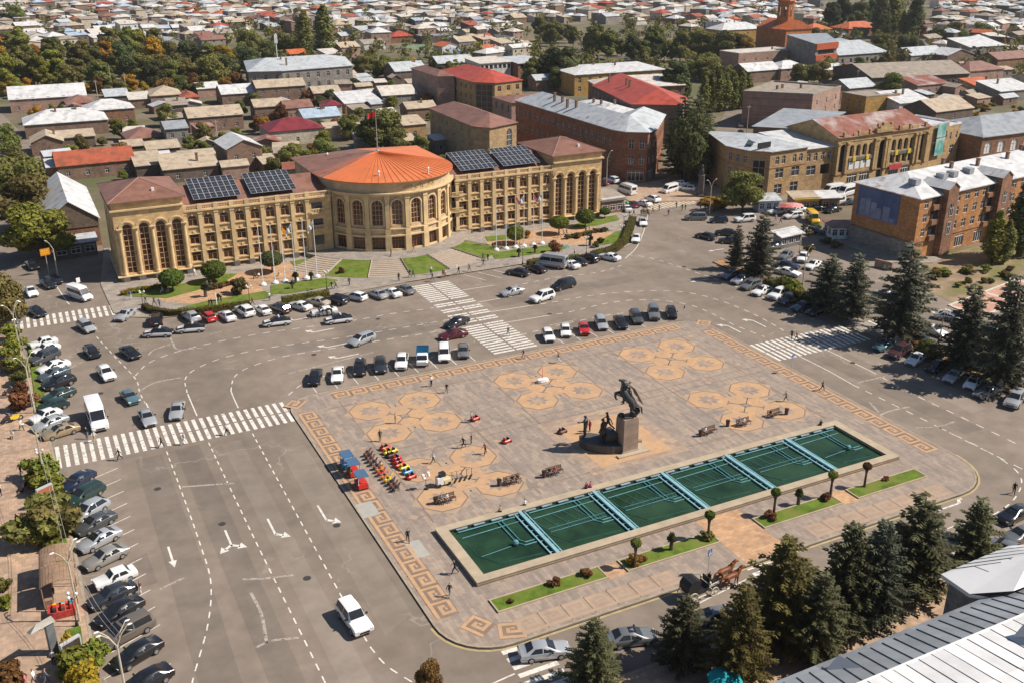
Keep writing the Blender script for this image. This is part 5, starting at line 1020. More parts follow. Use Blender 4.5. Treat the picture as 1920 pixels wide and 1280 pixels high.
def tree(kind, x, y, h, label, col=None, wide=1., name='tree', group=None, z=0., variant=None, cat='tree'):
    lib = dict(broad=(BROAD, 9.6), tallb=(TALLB, 14.), pop=(POP, 14.4), spruce=(SPR, 16.), blue=(SPB, 15.), clip=(CLIP, 4.), bush=(BUSH, 2.), cone=(CONE, 2.4), sapl=(SAPL, 3.2))[kind]
    TREEN[0] += 1; k = TREEN[0] if variant is None else variant; c, t = lib[0][k % len(lib[0])]; s = h/lib[1]
    o = thing(name, label, cat, (x, y, z), (k*2.399) % 6.283, group); o.scale = (s*wide, s*wide, s)
    a = ob('crown', c, o); ob('trunk', t, o)
    if col: a.material_slots[0].link = 'OBJECT'; a.material_slots[0].material = LEAF[col]
    return o
def at_top(px, py, Y): d = ray(px, py); s = Y/d.y; return d.x*s, Y, d.z*s+CAMH
def at_topX(px, py, X): d = ray(px, py); s = X/d.x; return X, d.y*s, d.z*s+CAMH
# near spruces by the theatre roof
for i, (px, py, Y, kd, col, w, lab) in enumerate(((1116, 1162, 57.2, 'spruce', None, 1.0, 'dark spruce at the bottom edge left of the horse carriage'), (1288, 1118, 56.4, 'spruce', None, 1.05, 'spruce in front of the carriage horses at the bottom edge'), (1481, 1010, 54.6, 'spruce', 'sprucey', 1.12, 'tall yellowish-green spruce in the near row'), (1606, 984, 54.2, 'spruce', None, 1.0, 'dark full spruce right of the yellowish one'), (1664, 978, 53.2, 'spruce', 'blue', .85, 'slim spruce squeezed between two fuller spruces'), (1738, 928, 54.8, 'blue', 'spruce', 1.1, 'ragged dark spruce left of the wooden kiosk'), (1846, 934, 55.2, 'blue', 'spruce', 1.0, 'ragged spruce at the right end of the near row'), (1550, 1075, 51.6, 'spruce', None, .95, 'lower dark spruce behind the near roof edge'), (1400, 1100, 52.4, 'spruce', 'sprucey', .9, 'bushy spruce left of the near roof edge'))):
    x, y, z = at_top(px, py, Y); tree(kd, x, y, z*1.02, lab, col, w*1.5, 'spruce_tree', 'spruces along the near street', variant=i)
for i, (px, py, lab) in enumerate(((1386, 424, 'slim spruce at the far end of the right strip'), (1433, 400, 'dense dark spruce second from the far end of the right strip'), (1562, 478, 'left one of the two joined spruces before the right crossing'), (1612, 478, 'right one of the two joined spruces before the right crossing'), (1712, 458, 'large full spruce just past the right crossing'), (1830, 536, 'shaggy spruce over the parked cars in the right strip'), (1915, 520, 'spruce at the right edge of the photo in the right strip'))):
    x, y, z = at_topX(px, py, 120.9); o = tree('blue', x, y, z*1.03, lab, None, (1.05, 1.25, 1.7, 1.5, 1.45, 1.4, 1.35)[i], 'spruce_tree', 'spruces in the right strip', variant=i)
    q = MB(); q.lathe([(.33, 0), (.3, 1.1)], n=8); wl = q.build('limewash_band', M_LIME, o)
x, y = G(805, 1300); tree('broad', x, y, 3.4, 'small reddish autumn tree at the bottom edge', 'rust', .8)
# clipped trees and plants before the hall
for (px, py, h, col, lab) in ((325, 548, 4.2, None, 'round clipped tree in front of the left pavilion arches'), (403, 531, 4.2, None, 'round clipped tree before the first left wing bays'), (511, 512, 4.2, 'dark', 'dark-leaved round clipped tree behind the left flagpoles'), (967, 458, 3.8, 'lime', 'yellowish clipped tree behind the right flagpoles'), (1048, 440, 4, None, 'round clipped tree before the right wing end'), (1097, 427, 4, None, 'round clipped tree in front of the right pavilion'), (1134, 410, 2.4, None, 'small clipped ball tree by the kiosk banner')):  # the tree behind the left flagpoles gets darker leaves
    tree('clip', *G(px, py), h, lab, col, 1, 'clipped_tree', 'clipped trees before the hall', KZ)
for i, (px, py, h) in enumerate(((386, 558, 2.6), (555, 532, 2.2), (584, 528, 1.8), (973, 483, 1.8), (1003, 476, 1.8), (1106, 462, 2.4), (549, 543, 1.6), (410, 566, 1.4))): tree('cone', *G(px, py), h, 'small clipped cone conifer on the lawn before the hall', None, 1, 'cone_conifer', 'cone conifers on the hall lawns', KZ, cat='shrub')
for i, (px, py, h, col, lab) in enumerate(((448, 552, 3, 'olive', 'thin young tree with pale leaves by the left lamp post'), (1039, 475, 2.6, 'rust', 'small reddish tree beside the right lawn'), (1086, 448, 1.3, 'yellow', 'yellow ball shrub on the right terracotta paving'), (1117, 465, 1.4, 'hedge', 'first dark ball shrub on the right lawn tip'), (1127, 458, 1.4, 'hedge', 'second dark ball shrub on the right lawn tip'), (988, 447, 1.8, 'yellow', 'autumn shrub below the yellowish clipped tree'), (640, 515, 1.3, 'rust', 'dark small shrub beside the left stairs'))): tree('bush', *G(px, py), h, lab, col, .9, 'shrub', None, KZ, cat='shrub')
for i in range(16): x, y = G(232+i*6.4+random.uniform(-2, 2), 553-i*1.1+random.uniform(-2, 2)); tree('bush', x, y, .9, 'low rose bush with pale blooms along the left pavilion plinth', random.choice(['lime', 'olive', 'yellow']), 1.2, 'rose_bush', 'rose bushes before the left pavilion', KZ, cat='shrub')
for i in range(14): x, y = G(395+i*6.6, 545-i*1.6+random.uniform(-1, 1)); tree('bush', x, y, 1., 'low dark bush in the bed before the left wing', random.choice(['dark', 'rust', 'green']), 1.2, 'low_bush', 'bushes before the left wing', KZ, cat='shrub') if i < 9 else None
for i in range(12): x, y = G(1062+i*6.6, 449-i*1.3+random.uniform(-1, 1)); tree('bush', x, y, 1., 'low dark bush in the bed before the right pavilion', random.choice(['dark', 'olive', 'rust']), 1.2, 'low_bush', 'bushes before the right pavilion', KZ, cat='shrub')
def hedge(label, pts, w, h, col='hedge', px=True):
    P = [Vector(G(*p)) if px else Vector(p) for p in pts]; r = random.Random(int(P[0].x*10)); m = MB(); c = MB()
    for i in range(len(P)-1):
        d = P[i+1]-P[i]; L = d.length; d /= L; n = Vector((-d.y, d.x)); c.box((*((P[i]+P[i+1])/2), h*.45+KZ), (L+.1, w*.85, h*.9), atan2(d.y, d.x))
        for _ in range(int(L*(w+2*h)*26)):
            u = r.uniform(0, L); t = r.uniform(-w/2-h, w/2+h); q = P[i]+d*u
            if abs(t) < w/2: p = Vector((q.x+n.x*t, q.y+n.y*t, h)); nr = Vector((0, 0, 1))
            else: s = 1 if t > 0 else -1; p = Vector((q.x+n.x*s*w/2, q.y+n.y*s*w/2, abs(t)-w/2)); nr = Vector((n.x*s, n.y*s, 0))
            nr = (nr+rnd_unit(r)*.7).normalized(); a = nr.orthogonal().normalized(); a.rotate(Matrix.Rotation(r.uniform(0, 6.28), 3, nr)); b_ = nr.cross(a); s = r.uniform(.08, .17); p.z += KZ; m.add([p-a*s, p+b_*s*.6, p+a*s, p-b_*s*.6], [(0, 1, 2, 3)])
    t = thing('hedge', label, 'hedge'); m.build('foliage', LEAF[col], t); c.build('hedge_core', LEAF[col], t); return t
hedge('curved clipped hedge along the kerb before the left pavilion', [(271, 580), (285, 588), (320, 593), (370, 590), (420, 583), (468, 575)], 1.1, 1.0); hedge('clipped hedge before the left flagpole lawn', [(530, 570), (570, 563), (617, 556)], 1.1, 1.1); hedge('short clipped hedge behind the parked black cars', [(990, 500), (1020, 494)], 1.2, 1.1); hedge('long curved hedge edging the right end of the forecourt', [(1112, 483), (1150, 473), (1172, 456), (1180, 435), (1186, 415)], 1.7, 1.1)
hedge('short hedge between the right parked cars', [(1050, 492), (1085, 486)], 1., .9)
# street trees left
for (px, py, h, w, col, lab) in ((42, 398, 13, 1.3, 'olive', 'big olive-green street tree furthest up the left street'), (60, 440, 13, 1.35, 'olive', 'broad street tree in the middle of the three left of the barn'), (78, 486, 11.5, 1.35, 'lime', 'yellow-green street tree nearest the barn front'), (14, 612, 9, 1.05, 'olive', 'leafy tree at the left edge above the parked white cars'), (14, 300, 10, 1.1, 'green', 'dark tree at the left edge above the street trees'), (40, 340, 9, 1., 'olive', 'round tree behind the big olive street tree'), (70, 232, 6, 1.1, 'yellow', 'yellowing tree before the long white workshop'), (228, 262, 6, 1, 'green', 'bushy tree right of the long white-roofed house'), (212, 318, 5, 1.1, 'green', 'dark bush in the old yard'), (315, 238, 7.5, 1.2, 'green', 'wide tree before the tan-roofed house with dormer'), (383, 268, 6.5, 1, 'olive', 'tree before the broad tan roof'), (452, 220, 6, .9, 'green', 'slim tree between the tan roofs'), (497, 252, 5.5, 1.1, 'yellow', 'yellow-green tree left of the maroon roof'), (605, 308, 7, 1.2, 'green', 'dark spreading tree in front of the maroon roof'), (545, 320, 7, 1.2, 'olive', 'tree squeezed behind the left wing solar panels'), (600, 205, 5, 1.1, 'dark', 'dark tree left of the maroon-roofed wall house'), (715, 282, 12, 1.5, 'green', 'large bushy tree right behind the round roof'), (745, 290, 7, 1.2, 'olive', 'lower tree behind the round roof'), (790, 292, 6, 1, 'green', 'thin tree left of the brown-roofed block'), (802, 203, 5.6, 1.1, 'yellow', 'bright yellow bush left of the hotel annex'), (790, 178, 6, 1.2, 'green', 'green tree above the bright yellow bush'), (886, 292, 8, .9, 'olive', 'tree against the shaded wall of the brown-roofed block'), (658, 262, 8, 1.1, 'green', 'tree left of the large bushy tree'), (1392, 398, 9.6, 1.25, 'green', 'round tree at the street corner before the shops'), (1668, 186, 10, 1.3, 'green', 'big round tree among the right-hand yards'), (1290, 345, 18, .7, 'dark', 'tall dark tree at the mouth of the avenue')):
    tree('broad', *G(px, py), h, lab, col, w)
for i, (px, py, h) in enumerate(((1276, 338, 23), (1300, 332, 22), (1320, 320, 17))): tree('blue', *G(px, py), h, ('tallest dark spruce at the avenue corner', 'dark spruce in the middle of the avenue corner group', 'lower spruce at the right of the avenue corner group')[i], 'dark', 1.15, 'spruce_tree', 'spruces at the avenue corner')
for i in range(7): tree('pop', *G(1318+i*13.5, 213-i*1.5), 13.5+(i % 3), 'columnar poplar in the row along the avenue', 'green', 1.5, 'poplar_tree', 'poplars along the avenue')
for (px, py, h, w, col, lab) in ((575, 116, 26, 1.7, 'green', 'left one of the two tall poplars above the school'), (611, 112, 28, 1.8, 'green', 'right one of the two tall poplars above the school'), (1858, 494, 11, 1.7, 'lime', 'bright green poplar before the orange apartment house'), (1908, 482, 17, 1.6, 'dark', 'tall dark poplar at the right edge'), (1880, 494, 9, 1.6, 'green', 'short poplar between bright and dark poplars')): tree('pop', *G(px, py), h, lab, col, w, 'poplar_tree')
# tree belts: (x0, x1, y, jitter, n, h, kind, colours, label)
for (x0, x1, y, jy, n, h, kind, cols, lab) in ((-10, 225, 172, 10, 11, 14, 'tallb', ['green', 'olive', 'lime', 'green'], 'tall tree in the dense belt at the far left'), (-10, 300, 140, 8, 14, 15, 'tallb', ['green', 'olive', 'olive', 'yellow'], 'tall tree in the second row of the far left belt'), (0, 300, 112, 8, 12, 14, 'tallb', ['green', 'lime', 'olive'], 'tall tree at the back of the far left belt'), (230, 470, 130, 8, 12, 12, 'broad', ['green', 'dark', 'olive', 'yellow'], 'tree at the back of the belt left of the school'), (0, 120, 180, 6, 5, 6, 'broad', ['yellow', 'rust', 'lime'], 'yellow autumn tree at the foot of the left belt'), (225, 450, 158, 8, 12, 11, 'broad', ['green', 'dark', 'olive', 'olive'], 'green tree in the belt left of the school'), (150, 460, 176, 8, 14, 6.5, 'broad', ['yellow', 'lime', 'olive', 'rust', 'green'], 'autumn tree at the foot of the belt left of the school'), (455, 560, 108, 6, 5, 13, 'broad', ['green', 'olive', 'lime'], 'broad tree behind the school'), (670, 860, 140, 10, 14, 8, 'broad', ['green', 'olive', 'dark', 'green', 'yellow'], 'tree in the thicket below the sports ground'), (985, 1075, 166, 6, 7, 15, 'tallb', ['dark', 'green'], 'tall tree in the grove behind the grey-roofed block'), (1000, 1085, 82, 6, 5, 17, 'tallb', ['green', 'olive'], 'big tree in the upper middle grove'), (1095, 1280, 112, 8, 11, 15, 'tallb', ['green', 'dark', 'green'], 'tree of the grove above the tan-roofed block'), (1180, 1290, 96, 6, 5, 7, 'broad', ['yellow', 'olive'], 'yellow tree in the grove above the tan-roofed block'), (1255, 1290, 190, 12, 3, 15, 'tallb', ['dark', 'green'], 'tree at the left side of the avenue'), (1290, 1400, 108, 8, 9, 12, 'broad', ['green', 'dark', 'yellow', 'olive'], 'park tree along the upper avenue'), (1295, 1370, 150, 8, 6, 9, 'broad', ['olive', 'green'], 'round park tree beside the avenue poplars'), (1440, 1530, 82, 5, 7, 10, 'broad', ['green', 'olive', 'dark'], 'tree below the church'), (1545, 1640, 60, 5, 7, 20, 'tallb', ['dark', 'dark', 'green'], 'dark tree in the big grove right of the church'), (1640, 1712, 72, 4, 7, 26, 'pop', ['dark', 'green'], 'tall poplar in the grove right of the church'), (1630, 1720, 108, 5, 8, 10, 'broad', ['dark', 'green', 'olive'], 'tree of the dark row behind the silver roof'), (1490, 1560, 150, 10, 6, 8, 'broad', ['green', 'olive'], 'tree between the pink house and the panelled house'), (1575, 1660, 136, 6, 6, 5, 'broad', ['green', 'olive'], 'bush along the wall below the silver roof'), (1715, 1760, 82, 8, 4, 9, 'broad', ['yellow', 'rust', 'dark'], 'autumn tree right of the dark grove'), (1780, 1920, 84, 10, 7, 9, 'broad', ['dark', 'green'], 'tree scattered over the upper right roofs'), (0, 60, 45, 6, 3, 12, 'broad', ['dark', 'green'], 'tree over the upper left roofs'), (1870, 1910, 108, 4, 2, 9, 'pop', ['yellow'], 'yellow poplar beside the grey block'), (1480, 1560, 330, 4, 0, 5, 'broad', ['green'], '')):
    for k in range(n):
        px = x0+(x1-x0)*(k+.5)/n+random.uniform(-6, 6); py = y+random.uniform(-jy, jy); tree(kind, *G(px, py), h*random.uniform(.6, 1.25), lab, random.choice(cols), random.uniform(1, 1.35) if kind != 'pop' else 1.6, 'poplar_tree' if kind == 'pop' else 'tree', lab.split(' ', 1)[0]+' trees '+lab.split(' ', 2)[-1][-40:])
r2 = random.Random(9)
for k in range(0):
    px, py = r2.uniform(0, 1920), r2.uniform(-5, 62); tree('broad', *G(px, py), r2.uniform(6, 11), 'small green tree among the far town roofs', r2.choice(['green', 'olive', 'dark', 'dark', 'yellow', 'green']), r2.uniform(1, 1.5), group='trees among the far roofs')
for k in range(110):
    px, py = r2.uniform(60, 830), r2.uniform(165, 338); x, y = G(px, py)
    if not any((x-a)**2+(y-c)**2 < (r*.9)**2 for a, c, r in OCC): tree('broad', x, y, r2.uniform(2.5, 5.5), 'low bush or small tree in the old yards', r2.choice(['green', 'olive', 'rust', 'dark', 'lime']), r2.uniform(1, 1.4), group='yard bushes', name='yard_bush', cat='bush')
# right strip shrubs, waste ground bushes
for i, (px, py, h, w, col) in enumerate(((1400, 520, 2.5, 1, 'green'), (1447, 545, 2.6, 1, 'olive'), (1467, 548, 3.4, 1, 'olive'), (1485, 555, 3, 1.2, 'lime'), (1500, 566, 2.6, 1.2, 'lime'), (1515, 572, 2.8, 1.1, 'green'), (1535, 580, 2.2, 1, 'green'), (1735, 668, 3, 1, 'green'), (1752, 672, 2.4, 1, 'olive'), (1716, 655, 1.6, 1, 'rust'))): tree('bush', *G(px, py), h, 'leafy shrub filling the right strip between the spruces', col, w, 'shrub', 'shrubs in the right strip', cat='shrub')
for i in range(30): px, py = r2.uniform(1690, 1900), r2.uniform(505, 545); tree('bush', *G(px, py), r2.uniform(.6, 1.5), 'dry weedy bush on the waste ground', r2.choice(['olive', 'lime', 'rust', 'hedge']), 1.4, 'weed_bush', 'weeds on the waste ground', cat='shrub')
for i in range(26): px, py = r2.uniform(1700, 1915), r2.uniform(195, 222); tree('bush', *G(px, py), r2.uniform(1, 2.4), 'dry bush on the overgrown lot above the market hall', r2.choice(['olive', 'rust', 'yellow', 'hedge']), 1.6, 'weed_bush', 'bushes on the overgrown lot', cat='shrub')
for i in range(12): px, py = r2.uniform(1480, 1580), r2.uniform(425, 480); tree('bush', *G(px, py-0), r2.uniform(1, 2.2), 'dark shrub in the bed below the billboard wall', r2.choice(['green', 'dark', 'olive']), 1.3, 'shrub', 'shrubs below the billboard wall', cat='shrub') if px > 1500 else None
for i in range(9): px, py = r2.uniform(1320, 1362), r2.uniform(380, 396); tree('bush', *G(px, py), 1.6, 'yellow flowering shrub by the small monument', 'yellow', 1.4, 'shrub', 'yellow shrubs by the monument', cat='shrub')
# left sidewalk planting
for i, (px, py, h, w, col) in enumerate(((22, 640, 2.8, 1.1, 'lime'), (30, 668, 3, 1.2, 'lime'), (20, 690, 2.2, 1, 'rust'), (36, 700, 2.8, 1.2, 'green'), (42, 722, 2.4, 1.1, 'green'), (40, 738, 1.6, 1.2, 'rust'), (45, 768, 2.6, 1.25, 'rust'), (75, 900, 3, 1.2, 'lime'), (92, 925, 2.8, 1.2, 'lime'), (70, 915, 1.8, 1, 'rust'), (88, 1003, 4.8, 1.3, 'olive'), (110, 1010, 4.6, 1.1, 'olive'), (98, 1022, 2.8, 1.2, 'lime'), (65, 1020, 2.2, 1, 'yellow'), (150, 1262, 2.8, 1.2, 'lime'), (170, 1250, 2.4, 1.1, 'lime'), (135, 1225, 2, .8, 'yellow'), (160, 1290, 2.6, 1.2, 'yellow'), (15, 1290, 2.4, 1.2, 'rust'), (8, 1110, 1.6, 1, 'olive'), (10, 1140, 1.5, 1, 'lime'))): tree('bush', *G(px, py), h, 'bright leafy shrub in the planter strip of the left pavement, number %d from the far crossing' % (i+1) if False else 'leafy shrub of the planter strip along the left pavement', col, w, 'shrub', 'shrubs along the left pavement', KZ, cat='shrub')
# saplings and beds by the pool
for i, (px, py, h, lab, col) in enumerate(((1190, 1066, 3.6, 'young ball-headed tree nearest the pool corner bed', 'lime'), (1327, 1012, 3.6, 'young ball-headed tree at the crossing path', 'lime'), (1258, 1033, 2.2, 'small dark cone sapling in the second bed', 'dark'), (1450, 968, 3.6, 'young ball-headed tree in the third bed', 'lime'), (1496, 948, 2.2, 'small dark cone sapling in the third bed', 'dark'), (1556, 934, 3.6, 'young ball-headed tree by the last bed', 'lime'), (1620, 915, 3.4, 'nearly leafless sapling in the last bed', 'rust'))):
    x, y = G(px, py)
    if col == 'lime': tree('sapl', x, y, h, lab, 'topi', 1, 'sapling', None, KZ)
    elif col == 'dark': tree('cone', x, y, h, lab, 'dark', .8, 'sapling', None, KZ)
    else: tree('sapl', x, y, h, lab, col, 1, 'sapling', None, KZ)
FT = MB(); r3 = random.Random(4)
for k in range(900):
    px, py = (r3.uniform(-20, 1940), r3.uniform(-20, 78)) if k < 560 else (r3.choice((r3.uniform(300, 860), r3.uniform(860, 1300), r3.uniform(1420, 1940))), r3.uniform(70, 150)); x, y = G(px, py)
    if any((x-a)**2+(y-c)**2 < (r*.8)**2 for a, c, r in OCC): continue
    h = r3.uniform(4, 9); [leaves(FT, r3, (x+r3.uniform(-1, 1)*h*.25, y+r3.uniform(-1, 1)*h*.25, h*r3.uniform(.35, .75)), h*.36, 17, h*.13, .5) for _ in range(4)]; FT.m[-68:] = [r3.choice((0, 0, 1, 2, 3))]*68
FT.build('far_town_greenery', [LEAF['green'], LEAF['olive'], LEAF['dark'], LEAF['lime']], None, label='mass of distant trees between the far roofs', cat='trees', kind='stuff')
# ================================================================== CARS
RG = dict(A=(0, 440, 6.4), B=(0, 620, 5.333), C=(0, 840, 5.819), D=(0, 1060, 5.818), E=(240, 480, 5.333), F=(560, 480, 6.4), G=(840, 380, 5.053), H=(1000, 560, 6.4), I=(540, 560, 5.333), J=(1100, 300, 7.11), K=(1300, 340, 6.), L=(1330, 460, 6.), M=(1600, 560, 5.819), P=(540, 1060, 5.333), Q=(900, 1060, 4.571), R=(1060, 1080, 4.364), S=(1640, 880, 6.4), T=(1640, 480, 6.857))
def rp(r, x, y, z=0.): a, c, s = RG[r]; return Vector(G(a+x/s, c+y/s, z))
M_CGLASS = mat('car_glass', (.018, .02, .022), .06, .2, 2, spec=.7); M_TYRE = mat('tyre', (.025, .025, .025), .85, .2, 3); M_RIM = mat('alloy_rim', (.45, .45, .46), .35, .1, metal=.7); M_HEAD = mat('headlamp', (.75, .76, .78), .1, .1, spec=.8); M_TAIL = mat('tail_lamp', (.35, .015, .012), .25, .1, spec=.6); M_BLK = mat('black_trim', (.02, .02, .02), .5, .2); M_PLATE = mat('number_plate', (.7, .7, .68), .5, .05)
PAINT = dict(white=(.78, .77, .75), silver=(.45, .46, .47), grey=(.2, .205, .21), black=(.012, .012, .014), darkgrey=(.06, .062, .065), graphite=(.045, .05, .06), slate=(.1, .13, .15), navy=(.015, .022, .05), darkgreen=(.02, .045, .035), red=(.48, .02, .018), maroon=(.1, .008, .014), gold=(.4, .3, .18), beige=(.42, .36, .27), taupe=(.2, .165, .135), bluegrey=(.12, .22, .26), plum=(.07, .03, .035), yellow=(.7, .42, .01), greige=(.34, .32, .28), blue=(.05, .26, .42))
PN = dict(darkgrey='dark grey', darkgreen='dark green', bluegrey='blue-grey', greige='grey-beige')
def paint(c): return mat('car_paint_'+c, PAINT[c], .25, .03, 1, spec=.5, coat=.8, metal=.35 if c in ('silver', 'grey', 'greige', 'taupe', 'graphite', 'gold', 'bluegrey', 'slate') else 0)
# stations: x, underside, belt, top, half width at top ; glass = station index pairs (rear window, windscreen)
MODELS = dict(
 sedan=(4.7, .89, [(-2.35, .4, .68, .76, .6), (-2.26, .28, .9, .98, .68), (-1.72, .22, .95, 1.05, .69), (-1.05, .2, .95, 1.42, .56), (.15, .2, .95, 1.45, .57), (.98, .2, .93, 1.02, .67), (1.85, .22, .82, .88, .64), (2.24, .28, .68, .75, .58), (2.35, .38, .6, .64, .5)], (2, 3), (4, 5), 1.36, .32),
 lada=(4.1, .8, [(-2.05, .4, .8, .84, .66), (-2.02, .28, .86, .9, .7), (-1.45, .22, .9, .95, .7), (-1.05, .2, .9, 1.38, .6), (.2, .2, .9, 1.4, .61), (.72, .2, .9, .95, .68), (1.85, .22, .84, .88, .68), (2.02, .26, .8, .84, .66), (2.05, .38, .7, .74, .62)], (2, 3), (4, 5), 1.2, .29),
 hatch=(4.05, .86, [(-2.02, .38, .8, .9, .66), (-1.95, .28, .98, 1.1, .66), (-1.5, .22, .98, 1.44, .58), (-.2, .2, .96, 1.5, .6), (.3, .2, .95, 1.46, .59), (1.12, .2, .95, 1.04, .66), (1.75, .24, .82, .88, .62), (2.02, .34, .62, .68, .52)], (1, 2), (4, 5), 1.24, .31),
 wagon=(4.7, .89, [(-2.35, .38, .85, .95, .68), (-2.28, .28, 1.0, 1.12, .68), (-1.95, .22, 1.0, 1.52, .6), (-.4, .2, .98, 1.56, .62), (.3, .2, .97, 1.52, .61), (1.2, .2, .95, 1.05, .68), (2.0, .24, .82, .88, .64), (2.35, .36, .6, .66, .52)], (1, 2), (4, 5), 1.38, .32),
 minivan=(4.95, .95, [(-2.47, .4, .95, 1.1, .74), (-2.42, .3, 1.08, 1.25, .74), (-2.15, .24, 1.08, 1.74, .68), (-.2, .22, 1.06, 1.8, .7), (.55, .22, 1.04, 1.72, .68), (1.5, .22, 1.02, 1.12, .74), (2.15, .26, .9, .96, .7), (2.47, .38, .66, .74, .58)], (1, 2), (4, 5), 1.48, .34),
 suv=(4.85, .96, [(-2.42, .5, 1.0, 1.1, .74), (-2.36, .38, 1.12, 1.25, .74), (-2.12, .32, 1.12, 1.76, .66), (-.5, .3, 1.1, 1.84, .68), (.25, .3, 1.09, 1.78, .67), (.98, .3, 1.08, 1.17, .74), (2.05, .32, 1.02, 1.08, .74), (2.34, .38, .9, .97, .7), (2.42, .5, .8, .86, .64)], (1, 2), (4, 5), 1.43, .39),
 suv2=(4.6, .93, [(-2.3, .45, .95, 1.05, .7), (-2.2, .32, 1.08, 1.22, .7), (-1.6, .28, 1.08, 1.56, .58), (-.4, .26, 1.05, 1.66, .62), (.2, .26, 1.04, 1.6, .61), (1.05, .26, 1.02, 1.1, .7), (1.95, .28, .92, .98, .68), (2.25, .36, .76, .84, .6), (2.3, .46, .66, .74, .54)], (1, 2), (4, 5), 1.36, .36),
 van=(6.0, 1.0, [(-3.0, .4, 1.2, 2.5, .84), (-2.95, .3, 1.25, 2.62, .86), (-1., .28, 1.25, 2.68, .88), (1.1, .28, 1.25, 2.66, .87), (1.55, .28, 1.25, 2.45, .8), (2.35, .28, 1.2, 1.32, .8), (2.9, .34, .95, 1.02, .74), (3.0, .45, .7, .8, .66)], (0, 0), (4, 5), 1.85, .36))
def ring_(x, zb, bl, tp, wt, w):
    wl = w*(.9 if abs(x) > 2.2 and bl < .8 else .985); h = [(0, zb), (wl*.93, zb), (wl, zb+.16), (w if bl > .8 else wl, bl-.06), (w*.955, bl), (wt, tp-.035), (wt*.82, tp), (0, tp+.02)]
    return [(x, y, z) for y, z in h]+[(x, -y, z) for y, z in h[-2:0:-1]]
CARMESH = {}
def car_meshes(mk):
    L, w, st, rw, ws, wx, wr = MODELS[mk]; b = MB(); b.loft([ring_(*s, w) for s in st], 0, True); D = dict(body=b)
    n = 14
    for i in range(len(b.f)): pass
    # lower sides get slot 1 so that two-tone cars can differ
    for i, f in enumerate(b.f):
        k = i % n
        if i < n*(len(st)-1) and k in (2, 11): b.m[i] = 1
    def pane(i, j, t0=.08, t1=.93):
        a, c = st[i], st[j]; P = []
        for t, s in ((t0, 1), (t0, -1), (t1, -1), (t1, 1)):
            x = a[0]+(c[0]-a[0])*t; z = a[3]+(c[3]-a[3])*t; wt = (a[4]+(c[4]-a[4])*t)*.93; P.append((x, s*wt, z))
        nx, nz = (c[3]-a[3]), -(c[0]-a[0]); l = sqrt(nx*nx+nz*nz); s = -1 if nz < 0 else 1; o = .03
        return [(x+s*nx/l*o if False else x+(o if i == ws[1] else -o)*abs(nx)/l, y, z+o*abs(nz)/l) for x, y, z in P]
    D['windscreen'] = MB(); D['windscreen'].poly(pane(ws[1], ws[0]) if st[ws[0]][3] > st[ws[1]][3] else pane(*ws))
    if rw[0] != rw[1]: D['rear_window'] = MB(); D['rear_window'].poly(pane(*rw))
    else: D['rear_window'] = MB(); D['rear_window'].poly([(-L/2-.012, y, z) for y, z in ((-.7, 1.45), (.7, 1.45), (.68, 2.15), (-.68, 2.15))])
    r0, r1 = (st[rw[0]][0], st[rw[1]][0]) if rw[0] != rw[1] else (-L/2+.1, -L/2+.2); f0, f1 = st[ws[0]][0], st[ws[1]][0]
    bl = st[3][2]; tp = st[3][3]; wt = st[3][4]; xb0, xb1 = r0+.28, f1-.16; xt0, xt1 = r1+.1, f0-.02; xm = (xb0+xb1)/2+.05
    if mk == 'van': tp = 2.15; wt = .9; xb0, xt0 = .35 if False else -2.6, -2.6; bl = 1.35
    def sp(x, t, s): z = bl+.03+(tp-.12-bl)*t; y = w*.955+(wt-w*.955)*((z-bl)/(tp-.035-bl) if mk != 'van' else (z-bl)/1.5*.8); return (x, s*(y+.014), z)
    D['side_window'] = []
    for s in (1, -1):
        for (a, c, d, e) in ((xb0, xm-.05, xm-.05, xt0), (xm+.05, xb1, xt1, xm+.05)):
            m = MB(); m.poly([sp(a, 0, s), sp(c, 0, s), sp(d, 1, s), sp(e, 1, s)]); D['side_window'].append(m)
    me = {k: v.mesh(k, M_CGLASS) for k, v in D.items() if k not in ('body', 'side_window')}
    bm = b.mesh('body', [paint('white'), paint('white')], True)
    try: bm.set_sharp_from_angle(angle=radians(38))
    except Exception: pass
    parts = [('body', bm, (0, 0, 0))]+[(k, m, (0, 0, 0)) for k, m in me.items()]+[('side_window', m.mesh('side_window', M_CGLASS), (0, 0, 0)) for m in D['side_window']]
    t = MB(); t.loft([[(r*cos(2*pi*k/14), y, r*sin(2*pi*k/14)) for k in range(14)] for r, y in ((wr*.62, -.1), (wr*.95, -.105), (wr, -.07), (wr, .07), (wr*.95, .105), (wr*.62, .1))]); TM = t.mesh('wheel', M_TYRE, True); t = MB(); t.loft([[(r*cos(2*pi*k/10), y, r*sin(2*pi*k/10)) for k in range(10)] for r, y in ((wr*.63, -.112), (wr*.2, -.118), (wr*.2, .118), (wr*.63, .112))]); RI = t.mesh('rim', M_RIM)
    wheels = [(TM, RI, (sx*wx, sy*(w-.075), wr)) for sx in (1, -1) for sy in (1, -1)]
    e, f = st[-2], st[1]; zl = (e[2]+e[1])/2+.14
    for (nm, m_, x, z, sx, yy, sz) in (('headlight', M_HEAD, e[0]-.02, e[2]-.08, .2, e[4]*1.02, .14), ('tail_light', M_TAIL, f[0]-.0, f[2]-.16, .16, w*.78, .2)):
        for s in (1, -1): q = MB(); q.bx(x-sx/2, x+sx/2, s*yy-.16, s*yy+.16, z-sz/2, z+sz/2); parts.append((nm, q.mesh(nm, m_), (0, 0, 0)))
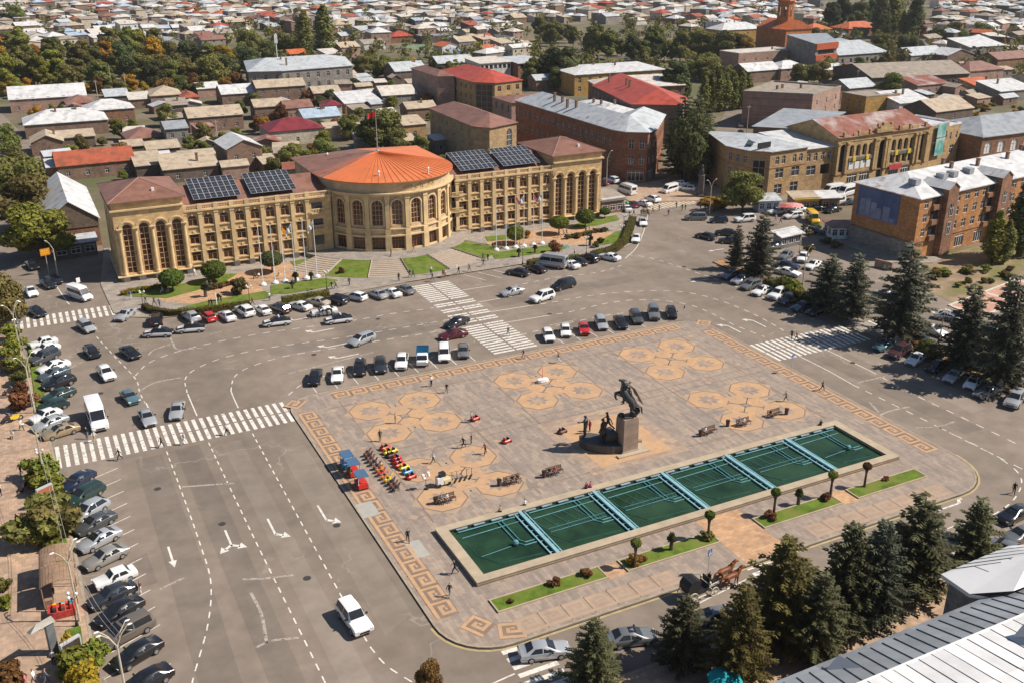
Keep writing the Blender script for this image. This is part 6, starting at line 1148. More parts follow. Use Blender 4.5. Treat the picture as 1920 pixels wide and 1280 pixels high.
    q = MB(); q.bx(L/2-.06, L/2+.012, -.5, .5, st[-1][1]+.02, st[-1][1]+.2); parts.append(('grille', q.mesh('grille', M_BLK), (0, 0, 0)))
    q = MB(); q.bx(-L/2-.015, -L/2+.05, -.26, .26, st[0][1]+.18, st[0][1]+.3); parts.append(('number_plate', q.mesh('number_plate', M_PLATE), (0, 0, 0)))
    for s in (1, -1): q = MB(); q.box((xb1-.28, s*(w+.09), bl+.1), (.14, .2, .14)); parts.append(('wing_mirror', q.mesh('wing_mirror', M_BLK), (0, 0, 0)))
    CARMESH[mk] = (parts, wheels); return CARMESH[mk]
CARW = dict(sedan='sedan', lada='boxy old saloon', hatch='hatchback', wagon='estate car', minivan='minivan', suv='off-roader', suv2='crossover', van='van')
def car(mk, col, x, y, ang, label, group=None, sunroof=False, two=None, bar=False, scale=1.):
    parts, wheels = CARMESH.get(mk) or car_meshes(mk); t = thing(dict(van='van').get(mk, 'car'), label, 'van' if mk == 'van' else 'car', (x, y, .0), ang, group); t.scale = (scale,)*3
    for (nm, me, p) in parts:
        o = ob(nm, me, t)
        if nm == 'body':
            for i in (0, 1): o.material_slots[i].link = 'OBJECT'; o.material_slots[i].material = paint(two if (two and i) else col)
    for (tm, ri, p) in wheels: o = ob('wheel', tm, t, p); ob('rim', ri, o)
    if sunroof: q = MB(); z = MODELS[mk][2][3][3]+.02; q.bx(-.35, .35, -.4, .4, z, z+.02); q.build('sunroof', M_CGLASS, t)
    if bar:
        q = MB(); q.bx(-.55, -.3, -.55, .55, 1.46, 1.6); q.build('light_bar', mat('light_bar', (.5, .5, .55), .3, .1), t)
        for (x0, x1, z0, wd) in ((1., 2.0, 1.0, .5), (-2.2, -1.8, 1.03, .5)): q = MB(); q.add([(x0, -wd, z0+.03), (x1, -wd, z0-.12), (x1, wd, z0-.12), (x0, wd, z0+.03)], [(0, 1, 2, 3)]); q.build('hood_marking', paint('white'), t) if x0 > 0 else None
    return t
ORD = ['first', 'second', 'third', 'fourth', 'fifth', 'sixth', 'seventh', 'eighth', 'ninth', 'tenth', 'eleventh', 'twelfth', 'thirteenth', 'fourteenth', 'fifteenth', 'sixteenth', 'seventeenth', 'eighteenth', 'nineteenth', 'twentieth']
CARS = [
 ('at the left kerb beyond the near zebra, %s from far end', 'cars at the left kerb beyond the zebra', 'B', [(540, 100, 330, 150, 'lada', 'white'), (590, 150, 330, 230, 'lada', 'white'), (560, 230, 320, 330, 'suv', 'darkgrey'), (680, 320, 390, 410, 'sedan', 'white'), (670, 390, 400, 490, 'sedan', 'slate'), (730, 480, 440, 570, 'suv2', 'black'), (690, 610, 480, 690, 'sedan', 'darkgreen'), (660, 720, 400, 790, 'hatch', 'darkgreen'), (600, 800, 310, 910, 'lada', 'white'), (650, 870, 350, 990, 'sedan', 'silver'), (770, 960, 440, 1060, 'sedan', 'gold')]),
 ('along the near left pavement, %s from the zebra', 'cars along the near left pavement', 'C', [(1000, 270, 680, 470, 'sedan', 'navy'), (1060, 440, 790, 590, 'wagon', 'darkgreen'), (1130, 600, 810, 790, 'suv2', 'silver'), (1220, 730, 850, 920, 'sedan', 'darkgrey'), (1290, 900, 870, 1110, 'sedan', 'silver'), (1370, 1090, 930, 1300, 'sedan', 'greige'), (1500, 1320, 1010, 1510, 'lada', 'white'), (1470, 1490, 970, 1730, 'sedan', 'graphite'), (1540, 1650, 1060, 1930, 'sedan', 'black'), (1650, 1870, 1110, 2150, 'minivan', 'taupe'), (1740, 2100, 1240, 2400, 'sedan', 'black'), (1790, 2440, 1390, 2660, 'sedan', 'black')]),
 ('driving across the left of the square, %s from the far side', 'cars driving on the left of the square', 'B', [(870, 170, 970, 270, 'hatch', 'black'), (1240, 180, 1370, 270, 'sedan', 'black'), (1010, 370, 1120, 500, 'suv2', 'white'), (1240, 610, 1360, 730, 'lada', 'bluegrey'), (1440, 810, 1510, 940, 'sedan', 'silver'), (1790, 730, 1755, 880, 'sedan', 'silver')]),
 ('in the side street left of the hall, %s from the far end', 'cars in the left side street', 'A', [(350, 340, 430, 415, 'sedan', 'black'), (520, 560, 640, 640, 'sedan', 'black'), (610, 520, 700, 580, 'sedan', 'black'), (335, 640, 420, 750, 'sedan', 'white'), (370, 890, 520, 980, 'sedan', 'black'), (960, 1060, 1120, 1170, 'wagon', 'silver'), (1580, 920, 1430, 1020, 'sedan', 'silver'), (140, 1040, 20, 1075, 'sedan', 'grey')]),
 ('parked before the left forecourt, %s from the left', 'cars before the left forecourt', 'E', [(285, 690, 290, 600, 'suv', 'black'), (680, 650, 580, 580, 'suv2', 'silver'), (850, 650, 760, 580, 'hatch', 'red'), (1050, 650, 930, 560, 'sedan', 'white'), (1230, 600, 1110, 520, 'suv', 'white'), (1400, 580, 1300, 510, 'lada', 'white'), (1590, 560, 1450, 500, 'wagon', 'black'), (1810, 530, 1630, 480, 'sedan', 'white')]),
 ('parked below the flagpoles and the steps, %s from the left', 'cars parked below the steps', 'F', [(330, 580, 130, 530, 'sedan', 'beige'), (550, 560, 370, 510, 'suv2', 'black'), (800, 520, 590, 470, 'hatch', 'white'), (1030, 500, 860, 430, 'sedan', 'silver'), (1190, 480, 1040, 410, 'sedan', 'white'), (1360, 450, 1200, 370, 'sedan', 'grey')]),
 ('parked before the right forecourt, %s from the left', 'cars before the right forecourt', 'G', [(750, 680, 580, 650, 'sedan', 'black'), (900, 650, 770, 610, 'sedan', 'black'), (1210, 610, 1110, 570, 'sedan', 'white'), (1290, 580, 1180, 540, 'sedan', 'black'), (1390, 550, 1290, 515, 'suv2', 'black'), (1620, 540, 1440, 500, 'sedan', 'white')]),
 ('driving along the road in front of the hall, %s from the right', 'cars driving before the hall', 'G', [(1190, 765, 990, 820, 'minivan', 'black'), (970, 880, 810, 930, 'suv', 'white'), (690, 830, 520, 870, 'sedan', 'silver')]),
 ('driving past the plaza far edge, %s from the right', 'cars driving past the plaza', 'I', [(1780, 210, 1590, 280, 'sedan', 'black'), (1780, 340, 1520, 390, 'sedan', 'maroon'), (850, 370, 620, 460, 'wagon', 'silver')]),
 ('at the plaza far edge, %s right of the crossing', 'cars at the plaza edge right of the crossing', 'H', [(150, 380, 210, 520, 'hatch', 'white'), (380, 330, 395, 460, 'hatch', 'white'), (590, 310, 625, 430, 'lada', 'red'), (780, 230, 850, 380, 'wagon', 'silver'), (1010, 230, 1080, 360, 'sedan', 'black'), (1200, 170, 1270, 300, 'wagon', 'darkgrey'), (1430, 110, 1460, 270, 'suv', 'grey'), (1640, 120, 1670, 240, 'hatch', 'black')]),
 ('at the plaza far edge, %s from its left corner', 'cars at the plaza edge left of the crossing', 'I', [(290, 720, 250, 860, 'sedan', 'black'), (500, 690, 490, 840, 'sedan', 'white'), (725, 620, 710, 780, 'suv2', 'black'), (915, 600, 930, 750, 'suv2', 'graphite'), (1150, 560, 1125, 720, 'suv2', 'white'), (1560, 480, 1565, 640, 'minivan', 'white'), (1750, 470, 1755, 600, 'hatch', 'grey')]),
 ('driving down the near left road beside the plaza', None, 'P', [(560, 400, 770, 680, 'suv', 'white')]),
 ('driving along the near right street, %s from the left', 'cars in the near street', 'Q', [(360, 760, 740, 710, 'sedan', 'silver'), (1140, 640, 1450, 600, 'sedan', 'grey')]),
 ('half hidden between two near spruces', None, 'R', [(1160, 345, 1390, 320, 'sedan', 'grey')]),
 ('near the corner of the near right roof, %s from the far side', 'cars by the near right roof', 'S', [(1790, 490, 1560, 600, 'sedan', 'black'), (1860, 760, 1650, 830, 'sedan', 'grey'), (1560, 950, 1750, 1030, 'sedan', 'grey')]),
 ('at the junction right of the hall', 'cars at the junction right of the hall', 'J', [(240, 320, 150, 300, 'sedan', 'maroon'), (400, 300, 270, 260, 'suv', 'white'), (570, 690, 490, 620, 'sedan', 'white'), (650, 625, 570, 580, 'sedan', 'maroon'), (830, 605, 680, 565, 'sedan', 'white'), (950, 555, 800, 505, 'suv2', 'white'), (740, 800, 760, 880, 'sedan', 'white'), (670, 1020, 650, 1090, 'sedan', 'white'), (1320, 330, 1190, 305, 'sedan', 'white'), (1420, 395, 1250, 375, 'wagon', 'white'), (1560, 775, 1340, 775, 'minivan', 'grey'), (1680, 1045, 1500, 1005, 'sedan', 'black'), (1600, 90, 1605, 150, 'sedan', 'silver'), (1590, 170, 1597, 240, 'sedan', 'silver')]),
 ('in the car park before the shops, %s from the left', 'cars before the shops', 'K', [(380, 445, 190, 445, 'hatch', 'navy'), (680, 425, 470, 445, 'suv', 'white'), (440, 590, 290, 580, 'sedan', 'black'), (480, 680, 330, 670, 'sedan', 'black'), (1030, 335, 850, 355, 'sedan', 'white'), (1250, 315, 1080, 335, 'sedan', 'white'), (1210, 385, 1040, 405, 'wagon', 'white'), (1450, 305, 1270, 315, 'sedan', 'black'), (1650, 310, 1480, 345, 'sedan', 'black'), (1270, 545, 1460, 580, 'sedan', 'graphite'), (1800, 240, 1710, 245, 'sedan', 'slate')]),
 ('in the car park behind the right strip, %s from the far end', 'cars in the right car park', 'K', [(960, 730, 850, 750, 'sedan', 'grey'), (1090, 810, 990, 870, 'sedan', 'grey'), (1250, 830, 1210, 910, 'suv2', 'white'), (1400, 920, 1290, 980, 'sedan', 'white'), (960, 935, 1160, 970, 'sedan', 'navy'), (980, 1010, 1160, 1050, 'sedan', 'white')]),
 ('along the far right spruce strip, %s from far end', 'cars along the far right strip', 'L', [(290, 320, 180, 360, 'sedan', 'grey'), (420, 375, 300, 415, 'sedan', 'silver'), (540, 435, 400, 480, 'wagon', 'grey'), (650, 495, 530, 545, 'sedan', 'white'), (850, 530, 700, 600, 'suv', 'white'), (950, 600, 820, 655, 'suv', 'graphite'), (1150, 660, 940, 730, 'sedan', 'slate'), (1280, 710, 1120, 780, 'sedan', 'black')]),
 ('along the near right spruce strip, %s from the crossing', 'cars along the near right strip', 'M', [(410, 490, 280, 540, 'sedan', 'bluegrey'), (560, 560, 440, 620, 'suv', 'plum'), (730, 630, 630, 700, 'sedan', 'white'), (960, 710, 850, 770, 'sedan', 'black'), (1140, 810, 1040, 890, 'sedan', 'silver'), (1340, 890, 1270, 960, 'hatch', 'white'), (1560, 985, 1360, 1060, 'sedan', 'grey'), (1800, 1065, 1720, 1160, 'suv', 'silver')]),
 ('behind the near right spruce strip, %s from the crossing', 'cars behind the near right strip', 'M', [(620, 400, 720, 430, 'sedan', 'black'), (790, 320, 970, 390, 'sedan', 'white'), (1000, 200, 1090, 215, 'sedan', 'silver'), (1400, 320, 1600, 360, 'sedan', 'silver'), (1220, 690, 1400, 740, 'suv', 'black'), (1600, 860, 1800, 930, 'suv', 'plum'), (1830, 550, 1930, 600, 'sedan', 'white')]),
 ('on the side road near the promenade', None, 'T', [(230, 490, 30, 520, 'sedan', 'black')]),
 ('with marked hood before the left forecourt, %s from left', 'police cars before the forecourt', 'E', [(420, 770, 180, 780, 'sedan', 'black'), (750, 720, 500, 740, 'sedan', 'black'), (1610, 650, 1360, 680, 'sedan', 'black'), (2220, 625, 1980, 655, 'sedan', 'black')])]
for (ph, grp, reg, L) in CARS:
    for i, (x0, y0, x1, y1, mk, col) in enumerate(L):
        a, c = rp(reg, x0, y0, .45), rp(reg, x1, y1, .45); d = c-a; m = (a+c)/2; pol = 'marked hood' in ph
        car(mk, col, m.x, m.y, atan2(d.y, d.x), '%s %s %s' % ('two-tone police' if pol else PN.get(col, col), CARW[mk], ph % ORD[i] if '%s' in ph else ph), grp, sunroof=(i*7+len(ph)) % 5 == 0 and mk != 'lada', two='white' if pol else None, bar=pol)
for (r, x0, y0, x1, y1, col, lab, sc) in (('A', 845, 700, 1080, 780, 'white', 'white minibus turning out of the left side street', .92), ('B', 920, 760, 1020, 1020, 'white', 'tall white minibus with yellow route card waiting at the near zebra', 1.1), ('G', 1090, 600, 870, 570, 'silver', 'grey and white camper van parked before the right forecourt', 1.05), ('J', 640, 460, 430, 390, 'white', 'white minibus leaving the junction right of the hall', 1.), ('J', 1210, 380, 1000, 440, 'white', 'low white delivery van at the junction right of the hall', .85), ('K', 1690, 235, 1450, 265, 'white', 'white cargo van at the front of the van park', 1.), ('K', 1650, 115, 1470, 150, 'white', 'white cargo van at the back left of the van park', 1.05), ('K', 1800, 120, 1650, 160, 'white', 'white cargo van at the back right of the van park', 1.05), ('K', 1290, 390, 1390, 480, 'yellow', 'bright yellow delivery van beside the small kiosk', .95), ('F', 430, 655, 170, 690, 'white', '', 0)):
    a, c = rp(r, x0, y0, .5), rp(r, x1, y1, .5); d = c-a; m = (a+c)/2
    if sc: car('van', col, m.x, m.y, atan2(d.y, d.x), lab, None, scale=sc)
    else: car('sedan', 'white', m.x, m.y, atan2(d.y, d.x), 'white sedan with a group of people standing beside it')
# blue pickup with barred load bed at the plaza edge
a, c = rp('I', 1350, 520, .5), rp('I', 1340, 690, .5); m = (a+c)/2; t = thing('cargo_truck', 'small blue truck with railed load bed parked nose-in at the plaza edge', 'truck', (m.x, m.y, 0), atan2((c-a).y, (c-a).x))
q = MB(); q.loft([[(x, y, z) for y, z in ((-.85, zb), (.85, zb), (.85, zt-.1), (.7, zt), (-.7, zt), (-.85, zt-.1))] for x, zb, zt in ((.6, .4, 1.85), (1.3, .4, 1.85), (1.95, .4, 1.2), (2.2, .45, 1.0))]); q.build('cab', paint('white'), t)
q = MB(); q.bx(-2.4, .5, -.95, .95, .75, .95); q.bx(-2.4, .5, -.95, -.9, .95, 1.4); q.bx(-2.4, .5, .9, .95, .95, 1.4); q.bx(-2.4, -2.35, -.95, .95, .95, 1.4); q.build('load_bed', paint('blue'), t)
for k in range(6): q = MB(); q.bx(-2.35+k*.55, -2.3+k*.55, -.93, .93, 1.4, 1.85); q.build('hoop', paint('blue'), t)
q = MB(); q.add([(1.42, -.75, 1.74), (1.97, -.78, 1.24), (1.97, .78, 1.24), (1.42, .75, 1.74)], [(0, 1, 2, 3)]); q.build('windscreen', M_CGLASS, t)
for sx in (1.3, -1.5):
    for sy in (-.8, .8): o = ob('wheel', CARMESH['sedan'][1][0][0], t, (sx, sy, .33)); ob('rim', CARMESH['sedan'][1][0][1], o)
# parked cars down the avenue (tiny)
for i in range(16):
    px, py = (1312+i*5.5, 330-i*8.5) if i < 8 else (1392-(i-8)*.6, 330-(i-8)*13); x, y = G(px, py); car('sedan', ['silver', 'white', 'black', 'grey', 'white', 'darkgrey'][i % 6], x, y, radians(55), 'car parked along the tree-lined avenue', 'cars parked along the avenue')
for i in range(8): x, y = G(4+i*3.4, 300-i*6+(i % 2)*110); car('sedan', ['white', 'silver', 'black', 'white'][i % 4], x, y, radians(80), 'car parked in the shade of the left street trees', 'cars under the left street trees')
# ================================================================== FOUNTAIN POOL, BEDS, MONUMENT, PEOPLE, STREET FURNITURE
M_RIM2 = mat('pool_rim_stone', (.40, .32, .225), .85, .15, .8, coord='World'); M_WATER = mat('pool_water', (.016, .042, .021), .07, .45, .3, spec=.2, col2=(.028, .062, .03), coord='World', bump=.12); M_PIPE = mat('cyan_pipe', (.10, .27, .29), .5, .25, 1.5); M_PIPED = mat('submerged_pipe', (.022, .085, .06), .3, .3, 1); M_BEAM = mat('divider_paint', (.22, .40, .44), .5, .2, 1.)
pool = thing('fountain_pool', 'long rectangular fountain pool with green water, cyan pipes and stone rim', 'pool', (33.7, 74.8, KZ)); PW, PD = 57.3, 10.9
for (x0, x1, y0, y1) in ((0, PW, 0, 1.0), (0, PW, PD-.95, PD), (0, 1.1, 1.0, PD-.95), (PW-1.1, PW, 1.0, PD-.95)): q = MB(); q.bx(x0, x1, y0, y1, 0, .42); q.bx(x0-.06, x1+.06, y0-.06 if y0 == 0 else y0, y1+.06 if y1 == PD else y1, .42, .5); q.build('rim', M_RIM2, pool)
q = MB(); q.bx(-.04, PW+.04, -.04, 0, 0, .18); q.build('rim_base', M_ORDARK, pool)
q = MB(); q.quad((1.1, 1.0, .12), (PW-1.1, 1.0, .12), (PW-1.1, PD-.95, .12), (1.1, PD-.95, .12)); q.build('water', M_WATER, pool)
q = MB(); q.bx(1.1, PW-1.1, PD-.97, PD-.951, .12, .42); q.bx(1.1, PW-1.1, 1.001, 1.02, .12, .42); q.build('inner_lining', mat('lining', (.02, .05, .055), .6, .3, 1), pool)
DV = [9.75, 19.35, 28.85, 38.4, 47.9]
for x in DV: q = MB(); q.bx(x-.2, x+.2, 1.0, PD-.95, .3, .5); q.bx(x-.75, x-.6, 1.2, PD-1, .2, .34); q.bx(x+.5, x+.62, 1.2, PD-1, .2, .34); [q.bx(x-.7, x+.6, 1.6+k*1.1, 1.68+k*1.1, .24, .3) for k in range(8)]; q.build('divider', M_BEAM, pool)
def pipe(pts, r=.06, m=None, nm='pipe'): q = MB(); q.tube(pts, r*.75, 6); q.build(nm, m or M_PIPE, pool)
xs = [1.1]+DV+[PW-1.1]
for i in range(6):
    a, c = xs[i]+.9, xs[i+1]-.9
    pipe([(a, 8.2, .2), (c, 8.4, .22)], .07); pipe([(a, 9.3, .3), (c, 9.3, .3)], .1); pipe([(c-1.6, 9.4, .25), (c-1.5, 5.2, .18), (c-1.1, 4.6, .18), (c, 4.6, .18)], .09); pipe([(c-2.1, 9.4, .25), (c-2.0, 4.9, .18), (c-1.4, 4.1, .18), (c, 4.1, .18)], .09)
    pipe([(a, 7, .13), (a+.2, 4.6, .13), (a+1.6, 2.4, .13), (c-.4, 2.0, .13)], .07, M_PIPED, 'submerged_pipe')
    if i in (0, 5): pipe([(a+.4, 4.2, .2), (a+4, 4.5, .22)], .05); q = MB(); q.ball((a+4.6, 4.6, .45), .34, 8); q.tube([(a+4.6, 4.6, .1), (a+4.6, 4.6, .4)], .06, 6); q.build('fountain_head', M_PIPE, pool)
    else:
        y = 5.; pipe([(a+.4, y, .2), (c-.4, y, .24)], .05)
        pipe([(a+.4, y+.35, .45), (c-.4, y+.4, .45)], .03)
        for k in range(11): x = a+.6+(c-a-1.2)*k/10; pipe([(x, y, .15), (x, y, .8+.25*(k % 2))], .035, nm='nozzle'); 
        for k in range(0, 11, 2): x = a+.6+(c-a-1.2)*k/10; pipe([(x, y, .2), (x-.9, 8.2, .22)], .025)
for k in range(26): q = MB(); q.bx(2+k*2.1, 3.3+k*2.1, PD-1.3, PD-1.05, .32, .42); q.build('service_pipe', mat('service_metal', (.25, .3, .32), .4, .4, 1), pool)
for i, (x0, x1) in enumerate(((33.7, 46.1), (48.4, 60.15), (66, 77.4), (79.7, 90.7))):
    t = thing('lawn_bed', '%s grass bed beside the pool counted from the near left plaza corner' % ORD[i], 'lawn bed', (x0, 70.1, KZ), group='lawn beds beside the pool'); w = x1-x0; q = MB(); q.bx(.15, w-.15, .15, 2.0, 0, .12); q.build('grass', M_LAWN, t)
    for (a, c, d, e) in ((0, w, 0, .15), (0, w, 2.0, 2.15), (0, .15, .15, 2.), (w-.15, w, .15, 2.)): q = MB(); q.bx(a, c, d, e, 0, .16); q.build('edging', M_RIM2, t)
for i, (px, py, h, col, lab) in enumerate(((1040, 1098, .9, 'rust', 'dark shrub in the first pool bed'), (1101, 1082, .9, 'rust', 'reddish shrub at the right end of the first pool bed'), (958, 1132, .5, 'rust', 'tiny reddish plant at the left end of the first pool bed'), (1186, 1060, 1.1, 'yellow', 'yellow-orange shrub under the first ball-headed tree'), (1200, 1056, .9, 'rust', 'red shrub under the first ball-headed tree'), (1324, 1012, 1., 'olive', 'shrub under the second ball-headed tree'), (1443, 974, 1., 'rust', 'shrub under the third ball-headed tree'), (1548, 938, .9, 'rust', 'shrub in the last but one pool bed'), (1660, 902, .6, 'rust', 'small shrub in the last pool bed'))): tree('bush', *G(px, py), h, lab, col, 1.3, 'shrub', None, KZ, cat='shrub')
# ---- skinned figures
def skin(V, E_, root, sub=1):
    me = bpy.data.meshes.new('tmp'); me.from_pydata([v[:3] for v in V], E_, []); o = bpy.data.objects.new('tmp', me); COL.objects.link(o); md = o.modifiers.new('s', 'SKIN'); md.use_smooth_shade = True
    for i, v in enumerate(V): r = v[3]; me.skin_vertices[0].data[i].radius = (r, r) if not isinstance(r, tuple) else r; me.skin_vertices[0].data[i].use_root = (i == root)
    if sub: s = o.modifiers.new('u', 'SUBSURF'); s.levels = sub; s.render_levels = sub
    dg = bpy.context.evaluated_depsgraph_get(); r = bpy.data.meshes.new_from_object(o.evaluated_get(dg)); bpy.data.objects.remove(o); r.materials.clear(); return r
def human(pose):
    V = []; E_ = []; T = []
    def a(x, y, z, r, t, p=None):
        V.append((x, y, z, r)); T.append(t); i = len(V)-1
        if p is not None: E_.append((p, i))
        return i
    sit = pose.startswith('sit'); dz = -.45 if sit else 0; lean = .06 if pose == 'walk' else (.1 if sit else 0)
    pel = a(0, 0, .96+dz, (.15, .11), 3); be = a(lean*.3, 0, 1.12+dz, (.14, .1), 2, pel); chs = a(lean*.7, 0, 1.32+dz, (.165, .11), 2, be); nb = a(lean, 0, 1.46+dz, .07, 2, chs); nk = a(lean+.01, 0, 1.53+dz, .052, 1, nb); jaw = a(lean+.035, 0, 1.59+dz, .07, 1, nk); hd = a(lean+.02, 0, 1.67+dz, .1, 1, jaw); tp = a(lean-.01, 0, 1.74+dz, .075, 0, hd); a(lean-.075, 0, 1.66+dz, .075, 0, hd); a(lean+.13, 0, 1.64+dz, .016, 1, hd)
    for s in (1, -1):
        sw = .22*s if pose == 'walk' else 0
        sh = a(lean, .17*s, 1.42+dz, .065, 2, nb)
        if pose == 'wave' and s > 0: el = a(.1, .42, 1.45, .045, 2, sh); wr = a(.2, .62, 1.55, .034, 1, el); ha = a(.22, .69, 1.58, .036, 1, wr); fd = Vector((.05, .1, .04)); fs = Vector((.03, 0, .03))
        elif sit: el = a(.02, .23*s, 1.16+dz, .045, 2, sh); wr = a(.26, .14*s, 1.04+dz, .034, 1, el); ha = a(.34, .12*s, 1.02+dz, .036, 1, wr); fd = Vector((.09, 0, -.02)); fs = Vector((0, .022, 0))
        else: el = a(-.03-sw*.6, .24*s, 1.16, .046, 2, sh); wr = a(.05-sw*1.3, .26*s, .94, .034, 1, el); ha = a(.06-sw*1.5, .26*s, .86, .036, 1, wr); fd = Vector((.01, 0, -.09)); fs = Vector((.022, 0, 0))
        hp = V[ha]
        for k in range(4): m = (1, 1.1, 1.05, .8)[k]; b0 = Vector(hp[:3])+fs*(k-1.5)*.9; f1 = a(*(b0+fd*.5*m), .0095, 1, ha); a(*(b0+fd*m+Vector((.012, 0, 0))), .008, 1, f1)
        th = a(*(Vector(hp[:3])+fs*2.4+fd*.1), .01, 1, ha); a(*(Vector(hp[:3])+fs*2.9+fd*.6), .009, 1, th)
        hip = a(0, .09*s, .9+dz, .1, 3, pel)
        if sit: kn = a(.42, .11*s, .5, .075, 3, hip); an = a(.45, .11*s, .1, .048, 3, kn); a(.6, .12*s, .05, .042, 4, an)
        else: x = .28*s if pose == 'walk' else .0; kn = a(x*.62+.05, .1*s, .51, .07, 3, hip); an = a(x*1.15-(.1 if x < 0 else 0), .1*s, .1+(.06 if x < 0 else 0), .046, 3, kn); a(x*1.15+.15-(.1 if x < 0 else 0), .115*s, .05, .04, 4, an)
    if pose == 'skirt': a(0, 0, .6, (.2, .2), 3, pel)
    me = skin(V, E_, pel); n = len(V); pts = [Vector(v[:3]) for v in V]
    for m in ('hair', 'skin', 'top', 'bottom', 'shoe'): me.materials.append(mat('person_'+m, (.3, .3, .3), .8, .1))
    for p in me.polygons:
        c = p.center; k = min(range(n), key=lambda i: (pts[i]-c).length_squared-(.0 if T[i] else -.002)); p.material_index = T[k]
        if c.z > 1.70+dz and T[k] in (0, 1): p.material_index = 0
    me.name = 'person'; return me
HUM = {k: human(k) for k in ('stand', 'walk', 'wave', 'sit', 'skirt')}
CL = dict(white=(.7, .69, .67), black=(.018, .018, .02), grey=(.2, .2, .21), navy=(.025, .035, .075), blue=(.08, .14, .3), red=(.42, .03, .03), pink=(.55, .12, .22), green=(.04, .4, .06), beige=(.42, .33, .22), brown=(.12, .07, .045), maroon=(.14, .02, .03), denim=(.09, .12, .19), olive=(.1, .1, .05))
def cm(c): return mat('cloth_'+c, CL[c], .9, .15, 4)
SKIN = mat('skin_tone', (.48, .29, .2), .6, .08, 4); HAIRM = [mat('hair_black', (.015, .012, .01), .6, .2, 5), mat('hair_brown', (.06, .03, .018), .6, .2, 5)]
PCNT = {}
def person(x, y, ang, pose, top, bot, where, z=0., h=1.72, group=None):
    verb = dict(stand='standing', walk='walking', wave='pointing', sit='sitting', skirt='standing')[pose]; lab = 'person in %s top, %s %s, %s %s' % (top, bot, 'skirt' if pose == 'skirt' else 'trousers', verb, where); PCNT[lab] = PCNT.get(lab, 0)+1
    if PCNT[lab] > 1: group = group or 'people '+where[-36:]
    o = ob('person', HUM[pose], None, (x, y, z), ang, label=lab, cat='person', group=group); o.scale = (h/1.79,)*3
    for i, m in enumerate((HAIRM[PCNT[lab] % 2], SKIN, cm(top), cm(bot), cm('black' if PCNT[lab] % 2 else 'white'))): o.material_slots[i].link = 'OBJECT'; o.material_slots[i].material = m
    return o
rp_ = random.Random(5)
def crowd(where, L, z=KZ, pose=None, jit=True):
    for q in L:
        px, py, top, bot = q[:4]; ps = q[4] if len(q) > 4 else (pose or rp_.choice(('walk', 'walk', 'stand'))); person(*G(px, py, z), q[5] if len(q) > 5 else rp_.uniform(0, 6.28), ps, top, bot, where, z, rp_.uniform(1.6, 1.8))
crowd('on the near left zebra', [(303, 838, 'brown', 'black', 'walk', 0), (345, 833, 'grey', 'white', 'walk', 0), (426, 815, 'white', 'black', 'walk', 3.1), (225, 862, 'black', 'black', 'walk', 3.3), (178, 829, 'white', 'beige', 'walk', 1), (164, 822, 'black', 'denim', 'stand', 4)], 0)
crowd('on the left pavement', [(41, 806, 'white', 'black'), (40, 890, 'navy', 'black'), (35, 988, 'black', 'grey'), (40, 990, 'maroon', 'black'), (2, 928, 'white', 'black'), (102, 1247, 'white', 'black', 'stand'), (67, 1283, 'white', 'grey', 'walk'), (87, 1282, 'grey', 'denim', 'walk'), (52, 1290, 'pink', 'beige', 'walk'), (20, 660, 'black', 'black'), (8, 700, 'grey', 'black'), (12, 745, 'black', 'denim', 'sit'), (25, 820, 'white', 'black', 'sit'), (14, 600, 'black', 'grey'), (22, 604, 'navy', 'black'), (60, 962, 'green', 'denim', 'stand')])
crowd('beside the parked black car', [(265, 1112, 'brown', 'white', 'stand', 3)], 0)
crowd('on the open plaza', [(812, 868, 'white', 'black', 'walk', 0), (869, 839, 'black', 'black', 'walk', 3.2), (884, 832, 'brown', 'brown', 'wave', 2.4), (910, 851, 'pink', 'black', 'walk', 3.6), (884, 791, 'white', 'black', 'stand', 0), (809, 724, 'white', 'black', 'skirt'), (838, 736, 'black', 'grey'), (742, 793, 'beige', 'beige', 'skirt'), (713, 827, 'black', 'brown', 'stand'), (981, 672, 'black', 'grey', 'walk'), (1047, 680, 'black', 'white', 'walk'), (1473, 752, 'grey', 'black', 'walk'), (1541, 732, 'black', 'black', 'walk'), (765, 1015, 'black', 'black', 'walk'), (853, 1075, 'black', 'black', 'walk', 2.8), (843, 1118, 'black', 'grey', 'walk'), (1098, 812, 'maroon', 'denim', 'stand'), (1106, 808, 'red', 'maroon', 'skirt')])
crowd('on the road by the plaza', [(953, 630, 'olive', 'grey', 'walk'), (1484, 636, 'black', 'black', 'walk'), (1493, 639, 'maroon', 'black', 'walk'), (1900, 926, 'black', 'black', 'walk', .6)], 0)
crowd('below the hall steps', [(733, 489, 'grey', 'black', 'stand'), (748, 527, 'black', 'black'), (769, 521, 'black', 'grey'), (775, 520, 'navy', 'black'), (811, 527, 'navy', 'denim'), (808, 515, 'white', 'black'), (831, 519, 'red', 'navy'), (835, 520, 'white', 'red'), (860, 514, 'black', 'black'), (880, 509, 'brown', 'black'), (906, 500, 'black', 'grey'), (906, 488, 'navy', 'black'), (915, 489, 'black', 'black'), (655, 536, 'black', 'black'), (622, 543, 'black', 'denim'), (630, 542, 'grey', 'black')])
crowd('at the hall doors', [(733, 479, 'grey', 'black', 'stand'), (776, 473, 'black', 'beige', 'walk')], TZ)
